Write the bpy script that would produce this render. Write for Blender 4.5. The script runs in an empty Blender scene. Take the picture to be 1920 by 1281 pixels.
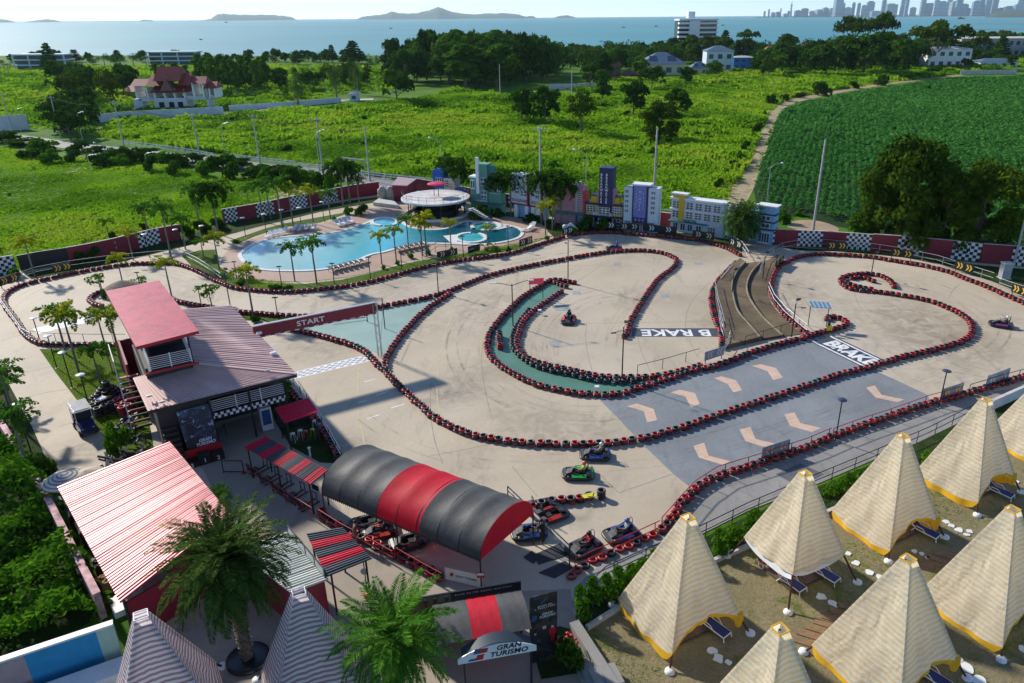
import bpy,bmesh,math,random
import numpy as np
from mathutils import Vector,Matrix,Euler
R=math.radians
random.seed(7);rng=np.random.default_rng(7)
S=bpy.context.scene
COL=S.collection
F_PX,CX,CY,HZ,SLOPE,CAMH=1400.0,1030.0,640.5,31.0,-0.0073,28.0
ROLL=-math.atan(SLOPE);PITCH=math.atan((CY-HZ)*math.cos(ROLL)/F_PX)
cF=Vector((0,math.cos(PITCH),-math.sin(PITCH)));cR0=Vector((1,0,0));cU0=Vector((0,math.sin(PITCH),math.cos(PITCH)))
cR=cR0*math.cos(ROLL)-cU0*math.sin(ROLL);cU=cR0*math.sin(ROLL)+cU0*math.cos(ROLL)
CAMP=Vector((0,0,CAMH))
cam=bpy.data.cameras.new('camera');camo=bpy.data.objects.new('camera',cam);COL.objects.link(camo)
camo.matrix_world=Matrix(((cR.x,cU.x,-cF.x,0),(cR.y,cU.y,-cF.y,0),(cR.z,cU.z,-cF.z,CAMH),(0,0,0,1)))
cam.sensor_width=36.0;cam.lens=36.0*F_PX/1920.0;cam.shift_x=-(CX-960.0)/1920.0
cam.clip_start=0.5;cam.clip_end=120000.0
S.camera=camo
SUN_EL,SUN_AZ=30.0,-50.0
w=bpy.data.worlds.new('World');S.world=w;w.use_nodes=True
nt=w.node_tree;bg=nt.nodes['Background'];sk=nt.nodes.new('ShaderNodeTexSky');sk.sky_type='NISHITA'
sk.sun_disc=False;sk.sun_elevation=R(SUN_EL);sk.sun_rotation=R(SUN_AZ);sk.altitude=20;sk.air_density=0.65;sk.dust_density=0.0;sk.ozone_density=3.5
nt.links.new(sk.outputs[0],bg.inputs[0]);bg.inputs[1].default_value=0.128
sl=bpy.data.lights.new('sun','SUN');sl.energy=4.0;sl.angle=R(2.4);sl.color=(1.0,0.93,0.82)
so=bpy.data.objects.new('sun',sl);COL.objects.link(so)
SUNV=Vector((math.sin(R(SUN_AZ))*math.cos(R(SUN_EL)),math.cos(R(SUN_AZ))*math.cos(R(SUN_EL)),math.sin(R(SUN_EL))))
so.rotation_euler=SUNV.to_track_quat('Z','Y').to_euler()
S.view_settings.view_transform='Standard';S.view_settings.look='None';S.view_settings.gamma=1.0
S.view_settings.exposure=0.66
S.render.engine='CYCLES';S.cycles.max_bounces=7;S.cycles.diffuse_bounces=3;S.cycles.glossy_bounces=2
S.cycles.transmission_bounces=3;S.cycles.volume_bounces=0;S.cycles.transparent_max_bounces=6
def G(px,py,z=0.0):
 a0,b0=px-CX,CY-py
 d=cF*F_PX+cR*a0+cU*b0
 t=(z-CAMH)/d.z
 return Vector((d.x*t,d.y*t,z))
def proj(p):
 v=Vector(p)-CAMP;wv=v.dot(cF)
 return CX+v.dot(cR)/wv*F_PX,CY-v.dot(cU)/wv*F_PX,wv
def hgt(px,py,yt):
 b=G(px,py);lo,hi=0.0,90.0
 for _ in range(40):
  m=(lo+hi)/2
  if proj((b.x,b.y,m))[1]>yt:lo=m
  else:hi=m
 return lo
def wpx(px,py,npx):
 return npx*proj(G(px,py))[2]/F_PX
def Z(ox,oy,s,pts,z=None):
 q=[(ox+x/s,oy+y/s)for x,y in pts]
 return q
def line(pts,z=0.0):return[G(x,y,z)for x,y in pts]
def resample(pts,step,closed=False):
 out=[];carry=0.0
 P=list(pts)+([pts[0]]if closed else[])
 for a,b in zip(P[:-1],P[1:]):
  d=(b-a).length
  if d<1e-6:continue
  t=carry
  while t<d:
   out.append((a.lerp(b,t/d),(b-a).normalized()));t+=step
  carry=t-d
 return out
def smooth_line(pts,it=2,closed=False):
 P=[Vector(p)for p in pts]
 for _ in range(it):
  Q=[]if closed else[P[0]]
  n=len(P)
  for i in range(n if closed else n-1):
   a,b=P[i],P[(i+1)%n]
   Q+=[a.lerp(b,.25),a.lerp(b,.75)]
  if not closed:Q.append(P[-1])
  P=Q
 return P
def tag(o,label=None,cat=None,group=None,kind=None):
 if label:o['label']=label
 if cat:o['category']=cat
 if group:o['group']=group
 if kind:o['kind']=kind
 return o
def thing(name,label,cat,loc=(0,0,0),rz=0.0,group=None):
 o=bpy.data.objects.new(name,None);COL.objects.link(o);o.empty_display_size=.2
 o.location=loc;o.rotation_euler=(0,0,rz)
 return tag(o,label,cat,group)
KIDS={}
def adopt(c,p):
 c.parent=p;KIDS.setdefault(p.name,[]).append(c)
def dup(o,loc=None,rz=None,sc=None,label=None,group=None,parent=None):
 c=o.copy();COL.objects.link(c)
 if parent is not None:adopt(c,parent)
 if loc is not None:c.location=loc
 if rz is not None:c.rotation_euler=(0,0,rz)
 if sc is not None:c.scale=sc if hasattr(sc,'__len__')else(sc,sc,sc)
 if label:c['label']=label
 if group:c['group']=group
 for k in KIDS.get(o.name,[]):dup(k,parent=c)
 return c
def sub(c,dx=0.0,dy=0.0,dz=0.0):return(c[0]-dx,c[1]-dy,c[2]-dz)
class MB:
 def __init__(s):s.v=[];s.f=[];s.m=[];s.sm=[]
 def add(s,vs,fs,mi=0,smooth=False):
  o=len(s.v);s.v+=[tuple(p)for p in vs]
  for f in fs:s.f.append([i+o for i in f]);s.m.append(mi);s.sm.append(smooth)
  return s
 def box(s,c,size,rz=0.0,mi=0,base=False):
  x,y,z=size[0]/2,size[1]/2,size[2]/2
  z0,z1=(0,size[2])if base else(-z,z)
  ca,sa=math.cos(rz),math.sin(rz);vs=[]
  for zz in(z0,z1):
   for dx,dy in((-x,-y),(x,-y),(x,y),(-x,y)):
    vs.append((c[0]+dx*ca-dy*sa,c[1]+dx*sa+dy*ca,c[2]+zz))
  return s.add(vs,[(3,2,1,0),(4,5,6,7),(0,1,5,4),(1,2,6,5),(2,3,7,6),(3,0,4,7)],mi)
 def beam(s,a,b,wd,ht=None,mi=0,up=(0,0,1)):
  a,b=Vector(a),Vector(b);d=(b-a).normalized();u=Vector(up)
  if abs(d.dot(u))>.98:u=Vector((1,0,0))
  sd=d.cross(u).normalized();u=sd.cross(d).normalized();ht=ht or wd
  vs=[]
  for p in(a,b):
   for i,j in((-1,-1),(1,-1),(1,1),(-1,1)):vs.append(p+sd*(i*wd/2)+u*(j*ht/2))
  return s.add(vs,[(3,2,1,0),(4,5,6,7),(0,1,5,4),(1,2,6,5),(2,3,7,6),(3,0,4,7)],mi)
 def tube(s,pts,r,n=6,mi=0,caps=True,smooth=True):
  P=[Vector(p)for p in pts];k=len(P);rs=r if hasattr(r,'__len__')else[r]*k;vs=[];fs=[]
  u=None
  for i,p in enumerate(P):
   d=(P[min(i+1,k-1)]-P[max(i-1,0)])
   d=d.normalized()if d.length>1e-9 else Vector((0,0,1))
   if u is None:
    u=Vector((0,0,1))if abs(d.z)<.9 else Vector((1,0,0))
   u=(u-d*u.dot(d));u=u.normalized()if u.length>1e-6 else d.orthogonal().normalized();wv=d.cross(u)
   for j in range(n):
    a=2*math.pi*j/n;vs.append(p+(u*math.cos(a)+wv*math.sin(a))*rs[i])
  for i in range(k-1):
   for j in range(n):fs.append((i*n+j,i*n+(j+1)%n,(i+1)*n+(j+1)%n,(i+1)*n+j))
  s.add(vs,fs,mi,smooth)
  if caps:
   s.add(vs[:n],[tuple(range(n))[::-1]],mi);s.add(vs[-n:],[tuple(range(n))],mi)
  return s
 def cyl(s,x,y,z0,z1,r0,r1=None,n=12,mi=0):return s.tube([(x,y,z0),(x,y,z1)],[r0,r0 if r1 is None else r1],n,mi)
 def lathe(s,prof,c=(0,0,0),n=16,mi=0,smooth=True,closed=False):
  vs=[];fs=[];k=len(prof)
  for r,z in prof:
   for j in range(n):
    a=2*math.pi*j/n;vs.append((c[0]+r*math.cos(a),c[1]+r*math.sin(a),c[2]+z))
  for i in range(k if closed else k-1):
   i2=(i+1)%k
   for j in range(n):fs.append((i*n+j,i*n+(j+1)%n,i2*n+(j+1)%n,i2*n+j))
  return s.add(vs,fs,mi,smooth)
 def sheet(s,poly,z=None,mi=0):
  P=[(p[0],p[1],p[2]if z is None else z)for p in poly]
  ar=sum(P[i][0]*P[(i+1)%len(P)][1]-P[(i+1)%len(P)][0]*P[i][1]for i in range(len(P)))
  if ar<0:P=P[::-1]
  return s.add(P,[tuple(range(len(P)))],mi)
 def prism(s,poly,z0,z1,mi=0,mi_side=None):
  P=[(p[0],p[1])for p in poly];n=len(P)
  ar=sum(P[i][0]*P[(i+1)%n][1]-P[(i+1)%n][0]*P[i][1]for i in range(n))
  if ar<0:P=P[::-1]
  vs=[(x,y,z0)for x,y in P]+[(x,y,z1)for x,y in P]
  s.add(vs,[tuple(range(n))[::-1],tuple(range(n,2*n))],mi)
  return s.add(vs,[(i,(i+1)%n,n+(i+1)%n,n+i)for i in range(n)],mi if mi_side is None else mi_side)
 def slab(s,quad,th,mi=0,mi_side=None):
  Q=[Vector(p)for p in quad];nrm=(Q[1]-Q[0]).cross(Q[2]-Q[0])
  if nrm.z<0:Q=Q[::-1]
  n=len(Q);vs=Q+[p-Vector((0,0,th))for p in Q]
  s.add(vs,[tuple(range(n)),tuple(range(n,2*n))[::-1]],mi)
  return s.add(vs,[(i,n+i,n+(i+1)%n,(i+1)%n)for i in range(n)],mi if mi_side is None else mi_side)
 def mesh(s,name,mats):
  me=bpy.data.meshes.new(name);me.from_pydata(s.v,[],s.f)
  for m in mats:me.materials.append(m)
  me.polygons.foreach_set('material_index',s.m);me.polygons.foreach_set('use_smooth',s.sm);me.update()
  return me
 def obj(s,name,mats,parent=None,local=False):
  if not isinstance(mats,(list,tuple)):mats=[mats]
  if parent is not None and not local:
   L=Vector((0,0,0));p=parent
   while p is not None:L=L+Vector(p.location);p=p.parent
   s.v=[(a-L.x,b-L.y,c-L.z)for a,b,c in s.v]
  o=bpy.data.objects.new(name,s.mesh(name,mats));COL.objects.link(o)
  if parent is not None:adopt(o,parent)
  return o
def structure(o):o['kind']='structure';return o
def _nodes(name):
 m=bpy.data.materials.new(name);m.use_nodes=True;t=m.node_tree
 return m,t,t.nodes['Principled BSDF'],t.nodes.new,t.links.new
def c4(c):return(c[0],c[1],c[2],1.0)
def mul(c,k):return tuple(min(1,x*k)for x in c)
def coords(t,world):
 if world:return t.nodes.new('ShaderNodeNewGeometry').outputs['Position']
 return t.nodes.new('ShaderNodeTexCoord').outputs['Object']
def mixc(t,fac,a,b):
 n=t.nodes.new('ShaderNodeMix');n.data_type='RGBA';n.clamp_factor=True
 for sock,v in((n.inputs[0],fac),(n.inputs[6],a),(n.inputs[7],b)):
  if hasattr(v,'is_output')or hasattr(v,'links'):t.links.new(v,sock)
  elif isinstance(v,(int,float)):sock.default_value=v
  else:sock.default_value=c4(v)
 return n.outputs[2]
def noise(t,co,scale,detail=4,rough=.55,dist=0.0):
 n=t.nodes.new('ShaderNodeTexNoise');n.inputs['Scale'].default_value=scale;n.inputs['Detail'].default_value=detail
 n.inputs['Roughness'].default_value=rough;n.inputs['Distortion'].default_value=dist
 t.links.new(co,n.inputs['Vector']);return n.outputs['Fac']
def ramp(t,fac,lo,hi):
 n=t.nodes.new('ShaderNodeMapRange');n.inputs[1].default_value=lo;n.inputs[2].default_value=hi
 t.links.new(fac,n.inputs[0]);return n.outputs[0]
def math_(t,op,a,b=None):
 n=t.nodes.new('ShaderNodeMath');n.operation=op
 for sock,v in((n.inputs[0],a),(n.inputs[1],b)):
  if v is None:continue
  if hasattr(v,'links'):t.links.new(v,sock)
  else:sock.default_value=v
 return n.outputs[0]
def bump(t,b,h,dist,strength=1.0):
 n=t.nodes.new('ShaderNodeBump');n.inputs['Distance'].default_value=dist;n.inputs['Strength'].default_value=strength
 t.links.new(h,n.inputs['Height']);t.links.new(n.outputs[0],b.inputs['Normal'])
MATS={}
def mat(name,col,rough=.6,metal=0.0,var=.12,scale=1.5,bmp=0.0,bscale=25.0,world=False,spec=.5,coat=0.0):
 if name in MATS:return MATS[name]
 m,t,b,new,link=_nodes(name);co=coords(t,world)
 f=ramp(t,noise(t,co,scale,5),.3,.7)
 link(mixc(t,f,mul(col,1-var),mul(col,1+var)),b.inputs['Base Color'])
 b.inputs['Roughness'].default_value=rough;b.inputs['Metallic'].default_value=metal
 b.inputs['Specular IOR Level'].default_value=spec;b.inputs['Coat Weight'].default_value=coat
 if bmp:bump(t,b,noise(t,co,bscale,4),bmp)
 MATS[name]=m;return m
def leafmat(name,ca,cb,trans=.35,cc=None):
 m,t,b,new,link=_nodes(name)
 at=new('ShaderNodeAttribute');at.attribute_name='tint'
 oi=new('ShaderNodeObjectInfo')
 f=math_(t,'ADD',math_(t,'MULTIPLY',at.outputs['Fac'],.75),math_(t,'MULTIPLY',oi.outputs['Random'],.25))
 c=mixc(t,f,ca,cb)
 if cc is not None:
  c=mixc(t,ramp(t,at.outputs['Fac'],.86,.97),c,cc)
 d=new('ShaderNodeBsdfDiffuse');tr=new('ShaderNodeBsdfTranslucent');mx=new('ShaderNodeMixShader')
 link(c,d.inputs[0]);link(c,tr.inputs[0]);mx.inputs[0].default_value=trans
 link(d.outputs[0],mx.inputs[1]);link(tr.outputs[0],mx.inputs[2]);link(mx.outputs[0],t.nodes['Material Output'].inputs[0])
 t.nodes.remove(b);MATS[name]=m;return m
def np_mesh(name,V,quads,mats,tint=None,mi=None,smooth=False):
 """V (n,3) float, quads (k,3|4) int, tint per face"""
 V=np.asarray(V,np.float32);Q=np.asarray(quads,np.int32);k,w_=Q.shape
 me=bpy.data.meshes.new(name);me.vertices.add(len(V));me.vertices.foreach_set('co',V.ravel())
 me.loops.add(k*w_);me.loops.foreach_set('vertex_index',Q.ravel())
 me.polygons.add(k);me.polygons.foreach_set('loop_start',np.arange(0,k*w_,w_,dtype=np.int32))
 for m in(mats if isinstance(mats,(list,tuple))else[mats]):me.materials.append(m)
 if mi is not None:me.polygons.foreach_set('material_index',np.asarray(mi,np.int32))
 if tint is not None:
  a=me.attributes.new('tint','FLOAT','FACE');a.data.foreach_set('value',np.asarray(tint,np.float32))
 if smooth:me.polygons.foreach_set('use_smooth',np.ones(k,bool))
 me.update();me.validate();return me
def leaf_quads(P,N,size,rg,aspect=1.6):
 """one leaf-shaped quad at each point P facing N (jittered)"""
 n=len(P);N=N/(np.linalg.norm(N,axis=1,keepdims=True)+1e-9)
 rv=rg.normal(size=(n,3));U=np.cross(N,rv);U/=(np.linalg.norm(U,axis=1,keepdims=True)+1e-9)
 W=np.cross(N,U);s=np.asarray(size).reshape(-1,1)*np.ones((n,1))
 a=U*s*aspect*.5;b=W*s*.5
 V=np.stack([P-a,P-b*.9+a*.1,P+a,P+b*.9+a*.1],1).reshape(-1,3)
 return V,np.arange(4*n).reshape(n,4)
def text_mesh(name,body,size,mt,extrude=0.0,bold=0.0,shear=0.0,spacing=1.0,align='CENTER',line=1.0):
 cu=bpy.data.curves.new(name,'FONT');cu.body=body;cu.size=size;cu.extrude=extrude;cu.offset=bold
 cu.shear=shear;cu.space_character=spacing;cu.align_x=align;cu.align_y='CENTER';cu.space_line=line;cu.resolution_u=3
 o=bpy.data.objects.new(name,cu);COL.objects.link(o)
 dg=bpy.context.evaluated_depsgraph_get();me=bpy.data.meshes.new_from_object(o.evaluated_get(dg))
 bpy.data.objects.remove(o);me.name=name;me.materials.clear();me.materials.append(mt)
 return me
def place_text(me,name,origin,xdir,ydir,parent=None,sx=1.0,sy=1.0,bake=True):
 """lays a flat text mesh so that its x runs along xdir and its y along ydir (world vectors)"""
 X,Y=Vector(xdir).normalized(),Vector(ydir);Y=(Y-X*Y.dot(X)).normalized();N=X.cross(Y);o0=Vector(origin)
 L=Vector((0,0,0));p=parent
 while p is not None:L=L+Vector(p.location);p=p.parent
 for v in me.vertices:v.co=o0+X*(v.co.x*sx)+Y*(v.co.y*sy)+N*v.co.z-L
 o=bpy.data.objects.new(name,me);COL.objects.link(o)
 if parent is not None:adopt(o,parent)
 return o

# ================================================================== materials of the setting
def concrete(name,col,stain=.35,scale=.09,rough=.75,fine=.10,tint=None,dark=(.10,.09,.08),spots=()):
 m,t,b,new,link=_nodes(name);co=coords(t,True)
 a=ramp(t,noise(t,co,scale,6,.6,.6),.35,.7)
 c=mixc(t,a,mul(col,.82),mul(col,1.10))
 if tint:c=mixc(t,ramp(t,noise(t,co,scale*.6,3),.45,.65),c,tint)
 f=ramp(t,noise(t,co,3.0,6,.7),.25,.8)
 c=mixc(t,math_(t,'MULTIPLY',f,fine*2.2),c,mul(col,.45))
 mp_=new('ShaderNodeMapping');mp_.inputs['Scale'].default_value=(1.0,.28,1.0);mp_.inputs['Rotation'].default_value=(0,0,.5);link(co,mp_.inputs[0])
 s=ramp(t,noise(t,mp_.outputs[0],scale*5.0,9,.72,1.0),.54,.80)
 c=mixc(t,math_(t,'MULTIPLY',s,stain),c,dark)
 sp=ramp(t,noise(t,co,9.0,2),.68,.74)
 c=mixc(t,math_(t,'MULTIPLY',sp,.22),c,dark)
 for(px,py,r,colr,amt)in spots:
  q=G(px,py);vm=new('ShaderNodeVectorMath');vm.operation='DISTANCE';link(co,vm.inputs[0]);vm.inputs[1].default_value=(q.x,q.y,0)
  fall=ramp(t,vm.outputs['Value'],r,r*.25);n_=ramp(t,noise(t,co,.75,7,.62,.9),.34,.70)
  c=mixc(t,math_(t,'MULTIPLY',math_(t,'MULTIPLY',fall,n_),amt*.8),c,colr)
 link(c,b.inputs['Base Color']);b.inputs['Roughness'].default_value=rough;b.inputs['Specular IOR Level'].default_value=.35
 bump(t,b,noise(t,co,12,5),.006);MATS[name]=m;return m
BRN,DARKSPOT=(.17,.125,.08),(.085,.075,.065)
M_TRACK=concrete('track_concrete_m',(.51,.43,.315),.55,.085,.72,tint=(.545,.47,.365),spots=[(1740,622,9,BRN,.85),(1690,580,7,BRN,.6),(1500,560,7,BRN,.7),(1480,520,6,DARKSPOT,.5),(1000,800,6,BRN,.6),(838,740,3.5,DARKSPOT,.8),(870,700,4,BRN,.5),(1100,815,5,BRN,.5),(1250,455,12,DARKSPOT,.45),(700,560,14,DARKSPOT,.35),(560,650,5,BRN,.6),(620,660,4,DARKSPOT,.4),(640,835,3,DARKSPOT,.6),(930,560,8,BRN,.4),(880,600,8,BRN,.35),(1340,600,4,BRN,.5),(1800,690,9,BRN,.45),(300,560,10,DARKSPOT,.4),(150,850,2.6,DARKSPOT,.9),(1090,960,2.5,DARKSPOT,.6),(1230,560,4,DARKSPOT,.4),(1180,640,3,BRN,.5),(960,700,5,DARKSPOT,.35),(60,700,6,DARKSPOT,.3)])  # spots by gantry and golf cart just darken the concrete; other dark ones are soot
M_YARD=concrete('yard_concrete_m',(.36,.31,.24),.6,.16,.7)
M_WALK=concrete('walkway_concrete_m',(.29,.28,.26),.55,.2,.7,dark=(.05,.05,.055))
M_ASPH=concrete('painted_asphalt_m',(.25,.27,.28),.55,.16,.62,fine=.18,dark=(.05,.07,.09))
M_TERR=concrete('terrace_concrete_m',(.125,.092,.052),.85,.35,.9,fine=.3,tint=(.21,.155,.09),dark=(.035,.028,.02))
M_GREENP=concrete('green_paint_m',(.10,.23,.165),.22,.2,.45,fine=.04,dark=(.06,.12,.09))
M_PALEG=concrete('pale_green_paint_m',(.30,.43,.375),.18,.15,.5,fine=.04,dark=(.15,.2,.18))
M_DECK=concrete('pool_deck_m',(.44,.295,.215),.25,.3,.7,tint=(.40,.31,.25))
M_KERB=concrete('kerb_m',(.55,.54,.5),.4,.6,.7)
M_ROAD=concrete('road_m',(.20,.205,.20),.3,.1,.7)
M_DIRT=concrete('dirt_m',(.42,.30,.19),.35,.25,.9,fine=.2,tint=(.30,.24,.15))
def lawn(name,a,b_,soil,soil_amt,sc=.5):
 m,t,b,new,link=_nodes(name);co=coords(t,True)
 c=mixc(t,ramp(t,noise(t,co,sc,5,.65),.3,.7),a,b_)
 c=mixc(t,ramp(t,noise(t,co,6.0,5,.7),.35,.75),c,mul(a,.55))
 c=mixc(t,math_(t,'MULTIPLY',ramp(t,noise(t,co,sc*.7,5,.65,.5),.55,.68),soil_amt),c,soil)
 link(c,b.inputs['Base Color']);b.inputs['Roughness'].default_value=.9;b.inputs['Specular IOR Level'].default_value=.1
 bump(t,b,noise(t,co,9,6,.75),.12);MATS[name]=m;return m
M_GRASS=lawn('field_grass_m',(.05,.15,.010),(.15,.29,.018),(.32,.24,.10),.22,.055)
M_LAWN=lawn('lawn_m',(.065,.13,.012),(.12,.19,.02),(.2,.15,.07),.3,.6)
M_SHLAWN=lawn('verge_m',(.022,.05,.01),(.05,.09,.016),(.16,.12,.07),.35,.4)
M_YARDSAND=lawn('tent_yard_m',(.36,.295,.175),(.24,.215,.105),(.10,.14,.024),.95,.6)
M_FARMSOIL=lawn('farm_soil_m',(.02,.05,.018),(.035,.075,.02),(.06,.05,.02),.3,.3)
# ================================================================== the wide setting
g=MB();g.sheet([(-1500,-60),(1900,-60),(1900,1150),(700,1000),(420,800),(120,690),(-60,640),(-240,655),(-420,690),(-1500,760)],-.0)
structure(g.obj('ground',M_GRASS))
gs=MB()
edge=[(1900,1150),(700,1000),(420,800),(120,690),(-60,640),(-240,655),(-420,690),(-1500,760)]
for(x0,y0),(x1,y1)in zip(edge[:-1],edge[1:]):gs.add([(x0,y0,0),(x1,y1,0),(x1,y1+30,-11.5),(x0,y0+30,-11.5)],[(0,1,2,3)])
structure(gs.obj('shore_bank',M_DIRT))
m,t,b,new,link=_nodes('sea_m');co=coords(t,True)
link(mixc(t,ramp(t,noise(t,co,.0012,4),.35,.65),(.02,.19,.23),(.03,.24,.28)),b.inputs['Base Color'])
b.inputs['Roughness'].default_value=.68;b.inputs['Specular IOR Level'].default_value=1.0
bump(t,b,noise(t,co,.10,5,.65),.8);M_SEA=m
g=MB();g.sheet([(-28000,-1500),(28000,-1500),(28000,30000),(-28000,30000)],-10.0);structure(g.obj('sea',M_SEA))
hz=bpy.data.materials.new('haze_m');hz.use_nodes=True;t=hz.node_tree;t.nodes.clear();pv=t.nodes.new('ShaderNodeVolumePrincipled');ou=t.nodes.new('ShaderNodeOutputMaterial');t.links.new(pv.outputs[0],ou.inputs['Volume'])
pv.inputs['Color'].default_value=(.64,.87,.98,1);pv.inputs['Density'].default_value=3.2e-5;pv.inputs['Density Attribute'].default_value='';pv.inputs['Anisotropy'].default_value=.2
tag(MB().box((0,14500,-13),(60000,35000,513),0,0,True).obj('haze',hz),'thin pale sea haze over the whole scene',None,None,'stuff')
# ================================================================== the compound's ground
SITE=[(-420,560),(-80,530),(45,507),(220,474),(340,448),(425,417),(545,394),(660,372),(740,362),(860,382),(960,394),(1080,417),(1240,427),(1450,460),(1640,474),(1840,494),(1960,504),(2150,640),(2150,770),(1900,735),(1540,850),(1300,940),(1080,1100),(1100,1250),(1130,1450),(300,1450),(250,1150),(100,900),(-60,680),(-420,800)]
def ground_sheet(name,pts,z,m,sm=0):
 P=line(pts)
 if sm:P=smooth_line(P,sm,True)
 return structure(MB().sheet(P,z).obj(name,m))
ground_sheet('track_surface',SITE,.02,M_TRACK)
ground_sheet('service_yard',[(420,795),(505,770),(530,806),(590,900),(640,960),(700,1000),(800,1055),(900,1095),(960,1110),(1070,1105),(1095,1290),(1130,1440),(300,1440),(250,1200),(330,1180),(440,1000),(380,880),(330,850)],.028,M_YARD)
ground_sheet('grey_section',[(1125,751),(1160,786),(1205,834),(1262,889),(1292,913),(1345,896),(1440,865),(1557,822),(1650,790),(1745,758),(1739,741),(1690,718),(1641,696),(1655,682),(1562,631),(1520,628),(1440,653),(1355,682),(1280,704),(1211,728),(1170,742)],.028,M_ASPH)
ground_sheet('service_walkway',[(1292,928),(1420,876),(1560,829),(1660,790),(1760,762),(1815,745),(1950,718),(1800,800),(1640,862),(1540,905),(1400,960),(1290,1015),(1180,1070),(1110,1115),(1088,1170),(1072,1130),(1095,1085),(1150,1040),(1235,1000),(1265,965)],.034,M_WALK)
ground_sheet('start_island',[(545,612),(590,607),(700,580),(760,574),(838,554),(800,586),(760,626),(725,668),(690,657),(640,635),(590,622)],.028,M_PALEG)
ground_sheet('green_island',[(1070,534),(1033,530),(1000,548),(965,573),(940,598),(920,628),(915,650),(925,672),(951,694),(985,711),(1020,725),(1061,732),(1113,738),(1165,738),(1200,724),(1215,712),(1150,712),(1085,702),(1045,690),(1003,680),(975,657),(970,635),(979,608),(1000,586),(1033,562),(1056,546)],.028,M_GREENP)
ground_sheet('pool_lawn',[(372,470),(405,468),(412,500),(440,520),(500,531),(570,533),(640,525),(700,511),(760,495),(830,481),(900,471),(960,462),(1025,445),(1045,440),(1000,456),(975,467),(940,473),(880,484),(820,492),(760,507),(700,524),(640,538),(580,546),(520,547),(450,540),(420,532),(395,518),(360,500),(340,480)],.026,M_LAWN)
ground_sheet('deck_lawn',[(430,452),(500,428),(540,418),(640,400),(690,384),(640,405),(600,418),(530,427),(480,443),(445,458)],.026,M_LAWN)
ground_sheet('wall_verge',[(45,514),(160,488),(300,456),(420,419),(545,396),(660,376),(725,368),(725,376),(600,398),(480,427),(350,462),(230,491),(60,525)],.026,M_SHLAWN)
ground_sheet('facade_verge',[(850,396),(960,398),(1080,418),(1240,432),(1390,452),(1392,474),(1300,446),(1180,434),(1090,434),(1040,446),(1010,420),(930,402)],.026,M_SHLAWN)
ground_sheet('clubhouse_lawn',[(74,655),(240,656),(300,690),(275,760),(290,850),(215,850),(185,805),(140,745),(105,700)],.026,M_LAWN)
ground_sheet('kiosk_lawn',[(520,705),(560,745),(605,806),(638,870),(600,868),(545,838),(515,790),(500,740)],.031,M_SHLAWN)
ground_sheet('roadside_lawn',[(-60,640),(0,690),(60,800),(95,880),(70,900),(20,820),(-60,720)],.026,M_SHLAWN)
ground_sheet('track_lawn',[(430,588),(480,590),(540,594),(575,597),(545,607),(500,604),(440,600)],.027,M_LAWN)
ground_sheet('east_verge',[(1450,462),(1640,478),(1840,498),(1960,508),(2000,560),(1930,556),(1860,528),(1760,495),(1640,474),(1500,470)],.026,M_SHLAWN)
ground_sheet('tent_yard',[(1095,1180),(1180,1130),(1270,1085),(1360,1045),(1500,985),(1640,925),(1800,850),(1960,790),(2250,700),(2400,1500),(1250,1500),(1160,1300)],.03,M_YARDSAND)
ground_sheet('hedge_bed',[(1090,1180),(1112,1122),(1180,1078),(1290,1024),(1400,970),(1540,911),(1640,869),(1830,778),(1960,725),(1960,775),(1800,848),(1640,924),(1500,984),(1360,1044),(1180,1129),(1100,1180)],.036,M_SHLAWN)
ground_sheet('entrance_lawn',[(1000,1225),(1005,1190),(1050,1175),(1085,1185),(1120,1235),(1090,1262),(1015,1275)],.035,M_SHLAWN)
L1=[(1397,497),(1384,510),(1376,524),(1372,538),(1372,553),(1378,582),(1386,597),(1400,612),(1424,640)]
L2=[(1428,494),(1413,508),(1405,520),(1400,534),(1399,545),(1402,558),(1409,572),(1430,601),(1466,633)]
L0=[(1387,490),(1372,503),(1360,517),(1348,530),(1340,546),(1341,574),(1348,600),(1356,628),(1362,655)]
L3=[(1460,478),(1452,500),(1445,517),(1441,530),(1438,545),(1440,560),(1452,580),(1478,606),(1505,627)]
for nm,a,bb,h in(('upper_terrace',L0,L1,.45),('middle_terrace',L1,L2,.25),('lower_terrace',L2,L3,.07)):
 structure(MB().prism(smooth_line(line(a),2)+smooth_line(line(bb),2)[::-1],.015,h).obj(nm,M_TERR))
for nm,pts,h in(('terrace_kerb',L1,.52),('terrace_kerb',L2,.34)):
 mb=MB();P=[p for p in smooth_line(line(pts),2)]
 for a,bb in zip(P[:-1],P[1:]):mb.beam((a.x,a.y,h/2+.01),(bb.x,bb.y,h/2+.01),.14,h)
 structure(mb.obj(nm,mat('terrace_kerb_m',(.24,.20,.135),.85,var=.35,scale=1.2,world=True)))
def strip(name,pts,wd,z,m,it=2):
 P=smooth_line(line(pts),it);n=len(P);vs=[]
 for i,p in enumerate(P):
  d=(P[min(i+1,n-1)]-P[max(i-1,0)]).normalized();s_=Vector((-d.y,d.x,0))*wd/2
  vs+=[(p.x+s_.x,p.y+s_.y,z),(p.x-s_.x,p.y-s_.y,z)]
 return structure(MB().add(vs,[(2*i,2*i+1,2*i+3,2*i+2)for i in range(n-1)]).obj(name,m))
strip('road',[(-420,215),(-150,238),(30,258),(120,272),(220,282),(330,295),(420,305),(520,316),(620,326),(720,343),(800,357),(900,374),(1050,398)],6.5,.03,M_ROAD)
strip('villa_drive',[(420,216),(520,204),(590,192),(640,188),(700,186)],5,.03,M_KERB)
TRACKL=[(1360,400),(1378,370),(1392,345),(1402,320),(1411,298),(1420,275),(1430,250),(1440,225),(1452,206),(1468,196)]
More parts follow.
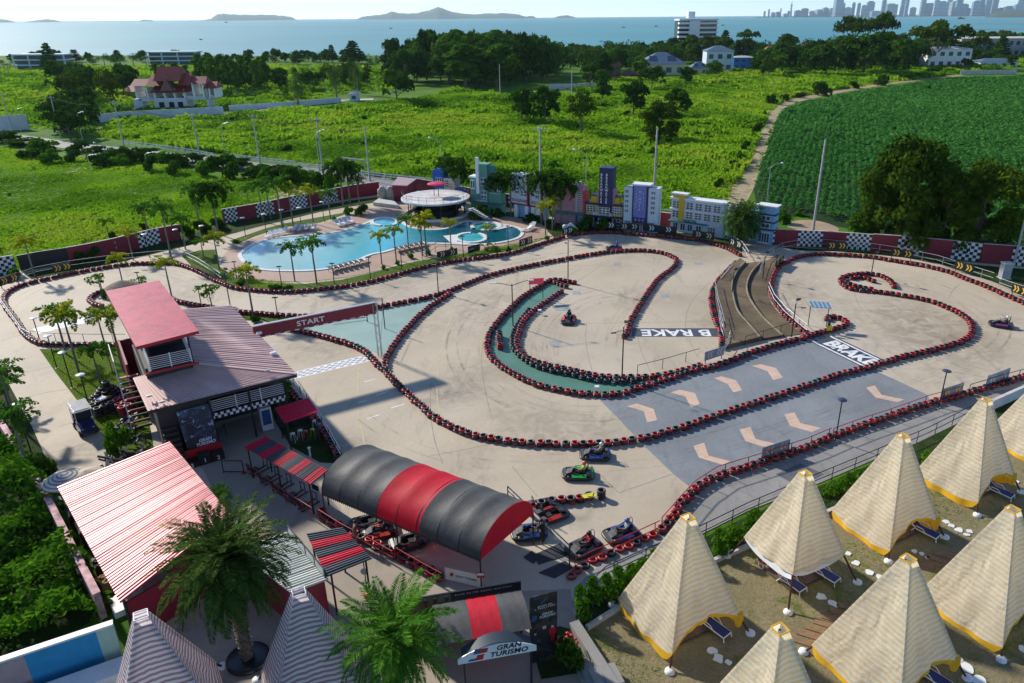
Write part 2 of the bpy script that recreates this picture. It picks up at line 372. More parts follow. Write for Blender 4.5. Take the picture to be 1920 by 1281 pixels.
m,t,b,new,link=_nodes('rut_m');co=coords(t,True)
link(mixc(t,ramp(t,noise(t,co,.9,5,.7),.4,.6),(.44,.32,.20),(.16,.19,.05)),b.inputs['Base Color']);b.inputs['Roughness'].default_value=.95;M_RUT=m
strip('dirt_track',TRACKL,4.6,.03,M_RUT)
for dx in(-.95,.95):
 P=smooth_line(line(TRACKL[1:]),2);n=len(P);vs=[]
 for i,p in enumerate(P):
  d=(P[min(i+1,n-1)]-P[max(i-1,0)]).normalized();s_=Vector((-d.y,d.x,0))
  for k in(dx-.33,dx+.33):vs.append((p.x+s_.x*k,p.y+s_.y*k,.04))
 structure(MB().add(vs,[(2*i,2*i+1,2*i+3,2*i+2)for i in range(n-1)]).obj('dirt_rut',M_DIRT))
strip('field_path',[(1468,196),(1500,186),(1560,174),(1640,160),(1720,150),(1800,141)],5.0,.03,M_DIRT)
ground_sheet('bare_soil',[(1470,425),(1490,412),(1540,414),(1580,430),(1560,437),(1500,432)],.02,M_DIRT,2)
for pts in([(1170,270),(1185,262),(1205,263),(1195,275),(1180,278)],[(1128,233),(1145,226),(1165,229),(1150,238)],[(500,370),(545,352),(600,352),(560,372),(505,384)],[(430,385),(470,378),(480,388),(440,396)],[(120,322),(160,312),(170,318),(130,330)],[(10,482),(90,468),(110,473),(30,490)],[(150,245),(215,240),(220,250),(150,255)],[(930,272),(955,275),(960,281),(935,278)]):
 ground_sheet('bare_soil',pts,.02,M_RUT,2)
# ================================================================== painted markings
M_WPAINT=mat('white_road_paint_m',(.72,.72,.70),.6,var=.18,scale=1.6,world=True)
M_DPAINT=mat('dark_road_paint_m',(.055,.065,.085),.6,var=.25,scale=1.4,world=True)
M_CHEV=mat('chevron_paint_m',(.58,.41,.30),.65,var=.12,scale=1.2,world=True)
M_SEAM=mat('seam_m',(.24,.21,.175),.9,var=.3,world=True);M_SEAM2=mat('pale_seam_m',(.36,.33,.29),.9,var=.2,world=True)
M_YLINE=mat('faded_yellow_line_m',(.52,.43,.25),.8,var=.2,world=True)
CH=[((1040,740,3.692),[(960,360),(1035,335),(1065,425),(1215,465),(1165,490),(1000,440)]),((1040,740,3.692),[(1280,245),(1355,225),(1390,310),(1560,350),(1510,385),(1320,325)]),((1040,740,3.692),[(1590,140),(1660,125),(1700,200),(1845,235),(1780,262),(1630,220)]),((1540,700,8),[(670,220),(800,190),(905,330),(1240,400),(1140,440),(815,370)]),((1080,520,4.8),[(460,1165),(545,1140),(700,1190),(730,1290),(640,1310),(610,1210)]),((1080,520,4.8),[(850,1040),(930,1015),(1070,1045),(1115,1145),(1035,1175),(985,1080)]),((1080,520,4.8),[(1240,910),(1310,895),(1440,930),(1495,1020),(1415,1040),(1365,965)]),((1080,520,4.8),[(1580,800),(1660,785),(1800,820),(1860,905),(1775,930),(1725,850)])]
for(a,b_,s_),pts in CH:structure(MB().sheet(line(Z(a,b_,s_,pts)),.036).obj('chevron_marking',M_CHEV))
def lines_mark(name,segs,wd,z,m):
 mb=MB()
 for pts in segs:
  P=smooth_line(line(pts),2)if len(pts)>2 else line(pts)
  for a,b_ in zip(P[:-1],P[1:]):
   d=(b_-a).normalized();s_=Vector((-d.y,d.x,0))*wd/2
   mb.add([(a+s_).to_tuple()[:2]+(z,),(a-s_).to_tuple()[:2]+(z,),(b_-s_).to_tuple()[:2]+(z,),(b_+s_).to_tuple()[:2]+(z,)],[(0,1,2,3)])
 return structure(mb.obj(name,m))
lines_mark('concrete_joints',[[(808,855),(860,846),(960,824)],[(808,720),(806,760),(812,820),(830,870)],[(960,875),(985,905),(1008,932)],[(1125,792),(1155,786)],[(1105,870),(1160,925)],[(1160,925),(1262,889)],[(835,530),(800,560),(780,590)],[(1080,607),(1180,606),(1345,603)],[(860,604),(935,606)],[(1100,607),(1097,640),(1108,690),(1112,698)],[(1288,640),(1284,600),(1295,565),(1330,530)],[(905,640),(902,690),(915,760),(925,790)],[(945,595),(1000,548),(1090,505)],[(1196,632),(1200,655),(1220,698)],[(1292,633),(1302,660),(1310,672)],[(1600,545),(1612,580),(1680,640)],[(1530,583),(1700,583),(1780,581)],[(1780,560),(1785,545),(1800,533)],[(0,640),(40,628),(80,618)],[(700,610),(660,590)],[(1020,500),(1100,498),(1200,500)],[(1125,500),(1080,530)],[(980,480),(1050,460)],[(690,540),(650,590),(600,600)],[(610,545),(700,560)],[(1740,690),(1920,720)],[(1750,600),(1920,640)],[(1000,665),(1080,700)],[(0,770),(60,740),(130,730)],[(40,700),(110,685)],[(110,800),(190,780)],[(95,850),(180,828)]],.04,.0245,M_SEAM)
lines_mark('concrete_joints',[[(600,560),(640,548),(700,540)],[(1330,690),(1240,740),(1160,788)],[(1290,740),(1350,790)],[(1190,750),(1290,800)],[(1340,885),(1480,812),(1640,720)],[(1440,800),(1490,850)],[(1560,760),(1620,800)]],.05,.0325,M_SEAM)
lines_mark('walkway_joints',[[(1310,935),(1370,910),(1480,868),(1620,815),(1760,770)],[(1300,960),(1340,975)],[(1360,908),(1440,944)],[(1440,876),(1510,912)],[(1520,850),(1590,880)],[(1600,820),(1680,845)],[(1690,790),(1760,812)],[(1300,1000),(1400,950),(1480,915),(1640,850)]],.06,.0385,M_SEAM)
lines_mark('faded_line',[[(822,680),(818,740),(826,790),(850,830)],[(673,690),(668,760),(685,840)],[(860,560),(835,620),(822,680)],[(1650,690),(1760,660),(1835,630),(1850,610)],[(1340,645),(1335,655)]],.09,.025,M_YLINE)
lines_mark('grid_slot',[[(682,717),(704,711)],[(705,742),(728,734)],[(733,766),(759,758)],[(687,787),(711,778)],[(664,712),(682,717)][:0]or[(672,755),(688,752)]],.12,.026,M_WPAINT)
lines_mark('loop_paint_band',[[(66,622),(120,609),(180,597),(205,590)]],1.9,.027,mat('fresh_white_paint_m',(.8,.8,.78),.35,var=.03,world=True))
for pts,k in(([(1030,640),(1052,639),(1053,646),(1031,647)],0),([(1238,553),(1254,552),(1256,558),(1240,559)],0),([(1072,547),(1088,547),(1090,553),(1075,553)],0),([(1150,493),(1163,492),(1164,497),(1151,498)],0),([(1302,493),(1318,493),(1318,497),(1303,497)],0),([(1040,573),(1066,574),(1068,584),(1042,583)],0)):
 structure(MB().sheet(line(pts),.0255).obj('repair_patch',mat('repair_patch_m',(.27,.30,.30),.7,var=.15,world=True)))
structure(MB().sheet(line([(1455,890),(1500,870),(1545,890),(1500,915)]),.0425).obj('repair_patch',mat('dark_patch_m',(.10,.105,.115),.7,var=.2,world=True)))
m,t,b,new,link=_nodes('skid_m');tp_=new('ShaderNodeBsdfTransparent');mx=new('ShaderNodeMixShader');b.inputs['Base Color'].default_value=(.06,.052,.045,1);b.inputs['Roughness'].default_value=.6
link(math_(t,'MULTIPLY',ramp(t,noise(t,coords(t,True),.55,6,.7),.42,.7),.17),mx.inputs[0]);link(tp_.outputs[0],mx.inputs[1]);link(b.outputs[0],mx.inputs[2]);link(mx.outputs[0],t.nodes['Material Output'].inputs[0]);M_SKID=m
mb=MB();kz=0
for path in([(620,640),(655,720),(740,800),(860,850),(1000,862),(1150,856),(1280,842),(1500,775),(1720,705),(1845,655),(1872,605),(1800,555),(1650,505),(1520,502),(1478,535),(1500,585),(1575,640)],[(1590,650),(1400,708),(1200,775),(1050,785),(930,745),(868,672),(878,602),(960,540),(1090,500),(1180,490),(1225,505),(1190,560),(1150,610),(1140,650)],[(1325,665),(1318,600),(1300,540),(1335,495),(1290,466),(1160,452),(1000,485),(800,527),(600,572),(420,556),(320,512),(220,512),(100,540),(45,590),(120,630),(230,615)],[(1010,690),(1000,650),(1020,600),(1090,555),(1160,545)]):
 C_=smooth_line(line(path),3);n=len(C_);rs_=random.Random(len(path))
 for k in range(9):
  i0=rs_.randrange(0,max(1,n-12));i1=min(n-1,i0+rs_.randrange(9,42));of=rs_.uniform(-1.9,1.9);dv=rs_.uniform(-.9,.9);kz+=1
  for wo in(-.5,.5):
   vs=[]
   for i in range(i0,i1+1):
    d=(C_[min(i+1,n-1)]-C_[max(i-1,0)]).normalized();s_=Vector((-d.y,d.x,0));f=(i-i0)/max(1,i1-i0);c_=C_[i]+s_*(of+dv*f+wo)
    for w_ in(-.09,.09):vs.append((c_.x+s_.x*w_,c_.y+s_.y*w_,.0395+kz*.0003+wo*.0001))
   mb.add(vs,[(2*i,2*i+1,2*i+3,2*i+2)for i in range(len(vs)//2-1)])
structure(mb.obj('skid_marks',M_SKID))
A,B_,C_,D_=G(541,701),G(681,667),G(696,677),G(533,716)
mb=MB();N1,N2=22,4
for i in range(N1):
 for j in range(N2):
  q=[]
  for u,v in((i,j),(i+1,j),(i+1,j+1),(i,j+1)):
   top=A.lerp(B_,u/N1);bot=D_.lerp(C_,u/N1);q.append(top.lerp(bot,(v+.5)/(N2+1)))
  mb.sheet(q,.027,(i+j)%2)
for j0,j1 in((0,.5),(N2+.5,N2+1)):
 mb.sheet([A.lerp(D_,j0/(N2+1)),B_.lerp(C_,j0/(N2+1)),B_.lerp(C_,j1/(N2+1)),A.lerp(D_,j1/(N2+1))],.027,0)
structure(mb.obj('start_line',[M_WPAINT,mat('grey_check_m',(.30,.33,.36),.6,var=.15,world=True)]))
def brake(quad,band,up_dir_px,body_x,z0):
 structure(MB().sheet(line(quad),z0).obj('brake_box',M_DPAINT))
q1=[(1186,616),(1348,616),(1352,632),(1184,632)]
structure(MB().sheet(line(q1),.026).obj('brake_box',M_DPAINT))
a,b_=G(1332,624.2),G(1203,623.8);X=(b_-a);h1=(G(1270,631)-G(1270,617)).length
me=text_mesh('brake_text','B RAKE',1.0,M_WPAINT,bold=.028);dx=max(v.co.x for v in me.vertices)-min(v.co.x for v in me.vertices);dy=max(v.co.y for v in me.vertices)-min(v.co.y for v in me.vertices)
structure(place_text(me,'brake_lettering',((a+b_)/2)+Vector((0,0,.031)),X,Vector((0,-1,0)),None,X.length/dx,h1*.86/dy))
q2=[(1518,641),(1562,630),(1662,678),(1617,689)]
structure(MB().sheet(line(q2),.036).obj('brake_box',M_DPAINT))
for u0,u1 in((.05,.13),(.84,.92)):
 A,B_,C_,D_=line(q2);structure(MB().sheet([A.lerp(B_,u0),A.lerp(B_,u1),D_.lerp(C_,u1),D_.lerp(C_,u0)],.0405).obj('brake_stripe',M_WPAINT))
A,B_,C_,D_=line(q2);a=A.lerp(B_,.48).lerp(D_.lerp(C_,.48),.14);b_=A.lerp(B_,.48).lerp(D_.lerp(C_,.48),1.0);X=b_-a
me=text_mesh('brake_text','BRAKE',1.0,M_WPAINT,bold=.045);dx=max(v.co.x for v in me.vertices)-min(v.co.x for v in me.vertices);dy=max(v.co.y for v in me.vertices)-min(v.co.y for v in me.vertices)
structure(place_text(me,'brake_lettering',(a+b_)/2+Vector((0,0,.0405)),X,B_-A,None,X.length/dx,(B_-A).length*.56/dy))
# ================================================================== the pool
WATER=[(449,481),(451,476),(465,464),(486,454),(514,447),(557,443),(599,440),(634,436),(662,428),(680,422),(690,418),(700,413),(718,410),(740,411),(752,415),(757,420),(768,427),(789,431),(813,432),(837,430),(855,423),(873,415),(890,417),(925,420),(958,424),(977,430),(981,437),(975,446),(958,452),(926,458),(890,460),(840,458),(800,457),(777,459),(753,464),(716,475),(697,477),(676,487),(648,497),(627,503),(599,507),(571,509),(528,509),(493,507),(472,502),(458,493)]
m,t,b,new,link=_nodes('pool_water_m');co=coords(t,True);sx=new('ShaderNodeSeparateXYZ');link(co,sx.inputs[0])
fx=math_(t,'ADD',sx.outputs[0],math_(t,'MULTIPLY',noise(t,co,.25,3),6.0))
c=mixc(t,ramp(t,fx,-30,-20),(.36,.55,.52),(.05,.40,.44));c=mixc(t,ramp(t,fx,-19,-11),c,(.004,.09,.12))
link(c,b.inputs['Base Color']);b.inputs['Roughness'].default_value=.06;b.inputs['Specular IOR Level'].default_value=.5
bump(t,b,noise(t,co,2.2,4,.6,.4),.05,.8);M_WATER=m
DECK=[(413,497),(418,478),(440,461),(480,446),(530,430),(600,422),(640,408),(690,392),(735,386),(800,388),(880,394),(940,405),(990,411),(1020,422),(1030,438),(1012,452),(960,463),(900,471),(840,479),(780,487),(720,501),(680,512),(640,521),(600,526),(540,529),(480,526),(432,516)]
ground_sheet('pool_deck',DECK,.03,M_DECK,2)
WP=smooth_line(line(WATER),2,True)
structure(MB().sheet(WP,.055).obj('pool_water',M_WATER))
M_RIM=mat('pool_rim_m',(.66,.66,.62),.5,var=.1,scale=1,world=True)
def rim(name,P,wd,z0,z1,closed=True):
 mb=MB();n=len(P);a_,b__=[],[]
 for i in range(n):
  p,q=(P[(i-1)%n],P[(i+1)%n])if closed else(P[max(i-1,0)],P[min(i+1,n-1)])
  d=(q-p).normalized();s_=Vector((-d.y,d.x,0))*wd/2;a_.append(P[i]+s_);b__.append(P[i]-s_)
 vs=[(p.x,p.y,z)for L_,z in((a_,z0),(a_,z1),(b__,z1),(b__,z0))for p in L_];fs=[]
 for i in range(n if closed else n-1):
  j=(i+1)%n
  for k in range(3):fs.append((k*n+i,k*n+j,(k+1)*n+j,(k+1)*n+i))
 mb.add(vs,fs);return structure(mb.obj(name,M_RIM))
rim('pool_rim',WP,.5,.02,.12)
def ell(cx,cy,rx,ry,a0=0,a1=360,n=40):return[G(cx+rx*math.cos(R(a0+(a1-a0)*i/n)),cy+ry*math.sin(R(a0+(a1-a0)*i/n)))for i in range(n+1)]
M_SPA=mat('spa_water_m',(.05,.40,.42),.05,var=.3,scale=.8,world=True,bmp=.04,bscale=3)
for cx,cy,rx,ry,a0,a1 in((721,417,24,7.5,105,415),(911,425,26,8,150,470),(883,447,28,9,-60,270)):
 e=ell(cx,cy,rx,ry);structure(MB().sheet(e[:-1],.062).obj('spa_water',M_SPA));rim('spa_rim',ell(cx,cy,rx,ry,a0,a1),.55,.06,.17,False)
structure(MB().sheet(line([(928,428),(945,424),(965,425),(935,432),(915,434)]),.13).obj('pool_ledge',M_RIM))
structure(MB().sheet(line([(831,444),(858,441),(853,447),(858,455),(884,457),(870,461),(845,457)]),.13).obj('pool_ledge',M_RIM))

# ================================================================== vegetation generators
M_TREE=leafmat('tree_leaf_m',(.012,.04,.006),(.065,.15,.014),.28)
M_TREEL=leafmat('light_tree_leaf_m',(.03,.09,.008),(.12,.25,.02),.35)
M_TREEO=leafmat('olive_tree_leaf_m',(.014,.042,.006),(.10,.165,.012),.3)
M_PALM=leafmat('palm_leaf_m',(.022,.085,.010),(.10,.25,.025),.35)
M_PALMY=leafmat('yellow_palm_leaf_m',(.12,.21,.012),(.46,.44,.02),.4)
M_DATE=leafmat('date_palm_leaf_m',(.03,.075,.014),(.11,.19,.035),.3,(.30,.20,.04))
M_SHRUB=leafmat('shrub_leaf_m',(.022,.085,.006),(.11,.27,.015),.35)
M_WILD=leafmat('wild_grass_leaf_m',(.04,.15,.008),(.30,.52,.022),.38,(.30,.42,.03))
M_CASS=leafmat('crop_leaf_m',(.02,.11,.024),(.095,.28,.05),.35)
M_BARK=mat('bark_m',(.14,.11,.08),.9,var=.3,scale=3,bmp=.02,bscale=12)
M_PBARK=mat('palm_bark_m',(.16,.145,.12),.85,var=.22,scale=4,bmp=.015,bscale=14)
M_SHAFT=mat('crownshaft_m',(.13,.22,.05),.5,var=.15)
def crown_mesh(name,blobs,n,size,m,seed,core=None,out=.7,droop=0.0,aspect=1.6):
 rg=np.random.default_rng(seed);vol=np.array([b[3]*b[4]*b[5]for b in blobs])**(2/3.);cnt=np.maximum(1,(n*vol/vol.sum()).astype(int))
 Ps,Ns,Ts=[],[],[]
 for(x,y,z,a,b_,c),k in zip(blobs,cnt):
  d=rg.normal(size=(k,3));d/=np.linalg.norm(d,axis=1,keepdims=True);d[:,2]=np.where(d[:,2]<-.35,-d[:,2]*.6,d[:,2])
  r=rg.uniform(.55,1.06,size=(k,1))**.55;bt=rg.uniform(0,.35)
  Ps.append(np.array([x,y,z])+d*r*np.array([a,b_,c]));Ns.append(d*out+rg.normal(size=(k,3))*.55+np.array([0,0,.25]))
  Ts.append(np.clip(bt+rg.uniform(0,.65,k),0,1))
 P=np.concatenate(Ps);N=np.concatenate(Ns);T=np.concatenate(Ts)
 V,Q=leaf_quads(P,N,size*rg.uniform(.6,1.35,len(P)),rg,aspect)
 return np_mesh(name,V,Q,m,T)
def trunk_mesh(name,h,r,limbs,m,seed,lean=.04):
 rg=random.Random(seed);mb=MB();top=(rg.uniform(-lean,lean)*h,rg.uniform(-lean,lean)*h,h)
 mb.tube([(0,0,-.3),(top[0]*.4+r*.2,top[1]*.4,h*.45),top],[r,r*.7,r*.3],7)
 for k,(x,y,z)in enumerate(limbs):
  f=rg.uniform(.35,.75);st=Vector(top)*f;st.z=h*f
  mb.tube([st,st.lerp(Vector((x,y,z)),.5)+Vector((0,0,-.4)),(x,y,z)],[r*.42,r*.28,r*.1],5)
 return mb.mesh(name,[m])
KIND={}
def tree_kind(key,blobs,n,size,m,h_tr,r_tr,seed,out=.7,aspect=1.6):
 KIND[key]=(crown_mesh(key+'_crown',blobs,n,size,m,seed,out=out,aspect=aspect),trunk_mesh(key+'_trunk',h_tr,r_tr,[b[:3]for b in blobs[:6]],M_BARK,seed),max(b[2]+b[5]for b in blobs),max(max(abs(b[0])+b[3],abs(b[1])+b[4])for b in blobs))
def blobs_round(seed,k,rad,h0,h1,br):
 rg=random.Random(seed);out=[]
 for i in range(k):
  a=rg.uniform(0,6.28);q=math.sqrt(rg.uniform(0,1))*rad;z=rg.uniform(h0,h1)-(q/rad)**2*(h1-h0)*.35
  s_=br*rg.uniform(.7,1.25);out.append((q*math.cos(a),q*math.sin(a),z,s_,s_,s_*.8))
 return out
tree_kind('round',blobs_round(1,16,3.6,3.2,8.4,1.9),1500,.62,M_TREE,6,.28,11)
tree_kind('broad',blobs_round(2,20,5.2,4.0,8.2,2.0),1700,.66,M_TREE,6,.32,12)
tree_kind('umbrella',blobs_round(3,22,6.5,7.2,9.6,1.7),1700,.6,M_TREEO,7.6,.36,13)
tree_kind('tall',[(random.Random(i).uniform(-.9,.9),random.Random(i+50).uniform(-.9,.9),3+i*.95,1.25,1.25,1.3)for i in range(9)],1300,.55,M_TREEL,9,.2,14)
tree_kind('open',blobs_round(5,14,3.2,4.2,8.0,1.45),950,.5,M_TREEO,7,.22,15)
tree_kind('bright',blobs_round(6,15,3.3,3.0,7.6,1.8),1400,.6,M_TREEL,6,.26,16)
tree_kind('conifer',[(0,0,2+i*1.15,2.6-i*.27,2.6-i*.27,.8)for i in range(8)],1200,.55,M_TREE,10.5,.2,17)
tree_kind('shrub',blobs_round(8,9,1.25,.5,1.7,.75),700,.30,M_SHRUB,1.2,.07,18)
tree_kind('darkshrub',blobs_round(9,9,1.5,.5,1.8,.85),620,.36,M_TREE,1.2,.08,19)
tree_kind('hedgeplant',blobs_round(10,8,.42,.3,1.35,.34),520,.15,M_SHRUB,1.1,.04,20)
tree_kind('grand',blobs_round(21,34,4.4,2.6,9.4,1.7),9000,.36,M_TREEO,8,.45,21)
tree_kind('frangipani',blobs_round(22,8,1.1,1.3,2.2,.4),190,.22,M_SHRUB,1.9,.07,22)
def fronds(mb_rg,nf,L,droop,leaf_l,per,elev,m,rise=.0,tintlo=0.0,twist=.0,wleaf=.05,bunch=1.0,dead=0,tr=None,fwd=.55,sg_=.25):
 """palm crown: nf arching fronds, each with leaflets on both sides (and around, when bunch > 1)"""
 rg=mb_rg;Vs,Ts=[],[]
 for i in range(nf):
  az=2*math.pi*(i*.618034)+rg.uniform(-.2,.2);e0=elev[0]+(elev[1]-elev[0])*(i/max(1,nf-1))+rg.uniform(-.12,.12)
  l=L*rg.uniform(.85,1.1);steps=per;p=np.array([0,0,rise*1.0]);e=e0;tb=rg.uniform(tintlo,1)*.7
  if dead and i<dead:tb=1.0
  for s_ in range(steps):
   f=s_/(steps-1);e=e0-droop*f**1.4;dv=np.array([math.cos(az)*math.cos(e),math.sin(az)*math.cos(e),math.sin(e)])
   p=p+dv*l/steps
   side=np.array([-math.sin(az),math.cos(az),0]);up=np.cross(dv,side)*-1;up=up if up[2]>0 else-up
   ll=leaf_l*(math.sin(math.pi*min(1,.12+f*.85))*.85+.2)
   for sg in(-1,1):
    for bq in range(int(bunch)):
     th=rg.uniform(*tr)if tr else rg.uniform(-.25,.55)if bunch==1 else rg.uniform(-.9,1.1)
     ld=side*sg*math.cos(th)+up*math.sin(th)+dv*fwd+np.array([0,0,-sg_]);ld/=np.linalg.norm(ld)
     wv=np.cross(ld,rg.normal(size=3)*.5+up);wv/=(np.linalg.norm(wv)+1e-9)
     tip=p+ld*ll+np.array([0,0,-.12*ll]);mid=p+ld*ll*.5
     Vs+=[p,mid+wv*wleaf,tip,mid-wv*wleaf];Ts.append(min(1,max(0,tb+rg.uniform(-.12,.25)))if not(dead and i<dead)else 1.0)
   if s_<steps-1:
    q=p+dv*l/steps;rr=.03*(1-f)*L/2.2+.006
    Vs+=[p-side*rr,p+side*rr,q+side*rr*.8,q-side*rr*.8];Ts.append(min(1,tb+.2))
 return np.array(Vs),np.array(Ts)
def palm_kind(key,m,h,r0,r1,nf,L,droop,leaf_l,per,elev,seed,bunch=2,wleaf=.05,dead=0,shaft=True,bulge=1.0):
 rg=np.random.default_rng(seed);V,T=fronds(rg,nf,L,droop,leaf_l,per,elev,m,bunch=bunch,wleaf=wleaf,dead=dead)
 V=V+np.array([0,0,h]);cm=np_mesh(key+'_crown',V,np.arange(len(V)).reshape(-1,4),m,T)
 tm=MB();tm.tube([(0,0,-.2),(0,0,h*.25),(.04*h*.1,0,h*.6),(0,0,h*(.86 if shaft else 1.0))],[r0,r0*bulge,r0*.9,r1],8)
 sm=None
 if shaft:s2=MB();s2.tube([(0,0,h*.855),(0,0,h*.9),(0,0,h*1.0)],[r1*1.02,r1*1.15,r1*.6],8,0);sm=s2.mesh(key+'_shaft',[M_SHAFT])
 KIND[key]=(cm,tm.mesh(key+'_trunk',[M_PBARK]),h,L,sm)
palm_kind('foxtail',M_PALM,4.0,.075,.05,10,1.55,1.75,.36,12,(.05,1.2),31,wleaf=.075)
palm_kind('foxtaily',M_PALMY,4.0,.075,.05,9,1.5,1.8,.35,12,(.1,1.25),32,wleaf=.075)
palm_kind('foxtailbig',M_TREE,6.0,.10,.07,17,2.9,2.3,.6,14,(-.15,1.2),33,wleaf=.11)
palm_kind('royal',M_PALM,6.0,.10,.07,11,2.1,1.7,.45,13,(.0,1.15),37,wleaf=.09)
palm_kind('coconut',M_TREE,9.0,.16,.11,14,3.2,1.5,.75,10,(-.2,1.1),34,bunch=1,wleaf=.1,shaft=False)
palm_kind('datefar',M_DATE,3.4,.28,.26,60,2.5,1.3,.36,12,(-.75,1.35),35,bunch=1,wleaf=.045,shaft=False)
def place_tree(key,name,x,y,h=None,wd=None,label='',cat='tree',group=None,rz=None,z=0.0,par=True):
 K=KIND[key];sz=(h/K[2])if h else 1.0;sx=(wd/2/K[3])if wd else sz
 t_=thing(name,label,cat,(x,y,z),random.uniform(0,6.28)if rz is None else rz,group);t_.scale=(sx,sx,sz)
 for nm,me in(('crown',K[0]),('trunk',K[1]))+((('crownshaft',K[4]),)if len(K)>4 and K[4]else()):
  o=bpy.data.objects.new(nm,me);COL.objects.link(o);adopt(o,t_)
 return t_
def tree_px(key,name,px,py,ytop,wpxl,label,cat='tree',group=None):
 p=G(px,py);d=proj(p)[2];h=hgt(px,py,ytop);return place_tree(key,name,p.x,p.y,h,wpxl*d/F_PX*1.05,label,cat,group)
def in_poly(px,py,poly):
 inside=np.zeros(len(px),bool);n=len(poly);j=n-1
 for i in range(n):
  xi,yi=poly[i];xj,yj=poly[j]
  c=((yi>py)!=(yj>py))&(px<(xj-xi)*(py-yi)/(yj-yi+1e-12)+xi);inside^=c;j=i
 return inside
cRn,cUn,cFn=np.array(cR),np.array(cU),np.array(cF)
def to_px(X,Y,Zz=0.0):
 V=np.stack([X,Y,np.zeros_like(X)+Zz-CAMH],1);w_=V@cFn
 return CX+V@cRn/w_*F_PX,CY-V@cUn/w_*F_PX,w_
def scatter(poly,n,seed,near=None):
 """n points spread over the ground inside a photo polygon, thinning with distance"""
 rg=np.random.default_rng(seed);pts=np.array([G(x,y)[:2]for x,y in poly]);lo,hi=pts.min(0),pts.max(0);out=[]
 tot=0
 while tot<n:
  X=rg.uniform(lo[0],hi[0],60000);Y=rg.uniform(lo[1],hi[1],60000);px,py,w_=to_px(X,Y)
  k=in_poly(px,py,poly)
  if near:k&=rg.uniform(0,1,len(X))<np.clip((near/w_)**1.3,0,1)
  q=np.stack([X[k],Y[k]],1);out.append(q);tot+=len(q)
 return np.concatenate(out)[:n]
def vnoise(X,Y,s,seed):
 rg=np.random.default_rng(seed);g_=rg.uniform(0,1,(64,64));x,y=X/s,Y/s;xi,yi=np.floor(x).astype(int),np.floor(y).astype(int);fx,fy=x-xi,y-yi
 fx,fy=fx*fx*(3-2*fx),fy*fy*(3-2*fy);a=lambda i,j:g_[(xi+i)%64,(yi+j)%64]
 return(a(0,0)*(1-fx)+a(1,0)*fx)*(1-fy)+(a(0,1)*(1-fx)+a(1,1)*fx)*fy
def tufts(name,P,m,seed,blades=6,h=(.35,1.1),spread=.55,wd=.2,label=None,tint_shift=0.0,avoid=None,ntall=1.0):
 rg=np.random.default_rng(seed);X,Y=P[:,0],P[:,1];d=np.hypot(X,Y)
 nz=vnoise(X,Y,5.5,seed)*.55+vnoise(X,Y,17,seed+1)*.45;nz2=vnoise(X,Y,8,seed+2)*.5+vnoise(X,Y,45,seed+3)*.5
 hh=h[0]+(h[1]-h[0])*np.clip((nz-.3)/.4,0,1)**1.5*ntall;far=np.clip(d/140,.7,3.0)
 n=len(P);Vs=[];Ts=[]
 for k in range(blades):
  a=rg.uniform(0,6.28,n);r=rg.uniform(.05,1,n)*spread*far;bx,by=X+np.cos(a)*r,Y+np.sin(a)*r
  a2=rg.uniform(0,6.28,n);wv=wd*far*rg.uniform(.6,1.3,n);hk=hh*rg.uniform(.55,1.15,n)*(1+.3*(far-1));le=rg.uniform(.15,.8,n)*hk;a3=rg.uniform(0,6.28,n)
  b0=np.stack([bx-np.cos(a2)*wv,by-np.sin(a2)*wv,np.zeros(n)-.02],1);b1=np.stack([bx+np.cos(a2)*wv,by+np.sin(a2)*wv,np.zeros(n)-.02],1)
  tx,ty=bx+np.cos(a3)*le,by+np.sin(a3)*le
  t1=np.stack([tx+np.cos(a2)*wv*.7,ty+np.sin(a2)*wv*.7,hk],1);t0=np.stack([tx-np.cos(a2)*wv*.7,ty-np.sin(a2)*wv*.7,hk*.93],1)
  Vs.append(np.stack([b0,b1,t1,t0],1));Ts.append(np.clip((nz2-.28)/.42+rg.uniform(-.25,.25,n)+tint_shift,0,1))
 V=np.concatenate(Vs).reshape(-1,3);o=bpy.data.objects.new(name,np_mesh(name,V,np.arange(len(V)).reshape(-1,4),m,np.concatenate(Ts)));COL.objects.link(o)
 o['kind']='stuff'
 if label:o['label']=label
 return o
LEFT_F=[(-380,300),(0,275),(60,290),(250,302),(420,330),(560,345),(640,350),(660,372),(545,392),(425,412),(340,444),(220,466),(45,500),(-80,525),(-420,560)]
MID_F=[(180,255),(230,225),(420,222),(540,210),(640,205),(760,190),(860,170),(960,178),(1080,180),(1130,176),(1200,172),(1300,155),(1420,140),(1600,125),(1920,105),(2000,112),(1810,138),(1640,158),(1540,172),(1475,185),(1440,210),(1420,255),(1400,310),(1380,345),(1350,390),(1240,425),(1080,412),(960,390),(860,376),(820,348),(700,330),(560,305),(420,288),(300,275)]
FARL_F=[(-200,215),(0,205),(60,200),(250,175),(260,130),(60,130),(-200,150)]
tufts('wild_grass',scatter(LEFT_F,20000,41,75),M_WILD,42,6,(.10,.42),.6,.16,'short bright green grass of the empty plot left of the pool',0.05)
tufts('tall_grass',scatter(MID_F,42000,43,110),M_WILD,44,6,(.25,1.5),.7,.22,'tall bright green grass of the overgrown plot beyond the wall',.08)
tufts('meadow_grass',scatter(FARL_F,7000,45,330),M_WILD,46,5,(.3,1.2),.8,.25,'bright grass of the far meadow below the shore villas',.15)
CASS_F=[(1432,405),(1418,350),(1428,300),(1448,250),(1470,212),(1500,198),(1560,186),(1640,172),(1720,160),(1800,150),(1930,146),(2300,140),(2350,470),(1930,470),(1650,432),(1570,418),(1500,398),(1470,405)]
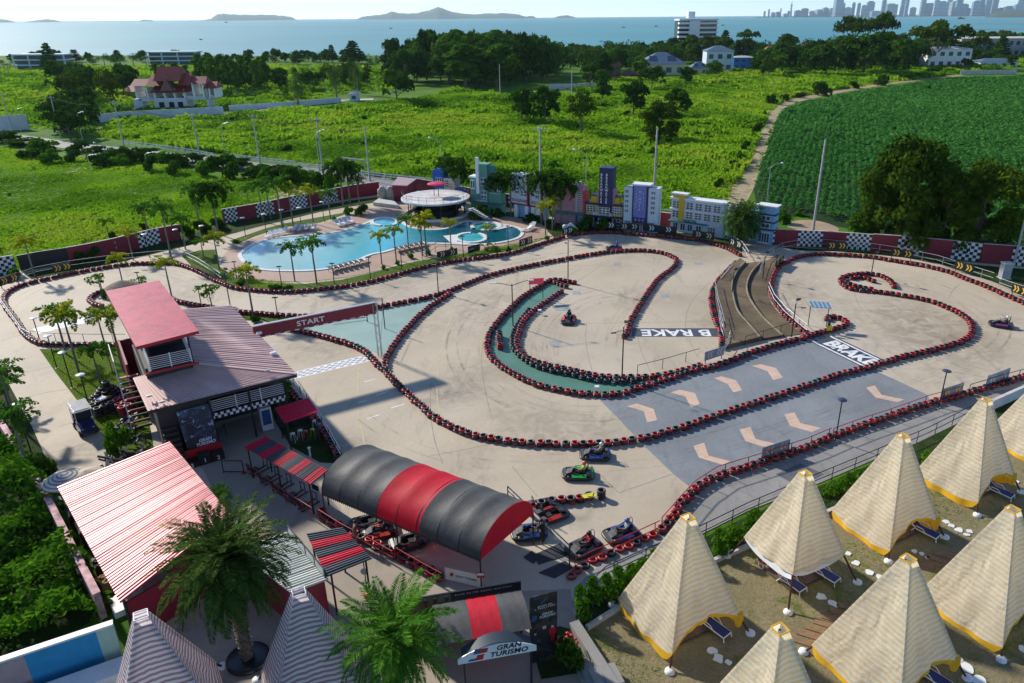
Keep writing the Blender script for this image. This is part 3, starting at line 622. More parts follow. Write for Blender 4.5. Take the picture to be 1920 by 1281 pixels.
def crop(name,poly,n,seed):
 P=scatter(poly,n,seed,130);rg=np.random.default_rng(seed);d=np.hypot(P[:,0],P[:,1]);far=np.clip(d/150,.8,2.2)
 ax=np.array([.35,.94]);row=np.round((P@np.array([.94,-.35]))/1.15)*1.15;al=P@ax+rg.uniform(-.1,.1,len(P));P=np.outer(row,[.94,-.35])+np.outer(al,ax)+rg.normal(size=P.shape)*.14
 V_,T_=[],[];hz=.75+.75*vnoise(P[:,0],P[:,1],14,seed)
 for k in range(9):
  a=rg.uniform(0,6.28,len(P));r=rg.uniform(.1,.62,len(P))*far;z=hz*rg.uniform(.55,1.1,len(P))*(1-.3*r/far)
  Q=np.stack([P[:,0]+np.cos(a)*r,P[:,1]+np.sin(a)*r,z],1);N=np.stack([np.cos(a)*.7,np.sin(a)*.7,np.full(len(P),.9)],1)+rg.normal(size=(len(P),3))*.35
  V,_=leaf_quads(Q,N,.34*far*rg.uniform(.7,1.3,len(P)),rg,1.7);V_.append(V);T_.append(np.clip(vnoise(P[:,0],P[:,1],30,seed+5)*.5+rg.uniform(0,.55,len(P)),0,1))
 V=np.concatenate(V_);o=bpy.data.objects.new(name,np_mesh(name,V,np.arange(len(V)).reshape(-1,4),M_CASS,np.concatenate(T_)));COL.objects.link(o);o['kind']='stuff';o['label']='rows of deep green leafy crop plants in the field at the right'
ground_sheet('farm_soil',[(1425,420),(1412,350),(1424,300),(1446,250),(1468,210),(1500,196),(1560,183),(1640,169),(1720,158),(1800,148),(1930,144),(2300,138),(2350,470),(1930,470),(1650,440),(1570,425),(1500,405)],.015,M_FARMSOIL)
crop('crop_plants',CASS_F,24000,47)
JUN=[(-420,760),(-60,700),(20,830),(75,900),(105,960),(150,1060),(200,1150),(120,1195),(0,1245),(-150,1330),(-500,1500)]
P=scatter(JUN,5200,51);rg=np.random.default_rng(52);V_,T_=[],[];hz=.25+3.6*vnoise(P[:,0],P[:,1],2.2,53)**1.6*(vnoise(P[:,0],P[:,1],6,54)+.35);cl=vnoise(P[:,0],P[:,1],3.3,55)
for k in range(9):
 a=rg.uniform(0,6.28,len(P));r=rg.uniform(0,.5,len(P));Q=np.stack([P[:,0]+np.cos(a)*r,P[:,1]+np.sin(a)*r,hz*rg.uniform(.5,1.1,len(P))],1)
 V,_=leaf_quads(Q,rg.normal(size=(len(P),3))*.6+np.array([0,0,1.0]),rg.uniform(.07,.3,len(P)),rg,2.1);V_.append(V);T_.append(np.clip(cl*.7+rg.uniform(-.1,.45,len(P)),0,1))
V=np.concatenate(V_);o=bpy.data.objects.new('undergrowth',np_mesh('undergrowth',V,np.arange(len(V)).reshape(-1,4),M_SHRUB,np.concatenate(T_)));COL.objects.link(o);o['kind']='stuff';o['label']='dense green undergrowth outside the left boundary wall'
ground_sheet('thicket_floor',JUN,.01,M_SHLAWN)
YG=scatter([(1100,1185),(1180,1135),(1360,1050),(1640,930),(1960,800),(2000,1330),(1180,1330)],9000,57);k=vnoise(YG[:,0],YG[:,1],1.6,58)*.6+vnoise(YG[:,0],YG[:,1],5,59)*.6>.57
tufts('yard_grass',YG[k],M_WILD,60,5,(.03,.09),.12,.03,'thin patchy grass growing through the sand between the tents',-.15)
LG=np.concatenate([scatter([(78,658),(238,658),(290,692),(270,760),(280,845),(216,846),(186,803),(142,743),(108,700)],5000,61),scatter([(440,520),(570,532),(700,510),(900,470),(1020,446),(960,468),(820,491),(640,537),(520,546),(440,538)],5000,62)])
tufts('lawn_grass',LG,M_WILD,63,4,(.04,.10),.16,.04,'mown lawn grass beside the clubhouse and below the pool',-.1)
tufts('verge_grass',scatter([(-300,240),(-200,130),(300,122),(740,124),(760,165),(640,180),(540,200),(180,225),(180,255),(0,235)],9000,64,260),M_WILD,65,5,(.3,1.0),.8,.25,'grass around the red roofed villa and the shore road',.0)
tufts('far_grass',scatter([(1060,165),(1200,140),(1500,122),(1990,96),(1990,112),(1600,130),(1300,158),(1100,180)],6000,66,330),M_WILD,67,5,(.3,1.0),.9,.28,'grass under the far trees at the right',.0)

# ================================================================== trees and shrubs, one object each
BELT='dark trees of the belt before the sea'
def belt(poly,n,seed,kinds,h,wratio,label,group):
 P=scatter(poly,n*6,seed);P=P[np.argsort(-P[:,1])];keep=[];rg=random.Random(seed)
 for x,y in P[np.random.default_rng(seed).permutation(len(P))]:
  if all((x-a)**2+(y-b)**2>(3.2)**2 for a,b in keep):keep.append((x,y))
  if len(keep)>=n:break
 for x,y in keep:
  hh=rg.uniform(*h);place_tree(rg.choice(kinds),'tree',x,y,hh,hh*rg.uniform(*wratio),label,'tree',group)
def wood(name,poly,n,seed,h,wr,label,m):
 P=scatter(poly,n,seed);rg=np.random.default_rng(seed);Vs,Ts=[],[]
 for x,y in P:
  hh=rg.uniform(*h);w_=hh*rg.uniform(*wr)*.5;k=330;bn=7;bc=np.stack([rg.uniform(-.6,.6,bn)*w_,rg.uniform(-.6,.6,bn)*w_,rg.uniform(.3,.8,bn)*hh],1);b_=rg.integers(0,bn,k)
  d=rg.normal(size=(k,3));d/=np.linalg.norm(d,axis=1,keepdims=True);Q=bc[b_]+d*w_*.5*rg.uniform(.7,1.1,(k,1))+np.array([x,y,0]);Q[:,2]=np.maximum(Q[:,2],.3)
  V,_=leaf_quads(Q,d+rg.normal(size=(k,3))*.5+np.array([0,0,.2]),rg.uniform(.5,1.15,k)*hh/11,rg);Vs.append(V);Ts.append(np.clip(rg.uniform(0,.4)+rg.uniform(0,.6,k),0,1))
 V=np.concatenate(Vs);o=bpy.data.objects.new(name,np_mesh(name,V,np.arange(len(V)).reshape(-1,4),m,np.concatenate(Ts)));COL.objects.link(o);tag(o,label,None,None,'stuff')
wood('distant_wood',[(1060,122),(1130,108),(1200,105),(1400,104),(1600,100),(1990,92),(1990,112),(1850,118),(1640,132),(1500,140),(1420,128),(1300,124),(1220,135),(1130,150),(1060,156)],240,301,(7,13),(.9,1.3),'far mass of dark woodland along the shore at the right',M_TREE)
wood('dense_wood',[(735,150),(800,132),(900,126),(1040,126),(1062,150),(980,164),(860,168),(760,160)],60,302,(9,17),(.8,1.1),'dark mass of the dense wood behind the meadow',M_TREE)
wood('shore_scrub',[(-160,116),(60,113),(300,112),(480,112),(740,116),(740,124),(480,120),(300,119),(60,124),(-160,128)],90,303,(3,6.5),(1.1,1.7),'low dark scrub along the shore at the left',M_TREE)
wood('garden_scrub',[(480,150),(600,136),(740,140),(740,170),(640,176),(560,190),(500,184),(430,176),(400,160)],60,304,(3,6),(.9,1.4),'dark garden planting along the villa drive',M_TREE)
belt([(480,112),(560,108),(700,112),(740,118),(740,128),(600,124),(480,122)],20,71,['round','broad','round'],(5,9),(.9,1.4),'low dark rounded tree on the ridge before the pale sea','trees on the ridge left of the tall wood')
belt([(725,150),(800,130),(900,124),(1000,124),(1060,130),(1060,150),(980,166),(880,168),(760,160)],46,72,['round','broad','round','tall','bright'],(13,22),(.65,1.0),'tall dark tree in the dense wood behind the meadow','trees of the dense wood behind the meadow')
belt([(1060,125),(1120,112),(1200,108),(1260,108),(1260,128),(1200,150),(1120,160),(1060,155)],34,73,['broad','round','umbrella','bright'],(8,13),(.9,1.3),'dark green tree among the red roofed houses','trees among the red roofed houses')
belt([(1250,112),(1400,108),(1560,104),(1700,98),(1850,94),(1990,92),(1990,106),(1850,112),(1700,118),(1560,124),(1420,122),(1260,118)],70,74,['broad','round','umbrella','umbrella','tall','conifer'],(10,17),(.8,1.3),'dark crowned tree in the belt before the far city',BELT)
belt([(1420,145),(1480,132),(1560,122),(1660,116),(1760,116),(1760,126),(1640,134),(1520,148),(1430,156)],34,75,['broad','round','bright','round'],(9,15),(.9,1.3),'leafy tree at the edge of the far meadow','trees along the far edge of the meadow')
belt([(1780,118),(1990,108),(1990,124),(1800,132)],10,76,['broad','round'],(5,9),(1,1.4),'tree beside the long grey building','trees beside the long grey building')
belt([(-160,116),(20,116),(120,112),(260,112),(380,112),(480,112),(480,122),(260,122),(60,126),(-160,130)],26,77,['round','broad','conifer'],(5,9),(.9,1.5),'small dark tree on the shore beside the white villas','trees on the shore by the white villas')
belt([(60,195),(90,170),(200,150),(250,175),(250,210),(180,200),(110,215)],12,78,['round','broad','open'],(9,14),(.8,1.2),'dark tree left of the red roofed villa','trees left of the red roofed villa')
belt([(110,268),(118,225),(160,215),(178,240),(172,270)],7,79,['round','broad'],(7,10),(1.0,1.3),'very dark tree beside the white roadside wall','trees beside the white roadside wall')
for i in range(14):
 px=378+i*9.4+(i%3)*2;tree_px('tall','tree',px,168+(i%4)*4-i*.3,100+(i*7)%13,22,'slim pale green tree in the row behind the villa','tree','slim trees behind the villa')
for i,px in enumerate((296,312,330,350)):tree_px('tall','tree',px,155,118+i%2*4,18,'slim light green tree behind the villa roof','tree','slim trees behind the villa roof')
for i,(px,py,yt)in enumerate([(175,128,106),(198,128,108),(228,128,106),(252,128,107),(276,128,108),(4,145,116),(20,150,122),(1640,120,92),(1510,118,78)]):tree_px('coconut','coconut_palm',px,py,yt,26,'small dark palm on the shore skyline','palm','palms on the shore skyline')
for px,py,yt,wd,k,lab in[(978,232,163,56,'round','dark dense round tree in the meadow, left of a touching pair'),(1022,238,160,60,'round','dark dense round tree in the meadow, right of a touching pair'),(1090,252,165,72,'open','loose olive tree with bare trunks in the middle of the meadow'),(1130,192,130,34,'tall','light green slender tree behind the meadow trees'),(1187,216,150,58,'round','grey green round tree between two meadow trees'),(1236,268,188,78,'grand','big olive green tree at the right of the meadow trees'),(1266,222,164,56,'round','dark tree just behind the big olive green meadow tree'),(745,196,130,76,'broad','dark tree leaning right beside the villa drive'),(1106,168,112,40,'round','dark upright tree left of the brown house'),(1682,462,252,168,'grand','huge dark tree with sunlit yellow green top behind the red wall'),(1828,468,300,160,'grand','second huge dark tree with lit crown, right of the tallest one'),(1760,472,322,110,'grand','dark tree filling the gap between the two huge trees'),(1640,455,310,70,'grand','lower dark tree at the left foot of the huge tree'),(1612,452,402,62,'bright','low leafy tree at the left edge of the huge dark trees'),(97,132,80,34,'conifer','tall dark tree in front of the left white shore villa'),(624,118,84,24,'conifer','slim dark conical tree on the ridge against the sea'),(664,120,76,48,'conifer','wide dark conical tree on the ridge against the sea'),(1592,118,28,80,'umbrella','tall umbrella crowned tree breaking the city skyline, left of the pair'),(1648,116,20,62,'umbrella','tall umbrella crowned tree breaking the city skyline, right of the pair'),(1618,142,56,120,'broad','broad dark green tree under the umbrella crowned trees'),(1742,116,42,26,'umbrella','small flat topped tree before the far towers'),(1752,128,36,118,'umbrella','wide spreading tree with bare trunk by the white house'),(1548,146,82,70,'round','dark green tree left of the orange roof'),(1690,148,72,60,'round','dark tree hiding the orange roofed hall'),(1222,168,122,54,'broad','dark bushy tree before the blue roofed house'),(1284,160,124,34,'round','dark round tree right of the blue roofed house'),(1338,150,112,34,'bright','green tree before the pale two storey house'),(1440,150,102,44,'open','grey green feathery tree right of the blue house'),(1270,118,86,26,'bright','yellow green round tree behind the blue roofed house'),(850,155,55,62,'bright','tall tree with lit yellow green crown in the dense wood'),(800,150,54,62,'round','tall dark tree at the left peak of the dense wood'),(885,150,56,74,'broad','tall dark tree at the right peak of the dense wood'),(760,158,90,50,'round','dark tree at the left end of the dense wood'),(1400,98,54,44,'umbrella','dark umbrella tree right of the white apartment tower'),(1358,96,56,30,'conifer','dark pointed tree just right of the apartment tower')]:
 tree_px(k,'tree',px,py,yt,wd,lab)
for px,py,yt,wd,k,lab in[(560,200,160,30,'datefar','bushy palm beside the villa drive'),(632,186,142,34,'datefar','rounded date palm left of the drive gatehouse'),(672,178,134,26,'datefar','tall date palm right of the drive gatehouse'),(610,172,132,24,'coconut','slender palm in the garden behind the drive')]:
 tree_px(k,'palm_tree',px,py,yt,wd,lab,'palm')
belt([(500,180),(520,150),(620,138),(740,145),(720,172),(640,168),(560,182)],16,80,['round','open','coconut','broad'],(6,9),(.7,1.1),'small garden tree beside the villa drive','garden trees beside the villa drive')
def shrubs(pts,kinds,label,group,name='bush'):
 for i,(px,py,yt,wd)in enumerate(pts):
  p=G(px,py);d=proj(p)[2];h=hgt(px,py,yt);place_tree(kinds[i%len(kinds)],name,p.x,p.y,h,wd*d/F_PX,label,'bush',group)
rd=random.Random(91)
shrubs([(x,268+(x-0)*.112+rd.uniform(-2,8),250+x*.108+rd.uniform(-8,5),rd.uniform(42,74))for x in[10,45,80,150,180,215,245,270,300,330,362,390,420,452,484,512,540,575]],['darkshrub','round','shrub'],'dark bush in the thicket beside the country road','bushes beside the country road')
shrubs([(x,288+x*.09+rd.uniform(0,10),268+x*.085+rd.uniform(-6,6),rd.uniform(34,64))for x in[60,100,140,190,230,285,330,380,440,480,505,545,600,625]],['darkshrub','shrub','darkshrub'],'green bush between the road and the empty plot','bushes between the road and the empty plot')
shrubs([(rd.uniform(460,1340),0,0,0)for _ in range(0)],['shrub'],'','')
P=scatter(MID_F,60,92);pr=[proj((x,y,0))for x,y in P]
shrubs([(a,b-1,b-1-rd.uniform(5,13)*200/c,rd.uniform(9,24)*200/c)for a,b,c in pr if c>120],['darkshrub','shrub'],'dark low shrub standing in the tall meadow grass','shrubs in the tall meadow grass')
P=scatter(LEFT_F,12,93);pr=[proj((x,y,0))for x,y in P]
shrubs([(a,b,b-rd.uniform(3,6),rd.uniform(8,16))for a,b,c in pr],['shrub'],'small green shrub in the short grass of the empty plot','shrubs in the empty plot')
shrubs([(x,352-i*17+rd.uniform(-4,4),334-i*17.5,24)for i,x in enumerate((1348,1362,1374,1386,1398,1408,1420))],['darkshrub','shrub'],'dark shrub along the left edge of the dirt track','shrubs along the dirt track')
shrubs([(1535,180,152,48),(1445,196,176,26),(1470,190,176,24),(1655,160,140,32),(1600,166,152,26),(1700,150,138,24),(1750,140,124,40),(1780,137,128,20),(1500,184,172,22),(1725,146,136,20)],['darkshrub'],'dark shrub on the bank above the crop field','shrubs on the bank above the crop field')
shrubs([(1740,172,160,10)],['darkshrub'],'lone dark sapling standing in the crop field',None)
shrubs([(1465,418,390,36),(1450,405,384,30),(1500,405,392,26),(1410,400,380,24)],['shrub','darkshrub'],'bush behind the light blue facade','bushes behind the light blue facade')
for px,py,yt,wd,k,lab in[(28,522,500,28,'shrub','rounded green bush by the left end of the checkered wall'),(152,492,470,26,'darkshrub','dark bush before the red wall, left of a pair'),(180,488,463,32,'darkshrub','dark bush before the red wall, right of a pair'),(213,452,434,18,'darkshrub','dark clipped bush standing over the wall top'),(270,432,418,20,'darkshrub','dark bush behind the checkered wall'),(350,446,420,40,'darkshrub','dark hedge bush at the gap in the red wall'),(380,440,412,44,'darkshrub','dark hedge bush under the drooping palm'),(408,430,408,40,'darkshrub','dark hedge bush at the right end of the gap'),(655,402,385,24,'shrub','leafy green shrub at the upper pool corner'),(680,404,383,32,'darkshrub','grey green bush at the upper pool corner'),(626,414,405,12,'shrub','small yellowish bush beside the loungers'),(441,456,449,18,'shrub','low clipped bush at the left pool path'),(200,560,541,18,'shrub','green bush beside the thatched parasol'),(720,505,496,12,'shrub','clipped ball bush under the left yellow palm'),(745,496,487,12,'shrub','clipped ball bush under the second yellow palm'),(770,485,473,16,'shrub','clipped ball bush near the lower loungers'),(802,478,467,14,'shrub','clipped ball bush before the spa pool'),(848,472,463,16,'shrub','clipped ball bush at the spa corner'),(928,481,460,26,'bright','bright yellow green bush at the pool lawn end'),(955,472,463,14,'shrub','small bush right of the bright yellow green one'),(1025,450,441,14,'shrub','small bush at the right end of the pool lawn'),(455,536,521,22,'darkshrub','dark spiky bush behind the tyres at the pool path'),(515,545,534,40,'darkshrub','long dark bush behind the tyres below the pool'),(540,545,536,30,'darkshrub','low dark bush behind the red tyres below the pool'),(478,604,592,22,'darkshrub','dark bush on the small lawn behind the clubhouse'),(536,608,594,24,'bright','yellow flowering bush behind the start banner'),(228,848,788,58,'shrub','big clipped round bush below the clubhouse stairs'),(525,762,722,38,'bright','yellow green bush beside the clubhouse corner'),(535,735,708,30,'shrub','green bush at the clubhouse corner fence'),(1062,1250,1200,74,'darkshrub','dark round bush with red flowers at the entrance'),(85,900,850,60,'darkshrub','dark leafy plant behind the striped parasol'),(1100,432,405,40,'darkshrub','dark bush before the pink facade'),(1130,432,408,30,'darkshrub','dark bush before the yellow facade'),(900,410,385,44,'darkshrub','dark bush before the green facade'),(930,408,390,34,'darkshrub','dark bush beside the green facade'),(1000,415,402,46,'darkshrub','low dark bush before the white hotel facade'),(1075,437,424,26,'shrub','low green bush right of the white sculpture')]:
 p=G(px,py);d=proj(p)[2];place_tree(k,'bush',p.x,p.y,hgt(px,py,yt),wd*d/F_PX,lab,'bush')
hedge=[(1200,1098,1050),(1250,1078,1036),(1300,1056,1014),(1445,984,958),(1470,974,950),(1650,894,874),(1088,1165,1105),(1112,1140,1086),(1138,1130,1080),(1160,1118,1066),(1180,1112,1062),(1224,1082,1030),(1345,1040,996),(1372,1022,988),(1385,1018,990),(1408,1000,956),(1425,992,968),(1555,930,908),(1575,922,898),(1592,912,890),(1612,902,884),(1735,868,850),(1742,862,846)]
for px,py,yt in hedge:
 p=G(px,py);place_tree('hedgeplant','hedge_plant',p.x,p.y,hgt(px,py,yt)*1.05,1.15,'upright green hedge plant behind the white kerb of the tent yard','hedge plant','hedge plants along the tent yard kerb')
def palm(px,py,yt,k,label,group=None):
 K=KIND[k];top=hgt(px,py,yt);h=max(1.2,(top-.35*K[3]*.5));p=G(px,py);s_=h/K[2]
 t_=place_tree(k,'palm_tree',p.x,p.y,None,None,label,'palm',group);t_.scale=(max(.95,min(1.35,s_*1.2)),)*2+(s_,);return t_
for px,py,yt,k,lab in[(553,528,461,'foxtail','green palm on the pool edge, left of a pair'),(594,532,452,'foxtail','green palm on the pool edge, right of a pair'),(716,496,438,'foxtaily','yellowish palm at the lower pool edge, leftmost of its row'),(743,488,429,'foxtaily','yellowish palm at the lower pool edge, second of its row'),(766,466,408,'foxtail','green palm between the yellow palms by the pool bar'),(792,480,416,'foxtaily','yellow palm before the round bar, left of a close pair'),(800,482,405,'foxtaily','taller yellow palm before the round bar, right of a close pair'),(846,466,414,'foxtaily','bright yellow palm before the round bar'),(914,462,423,'foxtaily','folded yellow palm beside the small spa pool'),(1023,442,383,'foxtaily','yellow green palm before the white facade, left of a pair'),(1036,432,375,'foxtaily','yellow green palm before the white facade, right of a pair'),(475,592,505,'foxtaily','yellow green palm on the little lawn by the brown roof'),(322,556,488,'foxtaily','yellow palm behind the upper red roof'),(232,538,480,'foxtaily','yellow palm beside the thatched parasol'),(412,506,442,'foxtaily','yellow green palm at the left pool corner'),(382,482,448,'foxtail','small green palm left of the pool corner'),(66,520,450,'foxtaily','yellow palm before the left checkered wall'),(2,505,465,'foxtaily','yellow palm cut by the left picture edge'),(205,447,412,'foxtail','palm behind the wall near a clipped bush'),(250,488,434,'foxtaily','yellow palm before the red and checkered wall'),(282,456,388,'foxtail','tall palm before the red wall, left of a close pair'),(322,486,388,'foxtail','tall palm before the red wall, right of a close pair'),(348,468,408,'foxtail','palm at the dark hedge'),(378,440,356,'foxtail','tall palm at the hedge beside the drooping one'),(410,440,350,'foxtailbig','big drooping dark palm at the hedge'),(466,382,352,'foxtail','small palm outside the wall in bare soil'),(494,416,342,'royal','tall palm at the path behind the pool, first from the left'),(508,412,344,'royal','tall palm at the path behind the pool, second from the left'),(530,430,340,'royal','tall palm at the path behind the pool, third from the left'),(550,424,352,'foxtaily','yellowish palm at the path behind the pool'),(588,420,355,'foxtaily','yellowish palm behind the white loungers'),(620,412,360,'foxtail','thin palm near the upper pool corner'),(644,388,308,'foxtailbig','tall dark palm by the water tanks, left of a pair'),(657,384,310,'foxtailbig','tall dark palm by the water tanks, right of a pair'),(674,386,336,'foxtail','thin palm beside the water tanks'),(848,378,300,'foxtailbig','dark drooping palm before the blue facade'),(870,384,318,'foxtailbig','dark drooping palm right of the blue facade'),(933,402,332,'foxtailbig','dark drooping palm between the green and white facades'),(958,406,328,'foxtailbig','dark drooping palm at the left of the white facade'),(1015,420,330,'foxtailbig','dark drooping palm across the white facade'),(1040,424,334,'foxtailbig','thick dark drooping palm before the pink facade'),(1052,424,338,'foxtailbig','dark drooping palm touching the pink facade'),(125,665,580,'foxtail','green palm at the clubhouse lawn, left of a pair'),(150,705,588,'foxtaily','yellow green palm at the clubhouse lawn, right of a pair'),(199,655,585,'foxtail','green palm by the clubhouse tower'),(232,698,588,'foxtaily','yellow palm leaning on the clubhouse tower'),(189,720,652,'foxtail','short green palm beside the tyre pile'),(34,800,690,'royal','palm on the left boundary strip, furthest back'),(62,905,770,'royal','palm on the left boundary strip, nearest'),(20,770,712,'royal','palm cut by the left picture edge beside the concrete road')]:
 palm(px,py,yt,k,lab)
for px,py,yt,wd,lab in[(398,575,533,50,'bare branched frangipani beside the brown roof'),(190,548,512,40,'thin frangipani beside the yellow palm'),(268,542,518,36,'thin frangipani right of the thatched parasol'),(212,700,640,40,'frangipani above the tyre pile')]:tree_px('frangipani','frangipani',px,py,yt,wd,lab,'tree')
palm_kind('datemid',M_DATE,3.3,.32,.28,120,3.0,1.1,.5,16,(-.95,1.4),36,bunch=1,wleaf=.09,shaft=False)
p=G(1388,460);t_=place_tree('datemid','date_palm',p.x,p.y,None,None,'bushy date palm standing before the light blue facade','palm');t_.scale=(1.12,1.12,1.1)
def hero_palm(name,bx_,by_,ctop_px,L,nf,seed,label,green,droop,dead):
 b0=G(bx_,by_);lo,hi=1.0,9.0
 for _ in range(40):
  md=(lo+hi)/2
  if proj((b0.x,b0.y,md))[1]>ctop_px:lo=md
  else:hi=md
 h=lo;rg=np.random.default_rng(seed);V,T=fronds(rg,nf,L,droop,.52,36,(-1.3,1.42),green,bunch=1,wleaf=.034,dead=dead,tr=(.05,.35),fwd=.85,sg_=.06);V=V+np.array([0,0,h])
 t_=thing(name,label,'palm',(b0.x,b0.y,0))
 o=bpy.data.objects.new('crown',np_mesh('date_crown',V,np.arange(len(V)).reshape(-1,4),green,T));COL.objects.link(o);adopt(o,t_)
 mb=MB();rr=random.Random(seed);mb.tube([(0,0,-.1),(0,0,h*.5),(0,0,h*.85),(0,0,h+.1)],[.26,.23,.28,.24],14)
 for i in range(150):
  z=.1+(h-.1)*i/150;a=i*2.4;r_=.24;mb.beam((r_*math.cos(a),r_*math.sin(a),z),((r_+.09)*math.cos(a),(r_+.09)*math.sin(a),z+.13),.13,.05)
 mb.obj('trunk',[M_BARK],t_,True)
 if dead:
  mb=MB()
  for i in range(24):
   a=i*2.4;mb.tube([(.15*math.cos(a),.15*math.sin(a),h-.1),(.4*math.cos(a),.4*math.sin(a),h-.25),(.5*math.cos(a),.5*math.sin(a),h-.6)],[.02,.035,.05],5)
  mb.obj('fruit_stalks',[mat('date_fruit_m',(.42,.20,.03),.6,var=.3,scale=9)],t_,True)
 return t_
M_DATE1=leafmat('dark_date_leaf_m',(.02,.055,.010),(.12,.20,.04),.28,(.26,.18,.05));M_DATE2=leafmat('fresh_date_leaf_m',(.025,.10,.012),(.14,.33,.035),.32)
hero_palm('date_palm',466,1238,1050,3.3,125,101,'large drooping date palm beside the white striped tent',M_DATE1,1.1,8)
hero_palm('date_palm',752,1330,1195,3.0,70,102,'large fresh green date palm left of the entrance arch',M_DATE2,1.0,3)
mb=MB();c=G(466,1238);mb.lathe([(.2,.22),(.85,.22),(.98,.18),(1.0,.02)],(c.x,c.y,.03),24);tag(mb.obj('planter_ring',mat('black_planter_m',(.012,.012,.014),.3,var=.3)),'black round planter at the foot of the drooping date palm','planter')
rg=np.random.default_rng(5);V,T=fronds(rg,26,.9,.9,.34,16,(-.1,1.3),M_PALM,bunch=1,wleaf=.018);c=G(414,945)
t_=thing('small_palm','small bushy palm beside the glossy red roof','palm',(c.x,c.y,.03));o=bpy.data.objects.new('crown',np_mesh('small_crown',V+np.array([0,0,.7]),np.arange(len(V)).reshape(-1,4),M_PALM,T));COL.objects.link(o);adopt(o,t_);MB().cyl(0,0,0,.75,.1,.07,8).obj('trunk',[M_BARK],t_,True)
c=G(1062,1238);mb=MB();rr=random.Random(3)
for i in range(16):
 a=rr.uniform(0,6.28);r=rr.uniform(.1,.6);x,y,z=c.x+r*math.cos(a),c.y+.2+r*math.sin(a),.75+rr.uniform(0,.3)
 mb.lathe([(0,-.03),(.09,0),(.07,.05),(0,.06)],(x,y,z),6)
tag(mb.obj('flower_cluster',mat('red_flower_m',(.62,.02,.02),.6)),'red flowers on the dark bush at the entrance','flowers')

# ================================================================== tyre barriers
def tyre_mat(name,a,f_,rough):
 m,t,b,new,link=_nodes(name);oi=new('ShaderNodeObjectInfo');c=mixc(t,math_(t,'POWER',oi.outputs['Random'],2.2),a,f_);link(mixc(t,ramp(t,noise(t,coords(t,False),7,4),.45,.75),c,mul(a,.45)),b.inputs['Base Color']);b.inputs['Roughness'].default_value=rough;MATS[name]=m;return m
M_RUB=mat('black_rubber_m',(.018,.018,.02),.5,var=.3,scale=6);M_RED=tyre_mat('red_tyre_paint_m',(.36,.008,.012),(.34,.07,.06),.42);M_TBLK=tyre_mat('old_tyre_m',(.016,.016,.018),(.075,.07,.066),.5)
TPROF=[(.17,.02),(.24,.0),(.285,.03),(.30,.07),(.30,.13),(.285,.17),(.24,.20),(.17,.18),(.16,.10)]
TY={}
for k,mm in(('r',M_RED),('b',M_TBLK)):TY[k]=MB().lathe(TPROF,(0,0,0),14,closed=True).mesh('tyre',[mm])
Zc=lambda ox,oy,s,*p:[(ox+x/s,oy+y/s)for x,y in p]
RUNS=[]
def run(pts,where,pat='rb',rows=2,step=.605):RUNS.append((pts,where,pat,rows,step))
run([(22,590),(30,601),(39,614),(47,627),(61,638),(76,644),(101,646),(139,646),(182,647),(236,647)],'in the row along the clubhouse lawn','bbrb')
run([(22,590),(12,578),(5,562),(8,551),(28,539),(58,529),(93,522),(132,513),(180,504),(247,494),(290,494),(332,494),(365,505),(402,525),(438,540)],'in the row round the far left bend')
run([(446,541),(467,543),(500,546),(540,548),(597,543),(670,534),(732,519),(788,503),(822,495),(877,486),(914,482),(954,477),(985,467),(1029,453),(1058,444)],'in the row below the pool lawn')
run([(1066,442),(1093,438),(1117,436),(1156,436),(1169,438),(1244,444),(1301,449),(1331,455),(1366,466),(1390,480)],'in the row below the toy town facades')
run([(191,546),(174,553),(166,561),(174,570),(194,575)],'in the hook behind the red tower roof')
run([(222,552),(240,544),(262,541)],'in the hook under the thatched parasol')
run([(329,564),(351,570),(379,574),(410,580),(439,584),(484,588),(535,592),(575,594),(640,588),(715,575),(751,568),(793,560),(838,548),(878,531),(907,519),(961,505),(1029,491),(1071,484),(1095,479),(1143,472),(1185,469),(1213,470),(1242,474),(1263,482),(1270,488),(1266,498),(1252,510),(1235,521),(1213,551),(1190,587),(1182,603),(1177,624),(1169,633)],'in the long row dividing the upper straight')
run([(520,612),(533,616),(568,622),(600,629),(631,638),(662,647),(686,659),(697,671),(708,684)],'in the row left of the start island')
run([(708,684),(727,700),(743,719),(762,736),(784,756),(806,776),(828,791),(866,809),(900,820),(934,825),(966,829),(1000,832),(1054,834),(1102,833),(1147,831),(1173,827),(1203,823),(1230,816),(1257,808),(1295,797),(1333,783),(1370,771),(1406,759)],'in the row along the front straight')
run([(1406,759),(1446,745),(1480,735),(1515,722),(1549,711),(1582,700),(1606,694),(1636,687),(1655,680)],'in the row across the grey section')
run([(1655,680),(1695,669),(1717,664),(1752,656),(1774,650),(1798,643),(1817,633),(1825,622),(1822,608),(1814,597),(1801,588),(1787,581),(1771,574),(1749,566),(1725,560),(1698,555),(1671,551),(1644,547),(1617,545),(1590,541),(1576,530),(1576,522),(1590,517),(1606,514),(1630,513),(1655,518),(1671,527),(1677,539)],'in the row curling inside the right loop')
run([(1588,530),(1600,536),(1618,540),(1640,543)],'doubled inside the curl of the right loop','bbr')
run([(1598,522),(1616,519),(1632,525),(1640,528)],'doubled at the tip of the curl','br')
run([(722,690),(723,676),(727,665),(736,651),(743,640),(756,624),(773,605),(789,589),(810,572),(830,560),(843,550)],'in the row right of the start island')
run([(1077,530),(1059,527),(1033,524),(1019,533),(1000,544),(982,555),(965,570),(954,581),(940,595),(928,610),(918,625),(913,642),(914,663),(928,678),(951,694),(982,711),(1014,724),(1038,729),(1061,734),(1087,738),(1113,740),(1139,741),(1167,738),(1188,731),(1211,724),(1234,717),(1253,711),(1286,699),(1307,693),(1342,686)],'in the outer row of the long green island')
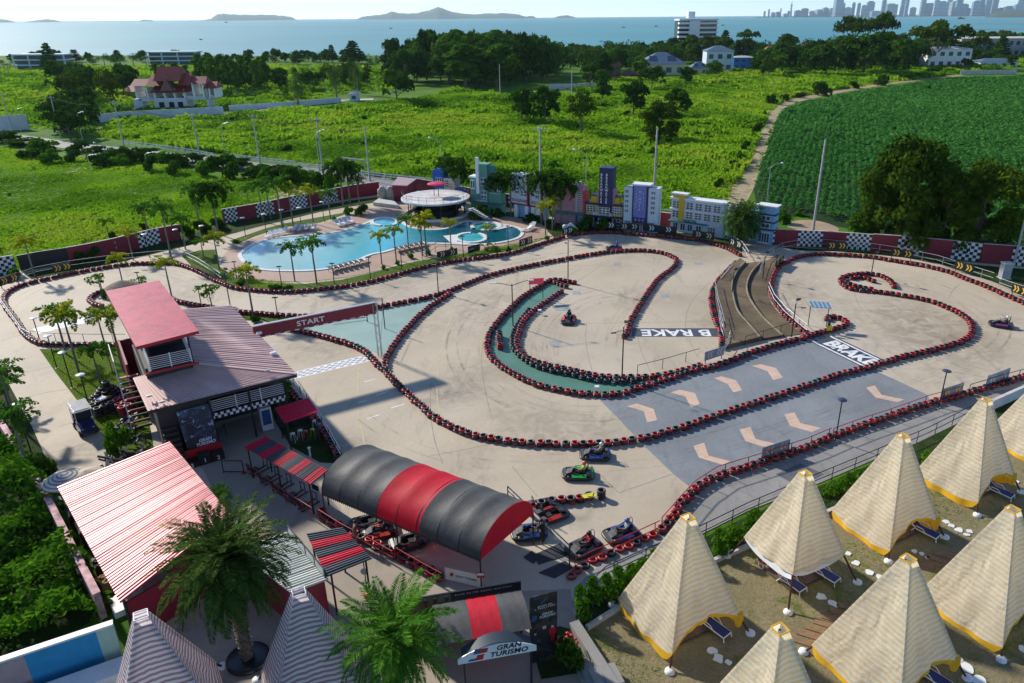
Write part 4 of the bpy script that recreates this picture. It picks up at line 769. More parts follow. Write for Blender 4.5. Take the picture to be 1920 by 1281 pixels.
run([(1342,686),(1380,673),(1405,663),(1424,656),(1445,650),(1465,644),(1484,640),(1508,634)],'in the row below the terraces')
run([(1508,634),(1527,627),(1546,622),(1568,616),(1587,611),(1588,603),(1573,596),(1554,593),(1548,600)],'in the hook round the flag marshal')
run([(1052,547),(1033,560),(1010,576),(991,591),(979,608),(972,625),(969,642),(971,655),(979,666),(1001,678),(1024,685),(1066,693),(1099,701),(1122,706),(1148,708),(1179,708),(1204,708),(1230,706),(1258,700),(1276,696),(1299,690),(1315,684)],'in the inner row of the long green island')
run([(992,582),(981,595),(971,609),(963,624),(960,640),(964,654),(972,664),(984,674),(998,683),(1010,688),(1024,692),(1040,696),(1057,699),(1074,702),(1092,707),(1108,711),(1128,714),(1145,715),(1164,715),(1180,715),(1198,713)],'in the high black row on the green island','bbb',-2,.72)
run([(937,628),(935,640),(939,655)],'in the small heap at the bend of the green island','bbr',3)
run([(1042,530),(1056,536),(1068,540)],'doubled at the upper tip of the green island','rb')
run([(1380,493),(1370,502),(1357,515),(1345,529),(1336,545),(1333,559),(1335,574),(1340,597),(1347,610),(1351,624),(1355,638),(1353,654)],'in the row at the left foot of the terraces','brrb')
run([(1513,628),(1505,618),(1490,606),(1472,592),(1461,577),(1453,565),(1446,554),(1445,540),(1447,527),(1451,515),(1457,504),(1467,495),(1480,489),(1490,484),(1505,480),(1520,478),(1545,476),(1578,478),(1613,480),(1641,483),(1662,487),(1680,490),(1699,493),(1735,499),(1769,507),(1785,512),(1811,523),(1842,534),(1863,543),(1885,553),(1901,560),(1920,568),(1950,580)],'in the row round the right loop')
run([(1240,994),(1251,985),(1257,974),(1268,957),(1276,946),(1286,934),(1303,919),(1316,909),(1343,894),(1389,879),(1419,870),(1464,856),(1484,849),(1508,840),(1535,831),(1557,820),(1584,811),(1607,802),(1630,794),(1655,786),(1677,778),(1702,770),(1724,762),(1745,756),(1790,744),(1830,732),(1862,723),(1897,714),(1914,708),(1960,696)],'in the row under the black and red rail')
run([(1070,1078),(1082,1068),(1096,1057),(1120,1046),(1144,1036),(1180,1020),(1210,1008),(1235,997)],'in the row beside the pit lane exit','rrb',1)
run([(533,722),(545,734),(554,746),(570,764),(590,788),(607,808),(620,828),(631,848),(635,860)],'in the row beside the kiosk lawn','rbr')
run([(604,960),(608,968),(619,978),(645,989),(677,1009),(704,1021),(733,1036),(762,1050),(795,1068),(819,1077),(838,1089)],'in the row between the pit canopy and the yard','rbbrb',2,.66)
run([(1001,950),(1018,944),(1033,941),(1048,939),(1064,938),(1080,936),(1096,933),(1112,930)],'in the short row before the pit canopy','bbbrbrbr')
TYRES=[]
for pts,where,pat,rows,step in RUNS:
 P=smooth_line(line(pts,.2),1);n_=0
 for p,d in resample(P,step):
  TYRES.append((proj((p.x,p.y,.2))[2],p.x+random.uniform(-.05,.05),p.y+random.uniform(-.05,.05),(pat[n_%len(pat)]if random.random()>.1 or rows!=2 else random.choice('rb')),rows,where,n_));n_+=1
p=G(1127,934);TYRES.append((10,p.x,p.y,'b',3,'tall at the right end of the short row',0))
TYRES.sort(key=lambda t:t[0]);far=MB();NEAR=300
CN={'r':'red','b':'black'}
tyre_count=len(TYRES)
for i,(d_,x,y,c,rows,where,k)in enumerate(TYRES):
 cols=(['b','r']if c=='r' else['r','b'])if rows==2 else[c]*abs(rows)
 if i<NEAR:
  lab=('stack of %s tyres '%CN[c]if rows in(3,-2)else 'red tyre on a black tyre ' if c=='r' and rows==2 else 'black tyre on a red tyre ' if rows==2 else 'single %s tyre '%CN[c])+where
  t_=thing('tyre_stack',lab,'tyre stack',(x,y,.02),random.uniform(0,6.28),CN[c]+' topped tyre stacks '+where)
  for j,cc in enumerate(cols):
   o=bpy.data.objects.new('tyre',TY[cc]);COL.objects.link(o);o.location=(random.uniform(-.03,.03),random.uniform(-.03,.03),.2*j);o.rotation_euler=(random.uniform(-.05,.05),random.uniform(-.05,.05),0);o.scale=(random.uniform(.95,1.05),)*2+(random.uniform(.94,1.1),);adopt(o,t_)
 else:
  for j,cc in enumerate(cols):far.lathe([(.17,.02),(.27,.0),(.30,.06),(.30,.14),(.27,.20),(.17,.18)],(x,y,.02+.2*j),10,0 if cc=='r' else 1)
o=far.obj('tyre_stack',[M_RED,M_TBLK]);o['kind']='stuff';o['label']='red and black tyre stacks of the farther barriers'
print('TYRES',tyre_count)
c=G(205,745);ly=0
t_=thing('tyre_pyramid','heap of old black tyres stacked as a stepped cone beside the clubhouse','tyre heap',(c.x,c.y,0))
for ly,(n,rr_)in enumerate(((9,1.15),(8,.95),(6,.72),(5,.5),(3,.3),(1,0),(1,0))):
 for k in range(n):
  a=6.28*k/n+ly*.4;o=bpy.data.objects.new('tyre',TY['b']);COL.objects.link(o);o.location=(rr_*math.cos(a),rr_*math.sin(a),.03+.2*ly);adopt(o,t_)
for k,(px,py)in enumerate(((178,775),(190,768),(203,762),(186,782),(199,776),(212,771))):
 p=G(px,py);t2=thing('tyre_stack','tall stack of old black tyres beside the tyre heap','tyre stack',(p.x,p.y,.02),0,'tall black stacks beside the tyre heap')
 for j in range(4):o=bpy.data.objects.new('tyre',TY['b']);COL.objects.link(o);o.location=(0,0,.2*j);adopt(o,t2)
M_PINK=mat('worn_red_tyre_m',(.35,.015,.03),.5,var=.3,scale=5);TYP=MB().lathe(TPROF,(0,0,0),14,closed=True).mesh('tyre',[M_PINK])
for k,(px,py)in enumerate(((222,765),(233,760),(243,757),(226,774),(238,769),(248,764),(232,780),(244,775))):
 p=G(px,py);t2=thing('tyre_stack','tall stack of dark red tyres against the clubhouse wall','tyre stack',(p.x,p.y,.02),0,'dark red stacks against the clubhouse wall')
 for j in range(4):o=bpy.data.objects.new('tyre',TYP);COL.objects.link(o);o.location=(0,0,.2*j);adopt(o,t2)

# ================================================================== walls, fences, rails, lamps
M_WALLRED=mat('maroon_wall_paint_m',(.20,.010,.024),.55,var=.14,scale=.8,world=True);M_BLACK=mat('black_paint_m',(.014,.014,.017),.45,var=.25,scale=3)
M_WHITE=mat('white_paint_m',(.72,.72,.70),.5,var=.08,scale=1.2);M_CAP=mat('wall_cap_m',(.50,.47,.43),.8,var=.2,scale=1,world=True)
M_STEEL=mat('galvanised_m',(.45,.46,.47),.42,.6,var=.15,scale=4);M_REDP=mat('red_paint_m',(.40,.012,.022),.42,var=.14,scale=3)
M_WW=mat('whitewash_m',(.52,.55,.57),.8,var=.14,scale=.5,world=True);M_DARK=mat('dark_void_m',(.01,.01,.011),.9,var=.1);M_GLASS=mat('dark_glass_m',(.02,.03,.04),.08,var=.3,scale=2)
def wall_run(pts_px,h,panels,label,name='perimeter_wall',m=None,th=.16):
 """pts_px = foot of the wall in the photo; panels = list of (from_px_x, to_px_x) carrying black and white checks"""
 P=line(pts_px);mid=P[len(P)//2];t_=thing(name,label,'wall',(mid.x,mid.y,0));mb=MB();cp=MB()
 for a,b in zip(P[:-1],P[1:]):
  mb.beam((a.x,a.y,h/2),(b.x,b.y,h/2),th,h);cp.beam((a.x,a.y,h+.03),(b.x,b.y,h+.03),th+.06,.06)
 mb.obj('wall_panel',m or M_WALLRED,t_);cp.obj('coping',m if m is not None and m is not M_WW else M_CAP,t_)
 px=[p[0]for p in pts_px]
 def at(x):
  for i in range(len(px)-1):
   if px[i]<=x<=px[i+1]:
    lo,hi=0.0,1.0
    for _ in range(30):
     m_=(lo+hi)/2
     if proj(P[i].lerp(P[i+1],m_))[0]<x:lo=m_
     else:hi=m_
    return P[i].lerp(P[i+1],lo)
  return P[-1]if x>px[-1]else P[0]
 for x0,x1 in panels:
  a,b=at(x0),at(x1);d=(b-a);L=d.length;d.normalize();nv=Vector((d.y,-d.x,0));nv=nv if nv.y<0 else-nv
  rows=6;cs=h/rows;n=max(2,round(L/cs));cb=MB();o0=a+nv*(th/2+.006)
  for i in range(n):
   for j in range(rows):
    q=[o0+d*(L*(i+u)/n)+Vector((0,0,cs*(j+v)))for u,v in((0,0),(1,0),(1,1),(0,1))];cb.add(q,[(0,1,2,3)],(i+j)%2)
  cb.obj('checker_panel',[M_WHITE,M_BLACK],t_)
 return t_
wall_run([(-70,533),(-20,522),(0,517),(34,511)],2.15,[(-20,33)],'checkered boundary wall piece at the left picture edge')
wall_run([(40,510),(80,502),(132,494)],2.0,[],'plain black boundary wall piece left of the red wall',m=M_BLACK)
wall_run([(132,495),(175,487),(219,477),(261,466),(302,456),(340,449)],2.1,[(174,221),(262,302)],'maroon boundary wall with two checkered panels behind the left palms')
wall_run([(420,419),(482,408),(545,394),(605,382),(660,371),(712,364)],2.1,[(423,447),(482,515),(546,577),(604,634)],'maroon boundary wall with four checkered panels above the pool')
wall_run([(780,357),(830,366),(890,378),(948,388),(1000,396),(1080,408),(1150,416),(1232,424),(1262,428)],2.1,[(946,964)],'maroon boundary wall running behind the toy town facades')
wall_run([(1430,457),(1470,460),(1540,463),(1610,468),(1632,470)],2.1,[(1444,1451),(1494,1540),(1584,1631)],'maroon boundary wall with checkered panels right of the facades')
wall_run([(1632,471),(1700,476),(1782,484),(1836,491)],2.25,[(1680,1728),(1782,1835)],'maroon boundary wall with faded lettering under the huge trees')
wall_run([(1837,492),(1890,496),(1960,503),(2060,512)],2.35,[(1893,1935)],'tallest maroon boundary wall piece at the right picture edge')
wall_run([(-160,232),(0,246),(56,243)],4.0,[],'white roadside wall with a blue stripe at the left picture edge','roadside_wall',M_WW)
wall_run([(180,231),(240,224),(340,219),(420,214)],2.3,[],'long white boundary wall before the red roofed villa','boundary_wall',M_WW)
wall_run([(430,208),(530,202),(600,196),(640,192)],1.7,[],'white boundary wall along the villa drive','boundary_wall',M_WW)
wall_run([(1030,168),(1080,168),(1140,164)],2.2,[],'weathered wall with pale gates at the far side of the meadow','boundary_wall',M_CAP)
wall_run([(1800,140),(1840,140),(1905,139)],2.0,[],'weathered concrete wall at the far corner of the crop field','concrete_wall',M_CAP)
M_PINKW=mat('peeling_pink_m',(.52,.30,.31),.8,var=.45,scale=2.2,world=True)
wall_run([(-50,735),(0,805),(30,852),(52,890)],1.5,[],'peeling pink and white wall along the left concrete road','boundary_wall',M_PINKW,.3)
wall_run([(78,930),(108,985),(150,1070),(196,1160)],1.6,[],'peeling pink wall between the thicket and the glossy red roof','boundary_wall',M_PINKW,.3)
wall_run([(1856,770),(1900,750),(1960,724)],.85,[],'white wall with a pink coping behind the far tents','boundary_wall',M_WW,.2)
def quadwall(name,label,a,b,h,bands,th=.25):
 A,B=G(*a),G(*b);t_=thing(name,label,'wall',tuple((A+B)/2));
 for(u0,u1,nm,mm)in bands:
  p,q=A.lerp(B,u0),A.lerp(B,u1);MB().beam((p.x,p.y,h/2),(q.x,q.y,h/2),th,h).obj(nm,mm,t_)
 MB().beam((A.x,A.y,h+.05),(B.x,B.y,h+.05),th+.1,.1).obj('coping',M_WHITE,t_)
quadwall('painted_wall','low wall painted pink, sky blue and mint at the bottom left',(-60,1335),(232,1232),2.1,[(0,.42,'pink_panel',mat('pink_wall_m',(.40,.28,.29),.75,world=True)),(.42,.88,'blue_panel',mat('sky_blue_wall_m',(.02,.25,.48),.7,world=True)),(.88,1.0,'mint_panel',mat('mint_wall_m',(.36,.52,.44),.75,world=True))])
A,B=G(20,1345),G(248,1262);tag(MB().beam((A.x,A.y,.35),(B.x,B.y,.35),1.1,.7).obj('ledge',M_WHITE),'broad white ledge in front of the painted wall','ledge')
mb=MB();P=smooth_line(line([(1100,1182),(1180,1131),(1270,1086),(1360,1046),(1500,986),(1640,926),(1800,851),(1960,780)]),1)
for a,b in zip(P[:-1],P[1:]):mb.beam((a.x,a.y,.14),(b.x,b.y,.14),.22,.28)
tag(mb.obj('yard_kerb',M_KERB),'weathered white kerb along the hedge of the tent yard','kerb')
mb=MB();A,B=G(1076,1182),G(1215,1400);mb.beam((A.x,A.y,.3),(B.x,B.y,.3),.5,.6);tag(mb.obj('retaining_wall',M_WALK),'grey concrete retaining wall at the edge of the tent yard','wall')
mb=MB()
for k,(a,b)in enumerate((((1082,1262),(1105,1250)),((1096,1275),(1122,1262)),((1112,1290),(1140,1276)))):
 A,B=G(*a),G(*b);mb.beam((A.x,A.y,.09*(k+1)),(B.x+.5,B.y,.09*(k+1)),1.2,.18*(k+1))
tag(mb.obj('stairs',M_WALK),'grey concrete steps at the bottom beside the retaining wall','steps')
def rail(pts_px,h,mt_top,mt_post,label,gap=2.0,mid=True,name='guard_rail',r=.03,z0=0.0,mesh_=None,low=None):
 P=line(pts_px);c=P[len(P)//2];t_=thing(name,label,'railing',(c.x,c.y,0));mb=MB()
 for zz in([z0+h]+([z0+h*.5]if mid else[])+([z0+low]if low else[])):mb.tube([(p.x,p.y,zz)for p in P],r,6)
 mb.obj('rail',mt_top,t_)
 for p,d in resample(P,gap):MB().cyl(p.x,p.y,0,z0+h,r*.95,None,6).obj('post',mt_post,t_)
 return t_
rail([(1078,1074),(1104,1062),(1150,1041),(1200,1018),(1236,1001)],.95,M_REDP,M_REDP,'red pipe rail beside the pit lane exit',1.9)
rail([(1240,996),(1258,975),(1277,953),(1302,926),(1343,899),(1420,875),(1510,845),(1556,825)],1.0,M_REDP,M_BLACK,'red and black rail round the bend of the service walkway',1.9)
rail([(1560,826),(1610,807),(1660,791),(1740,762),(1800,746)],1.0,M_REDP,M_BLACK,'red and black rail along the grey section, right part',2.0)
rail([(1815,742),(1870,725),(1960,700)],1.0,M_BLACK,M_BLACK,'black rail at the right end beside the arrow boards',2.0)
rail([(1088,1180),(1098,1128),(1135,1090),(1200,1060),(1290,1022),(1330,1003),(1400,968),(1540,908),(1640,866),(1740,822),(1830,776)],1.0,M_BLACK,M_BLACK,'long black rail between the service walkway and the hedge',2.2)
rail([(466,890),(500,915),(540,945),(588,975)],.9,M_REDP,M_REDP,'red pipe rail in front of the simulator shelter',1.6)
rail([(600,978),(640,1004),(700,1036),(738,1058)],.9,M_REDP,M_REDP,'red pipe rail between the pit row and the yard',1.8)
rail([(742,1050),(790,1078),(830,1100)],.9,M_REDP,M_REDP,'red pipe rail at the lower end of the pit row',1.6)
rail([(1347,600),(1351,624),(1356,640),(1368,640),(1364,655),(1358,664)],1.1,M_STEEL,M_STEEL,'grey pipe rail at the lower left foot of the terraces',1.8)
rail([(1340,546),(1345,575),(1352,600),(1357,622)],1.1,M_STEEL,M_STEEL,'grey pipe rail along the left side of the terraces',1.8)
rail([(1372,505),(1362,517),(1350,531)],1.1,M_WHITE,M_STEEL,'white rail with panels at the upper left of the terraces',1.4)
rail([(1376,462),(1390,470),(1398,482),(1402,490)],1.2,M_WHITE,M_STEEL,'white curved rail at the end of the facade bend',1.5)
rail([(1422,526),(1428,507),(1434,492),(1446,482),(1465,472),(1495,466),(1530,464),(1575,468),(1640,474),(1690,482),(1755,496),(1860,530)],1.15,M_STEEL,M_STEEL,'long grey pipe rail sweeping round the right loop',2.6)
rail([(1440,545),(1450,568),(1470,592),(1495,614),(1512,628)],1.0,M_WHITE,M_BLACK,'pale rail along the right side of the terraces',2.2)
rail([(1396,648),(1440,634),(1478,622)],.9,M_BLACK,M_BLACK,'thin black rail across the lower end of the terraces',2.4,False)
rail([(1195,704),(1250,690),(1310,672)],.95,M_BLACK,M_BLACK,'thin black rail behind the tyres below the inner loop',2.6,False)
rail([(1872,538),(1900,548),(1960,566)],1.0,M_STEEL,M_STEEL,'grey rail at the far right arrow board',2.6)
rail([(62,641),(100,646),(180,648),(240,648)],1.15,M_BLACK,M_BLACK,'thin black rail along the lower side of the left loop',2.8,False)
rail([(2,572),(24,602),(45,632),(64,642)],.9,M_WHITE,M_WALLRED,'white and maroon rail at the left bend',1.6)
rail([(540,706),(562,738),(600,790),(640,862)],.9,M_WHITE,M_BLACK,'white topped rail between the kiosk lawn and the track',2.0)
rail([(40,528),(70,518),(130,506),(200,496),(300,486),(330,485)],1.1,M_STEEL,M_BLACK,'grey rail behind the tyres of the far left straight',2.4)
rail([(352,488),(372,498),(400,516),(416,528)],1.0,M_WHITE,M_STEEL,'white rail down the slope left of the pool',1.8)
rail([(440,533),(500,541),(580,541),(650,533),(720,517),(790,500),(822,490)],.8,M_BLACK,M_BLACK,'low black post and wire rail below the pool lawn',3.4,False,r=.018)
rail([(792,488),(822,470),(842,470)],1.2,M_BLACK,M_BLACK,'thin black fence corner at the pool lawn',1.8)
def wood_fence(pts,label,gap=2.4):
 P=line(pts);c=P[len(P)//2];t_=thing('rail_fence',label,'fence',(c.x,c.y,0));mb=MB()
 for a,b in zip(P[:-1],P[1:]):
  for zz in(.55,.98):mb.beam((a.x,a.y,zz),(b.x,b.y,zz),.06,.16)
 mb.obj('rail',M_WHITE,t_)
 for p,d in resample(P,gap):MB().box((p.x,p.y,0),(.14,.14,1.15),0,0,True).obj('post',M_WHITE,t_)
wood_fence([(230,272),(300,280),(372,291),(402,297)],'white two railed fence at the left end of the country road')
wood_fence([(440,299),(500,306),(556,312)],'white two railed fence in the middle of the country road')
wood_fence([(560,314),(640,325),(720,336),(816,346)],'white two railed fence along the road behind the water tanks',3.0)
wood_fence([(1233,404),(1258,408)],'short white rail fence seen between two facades')
M_ABLK=mat('arrow_board_black_m',(.012,.014,.018),.4,var=.2,scale=2);M_AGREY=mat('arrow_board_grey_m',(.22,.26,.33),.5,var=.12,scale=2)
M_ARY=mat('arrow_yellow_m',(.75,.48,.04),.5,var=.08);M_ARW=mat('arrow_white_m',(.75,.75,.70),.5,var=.06);M_ARB=mat('arrow_beige_m',(.62,.52,.36),.5,var=.1)
def arrows(a,b,h,label,board=M_ABLK,arrow=M_ARY,left=False,z0=.35,n=2):
 A,B=G(*a),G(*b);d=(B-A);L=d.length;d.normalize();nv=Vector((d.y,-d.x,0));nv=nv if nv.dot(CAMP-A)>0 else-nv
 t_=thing('arrow_board',label,'arrow sign',((A.x+B.x)/2,(A.y+B.y)/2,0));up=Vector((0,0,1))
 MB().beam((A.x,A.y,z0+h/2),(B.x,B.y,z0+h/2),.04,h).obj('board',board,t_)
 for f in(.08,.92):p=A.lerp(B,f);MB().box((p.x-nv.x*.05,p.y-nv.y*.05,0),(.06,.06,z0+h),0,0,True).obj('post',M_BLACK,t_)
 mb=MB();cw=min(h*.42,L/(n*2+1.2))
 for g in range(n):
  for k in range(2):
   x0=L*(g+.5)/n+(k-.5)*cw*.95-cw*.3;s_=-1 if left else 1
   for sg in(1,-1):
    q=[(0,.36),(cw*.42,.36),(cw*.95,0),(cw*.53,0)]
    pts=[]
    for u,v in q:
     uu=u if not left else cw*.95-u;pts.append(A+d*(x0+uu)+up*(z0+h*(.5+sg*v))+nv*.026)
    mb.add(pts,[(0,1,2,3)])
 mb.obj('chevrons',arrow,t_);return t_
arrows((2,543),(38,530),.9,'black board with yellow double arrows at the far left bend');arrows((102,517),(136,510),.9,'black board with yellow double arrows on the far left straight')
arrows((820,490),(858,482),.85,'black board with cream double arrows below the pool, left one',arrow=M_ARB);arrows((974,468),(998,460),.95,'black board with cream double arrows at the right end of the pool lawn',arrow=M_ARB)
arrows((1055,446),(1073,441),.9,'small black board with white double arrows by the white sculpture',arrow=M_ARW);arrows((1112,432),(1156,433),.95,'black board with white double arrows before the yellow facade',arrow=M_ARW)
arrows((1160,435),(1198,436),.95,'black board with cream double arrows before the white and purple facade',arrow=M_ARB);arrows((1205,437),(1268,443),.95,'wide black board with white double arrows beside the red wall',arrow=M_ARW)
arrows((1298,449),(1338,455),.95,'black board with yellow white double arrows before the white facade',arrow=M_ARB);arrows((1366,462),(1390,472),.9,'black board with white arrows at the end of the facade bend',arrow=M_ARW)
arrows((1548,472),(1586,473),.95,'black board with yellow double arrows at the top of the right loop');arrows((1668,484),(1710,490),.95,'black board with yellow double arrows below the huge trees')
arrows((1788,508),(1822,518),.95,'black board with yellow double arrows near the grey cabinet');arrows((1894,552),(1925,564),.95,'black board with yellow double arrows at the right picture edge')
arrows((1453,508),(1468,495),.8,'small board with yellow arrows at the left of the right loop')
arrows((1320,684),(1356,672),.85,'grey board with beige double arrows below the terraces',M_AGREY,M_ARB,True);arrows((1426,868),(1478,851),.85,'grey board with beige double arrows on the walkway rail',M_AGREY,M_ARB,True)
arrows((1762,755),(1802,742),.85,'grey board with yellow double arrows by the black frame',M_AGREY,M_ARY,True);arrows((1846,732),(1888,716),.95,'grey board with beige double arrows at the right picture edge',M_AGREY,M_ARB,True)
for a,b,lab in[((878,480),(900,474),'dark advertising board behind the tyres at the pool lawn')]:
 A,B=G(*a),G(*b);tag(MB().beam((A.x,A.y,.75),(B.x,B.y,.75),.05,.9).beam((A.x,A.y,.2),(A.x,A.y,.4),.05).beam((A.x+.1,A.y-.035,.8),(B.x-.1,B.y-.035,.8),.01,.12,1).obj('advert_board',[M_ABLK,M_AGREY]),lab,'board')
M_DISC=mat('blue_disc_m',(.03,.045,.085),.35,var=.2);M_DISCGLARE=mat('glare_disc_m',(.78,.78,.76),.25,var=.05);M_LAMPW=mat('lamp_head_m',(.7,.72,.74),.3,var=.05);M_SOLAR=mat('solar_cell_m',(.03,.05,.11),.15,var=.3,scale=8)  # pale disc: sun glare on the lamp tops put into a white base colour
def disc_lamp(px,py,yt,label,white=True,group=None,r=.34):
 p=G(px,py);h=hgt(px,py,yt);t_=thing('garden_lamp',label,'lamp',(p.x,p.y,0),0,group)
 MB().cyl(0,0,0,h,.05,.045,8).obj('post',M_BLACK,t_,True);MB().lathe([(.0,-.01),(r*.7,0),(r,.04),(r*.9,.08),(0,.10)],(0,0,h),18).obj('lamp_disc',M_DISCGLARE if white else M_DISC,t_,True)
 MB().lathe([(.16,0),(.16,.04),(.06,.05)],(0,0,0),10).obj('foot',M_CAP,t_,True)
for px,py,yt,w_,lab in[(1566,828,751,0,'black garden lamp with a dark blue disc, left of two on the walkway'),(1760,764,697,0,'black garden lamp with a dark blue disc, right of two on the walkway'),(107,691,631,1,'glare whitened disc lamp on the lawn edge, furthest back of its row'),(136,728,662,1,'glare whitened disc lamp on the lawn edge, second from the back'),(173,782,704,1,'glare whitened disc lamp on the lawn edge behind the golf cart'),(205,798,748,1,'glare whitened disc lamp in front of the tyre heap'),(75,640,598,1,'glare whitened disc lamp at the bottom of the left loop'),(62,858,760,1,'glare whitened disc lamp hidden by the boundary palms'),(461,446,409,1,'disc lamp behind the pool, first from the left'),(500,440,402,1,'disc lamp behind the pool, second from the left'),(533,430,394,1,'disc lamp behind the pool, third from the left'),(565,423,390,1,'disc lamp behind the pool, fourth from the left'),(608,416,379,1,'disc lamp behind the pool, fifth from the left'),(280,482,440,1,'disc lamp beside the red wall, left'),(336,468,431,1,'disc lamp beside the red wall, right'),(383,452,424,1,'disc lamp near the dark hedge'),(2,520,490,1,'disc lamp at the far left edge')]:
 disc_lamp(px,py,yt,lab,w_==1)
def t_lamp(px,py,yt,label):
 p=G(px,py);h=hgt(px,py,yt);t_=thing('pool_lamp',label,'lamp',(p.x,p.y,0));MB().cyl(0,0,0,h,.055,.045,8).obj('post',M_BLACK,t_,True)
 MB().box((0,0,h),(.55,.22,.07)).box((0,0,h+.05),(.3,.14,.03)).obj('lamp_head',M_BLACK,t_,True)
for px,py,yt,lab in[(627,532,494,'black post lamp below the long pool loungers'),(695,524,482,'black post lamp on the pool lawn, right of the loungers'),(754,508,472,'black post lamp on the pool lawn by the second lounger row'),(529,540,500,'black post lamp below the pool centre'),(444,522,491,'black post lamp at the left pool corner'),(869,484,443,'slim lamp before the spa pool'),(522,600,558,'black post lamp at the start island'),(192,546,522,'black post lamp by the hook of tyres'),(262,536,511,'black post lamp behind the red tower roof'),(953,466,424,'black post lamp at the right end of the pool'),(378,574,537,'black post lamp beside the frangipani')]:t_lamp(px,py,yt,lab)
def solar_lamp(px,py,yt,label,arm=(-1,0),panel=(.35,.25)):
 p=G(px,py);h=hgt(px,py,yt);t_=thing('solar_lamp',label,'lamp',(p.x,p.y,0));MB().cyl(0,0,0,h,.06,.05,8).obj('post',M_BLACK,t_,True)
 a=Vector((arm[0],arm[1],0)).normalized();MB().tube([(0,0,h-.35),(a.x*.3,a.y*.3,h-.33),(a.x*.75,a.y*.75,h-.42)],.025,6).obj('arm',M_BLACK,t_,True)
 MB().box((a.x*.85,a.y*.85,h-.46),(.42,.16,.06),math.atan2(a.y,a.x)).obj('lamp_head',M_BLACK,t_,True)
 MB().tube([(0,0,h-.1),(panel[0]*.6,panel[1]*.6,h+.35)],.02,5).slab([(panel[0]*.6-.2,panel[1]*.6-.28,h+.62),(panel[0]*.6+.2,panel[1]*.6-.28,h+.62),(panel[0]*.6+.2,panel[1]*.6+.05,h+.28),(panel[0]*.6-.2,panel[1]*.6+.05,h+.28)][::-1],.03,1).obj('solar_panel',[M_BLACK,M_SOLAR],t_,True)
solar_lamp(1166,716,613,'tall black solar lamp at the lower end of the divider',(-1,-.2));solar_lamp(1065,530,452,'tall black pole lamp at the tip of the green island',(-.3,1));solar_lamp(822,548,492,'tall black pole lamp before the pool lawn',(-.5,.5));solar_lamp(434,585,512,'tall black pole lamp by the brown roof',(-.2,1));solar_lamp(1632,524,480,'black pole lamp inside the right loop curl',(.2,1));solar_lamp(1484,632,570,'black pole lamp at the foot of the terraces',(1,.2))
solar_lamp(1372,556,512,'black pole on the left terrace',(-.2,1));solar_lamp(1430,524,480,'black pole beside the grey terrace rail',(-.5,.6))
def twin_lamp(px,py,yt,label):
 p=G(px,py);h=hgt(px,py,yt);t_=thing('twin_lamp',label,'lamp',(p.x,p.y,0));MB().cyl(0,0,0,h+.1,.06,.05,8).obj('post',M_BLACK,t_,True)
 for sg,dy in((-1,0),(1,.5)):
  MB().tube([(0,0,h-.1),(sg*1.0,dy,h+.12),(sg*1.55,dy*1.4,h+.18)],.03,6).obj('arm',M_BLACK,t_,True);MB().box((sg*1.8,dy*1.5,h+.2),(.55,.2,.08)).obj('lamp_head',M_LAMPW,t_,True)
twin_lamp(962,612,534,'twin armed lamp on the upper green island')
def street_lamp(px,py,yt,label,side=1,group=None):
 p=G(px,py);h=hgt(px,py,yt);t_=thing('street_lamp',label,'street lamp',(p.x,p.y,0),0,group);MB().cyl(0,0,0,h*.88,.09,.06,8).obj('post',M_STEEL,t_,True)
 MB().tube([(0,0,h*.87),(side*.5,0,h*.96),(side*1.5,0,h*1.0)],.045,6).obj('arm',M_STEEL,t_,True);MB().lathe([(0,-.16),(.2,-.1),(.26,0),(.16,.12),(0,.16)],(side*1.8,0,h),10).obj('lamp_head',M_LAMPW,t_,True)
street_lamp(1438,378,306,'street lamp standing behind the light blue facade');street_lamp(155,262,210,'street lamp beside the white roadside wall');street_lamp(40,248,203,'street lamp at the left end of the country road')
street_lamp(600,322,244,'street lamp by the road before the meadow',1);street_lamp(832,362,258,'street lamp beside the blue facade',-1);street_lamp(424,300,230,'street lamp in the roadside thicket',1);street_lamp(1098,400,280,'street lamp behind the pink facade',-1);street_lamp(170,320,290,'short street lamp in the empty plot',1);street_lamp(200,300,268,'street lamp behind the roadside bushes',-1);street_lamp(278,320,286,'lamp post in front of the roadside bushes',1)
M_CONC=mat('pole_concrete_m',(.36,.36,.34),.85,var=.15,scale=1.5)
def upole(px,py,yt,label,arm=True,group=None):
 p=G(px,py);h=hgt(px,py,yt);t_=thing('utility_pole',label,'utility pole',(p.x,p.y,0),0,group);MB().tube([(0,0,0),(0,0,h)],[.20,.12],4).obj('pole',M_CONC,t_,True)
 if arm:
  MB().beam((-.9,.1,h-.5),(.9,-.1,h-.5),.1,.12).obj('crossarm',M_CONC,t_,True)
  for k in(-.8,-.3,.3,.8):MB().lathe([(.05,0),(.08,.06),(.05,.12),(.07,.18),(0,.22)],(k,-.11*k,h-.44),6).obj('insulator',M_LAMPW,t_,True)
 return(p.x,p.y,h)
UP=[]
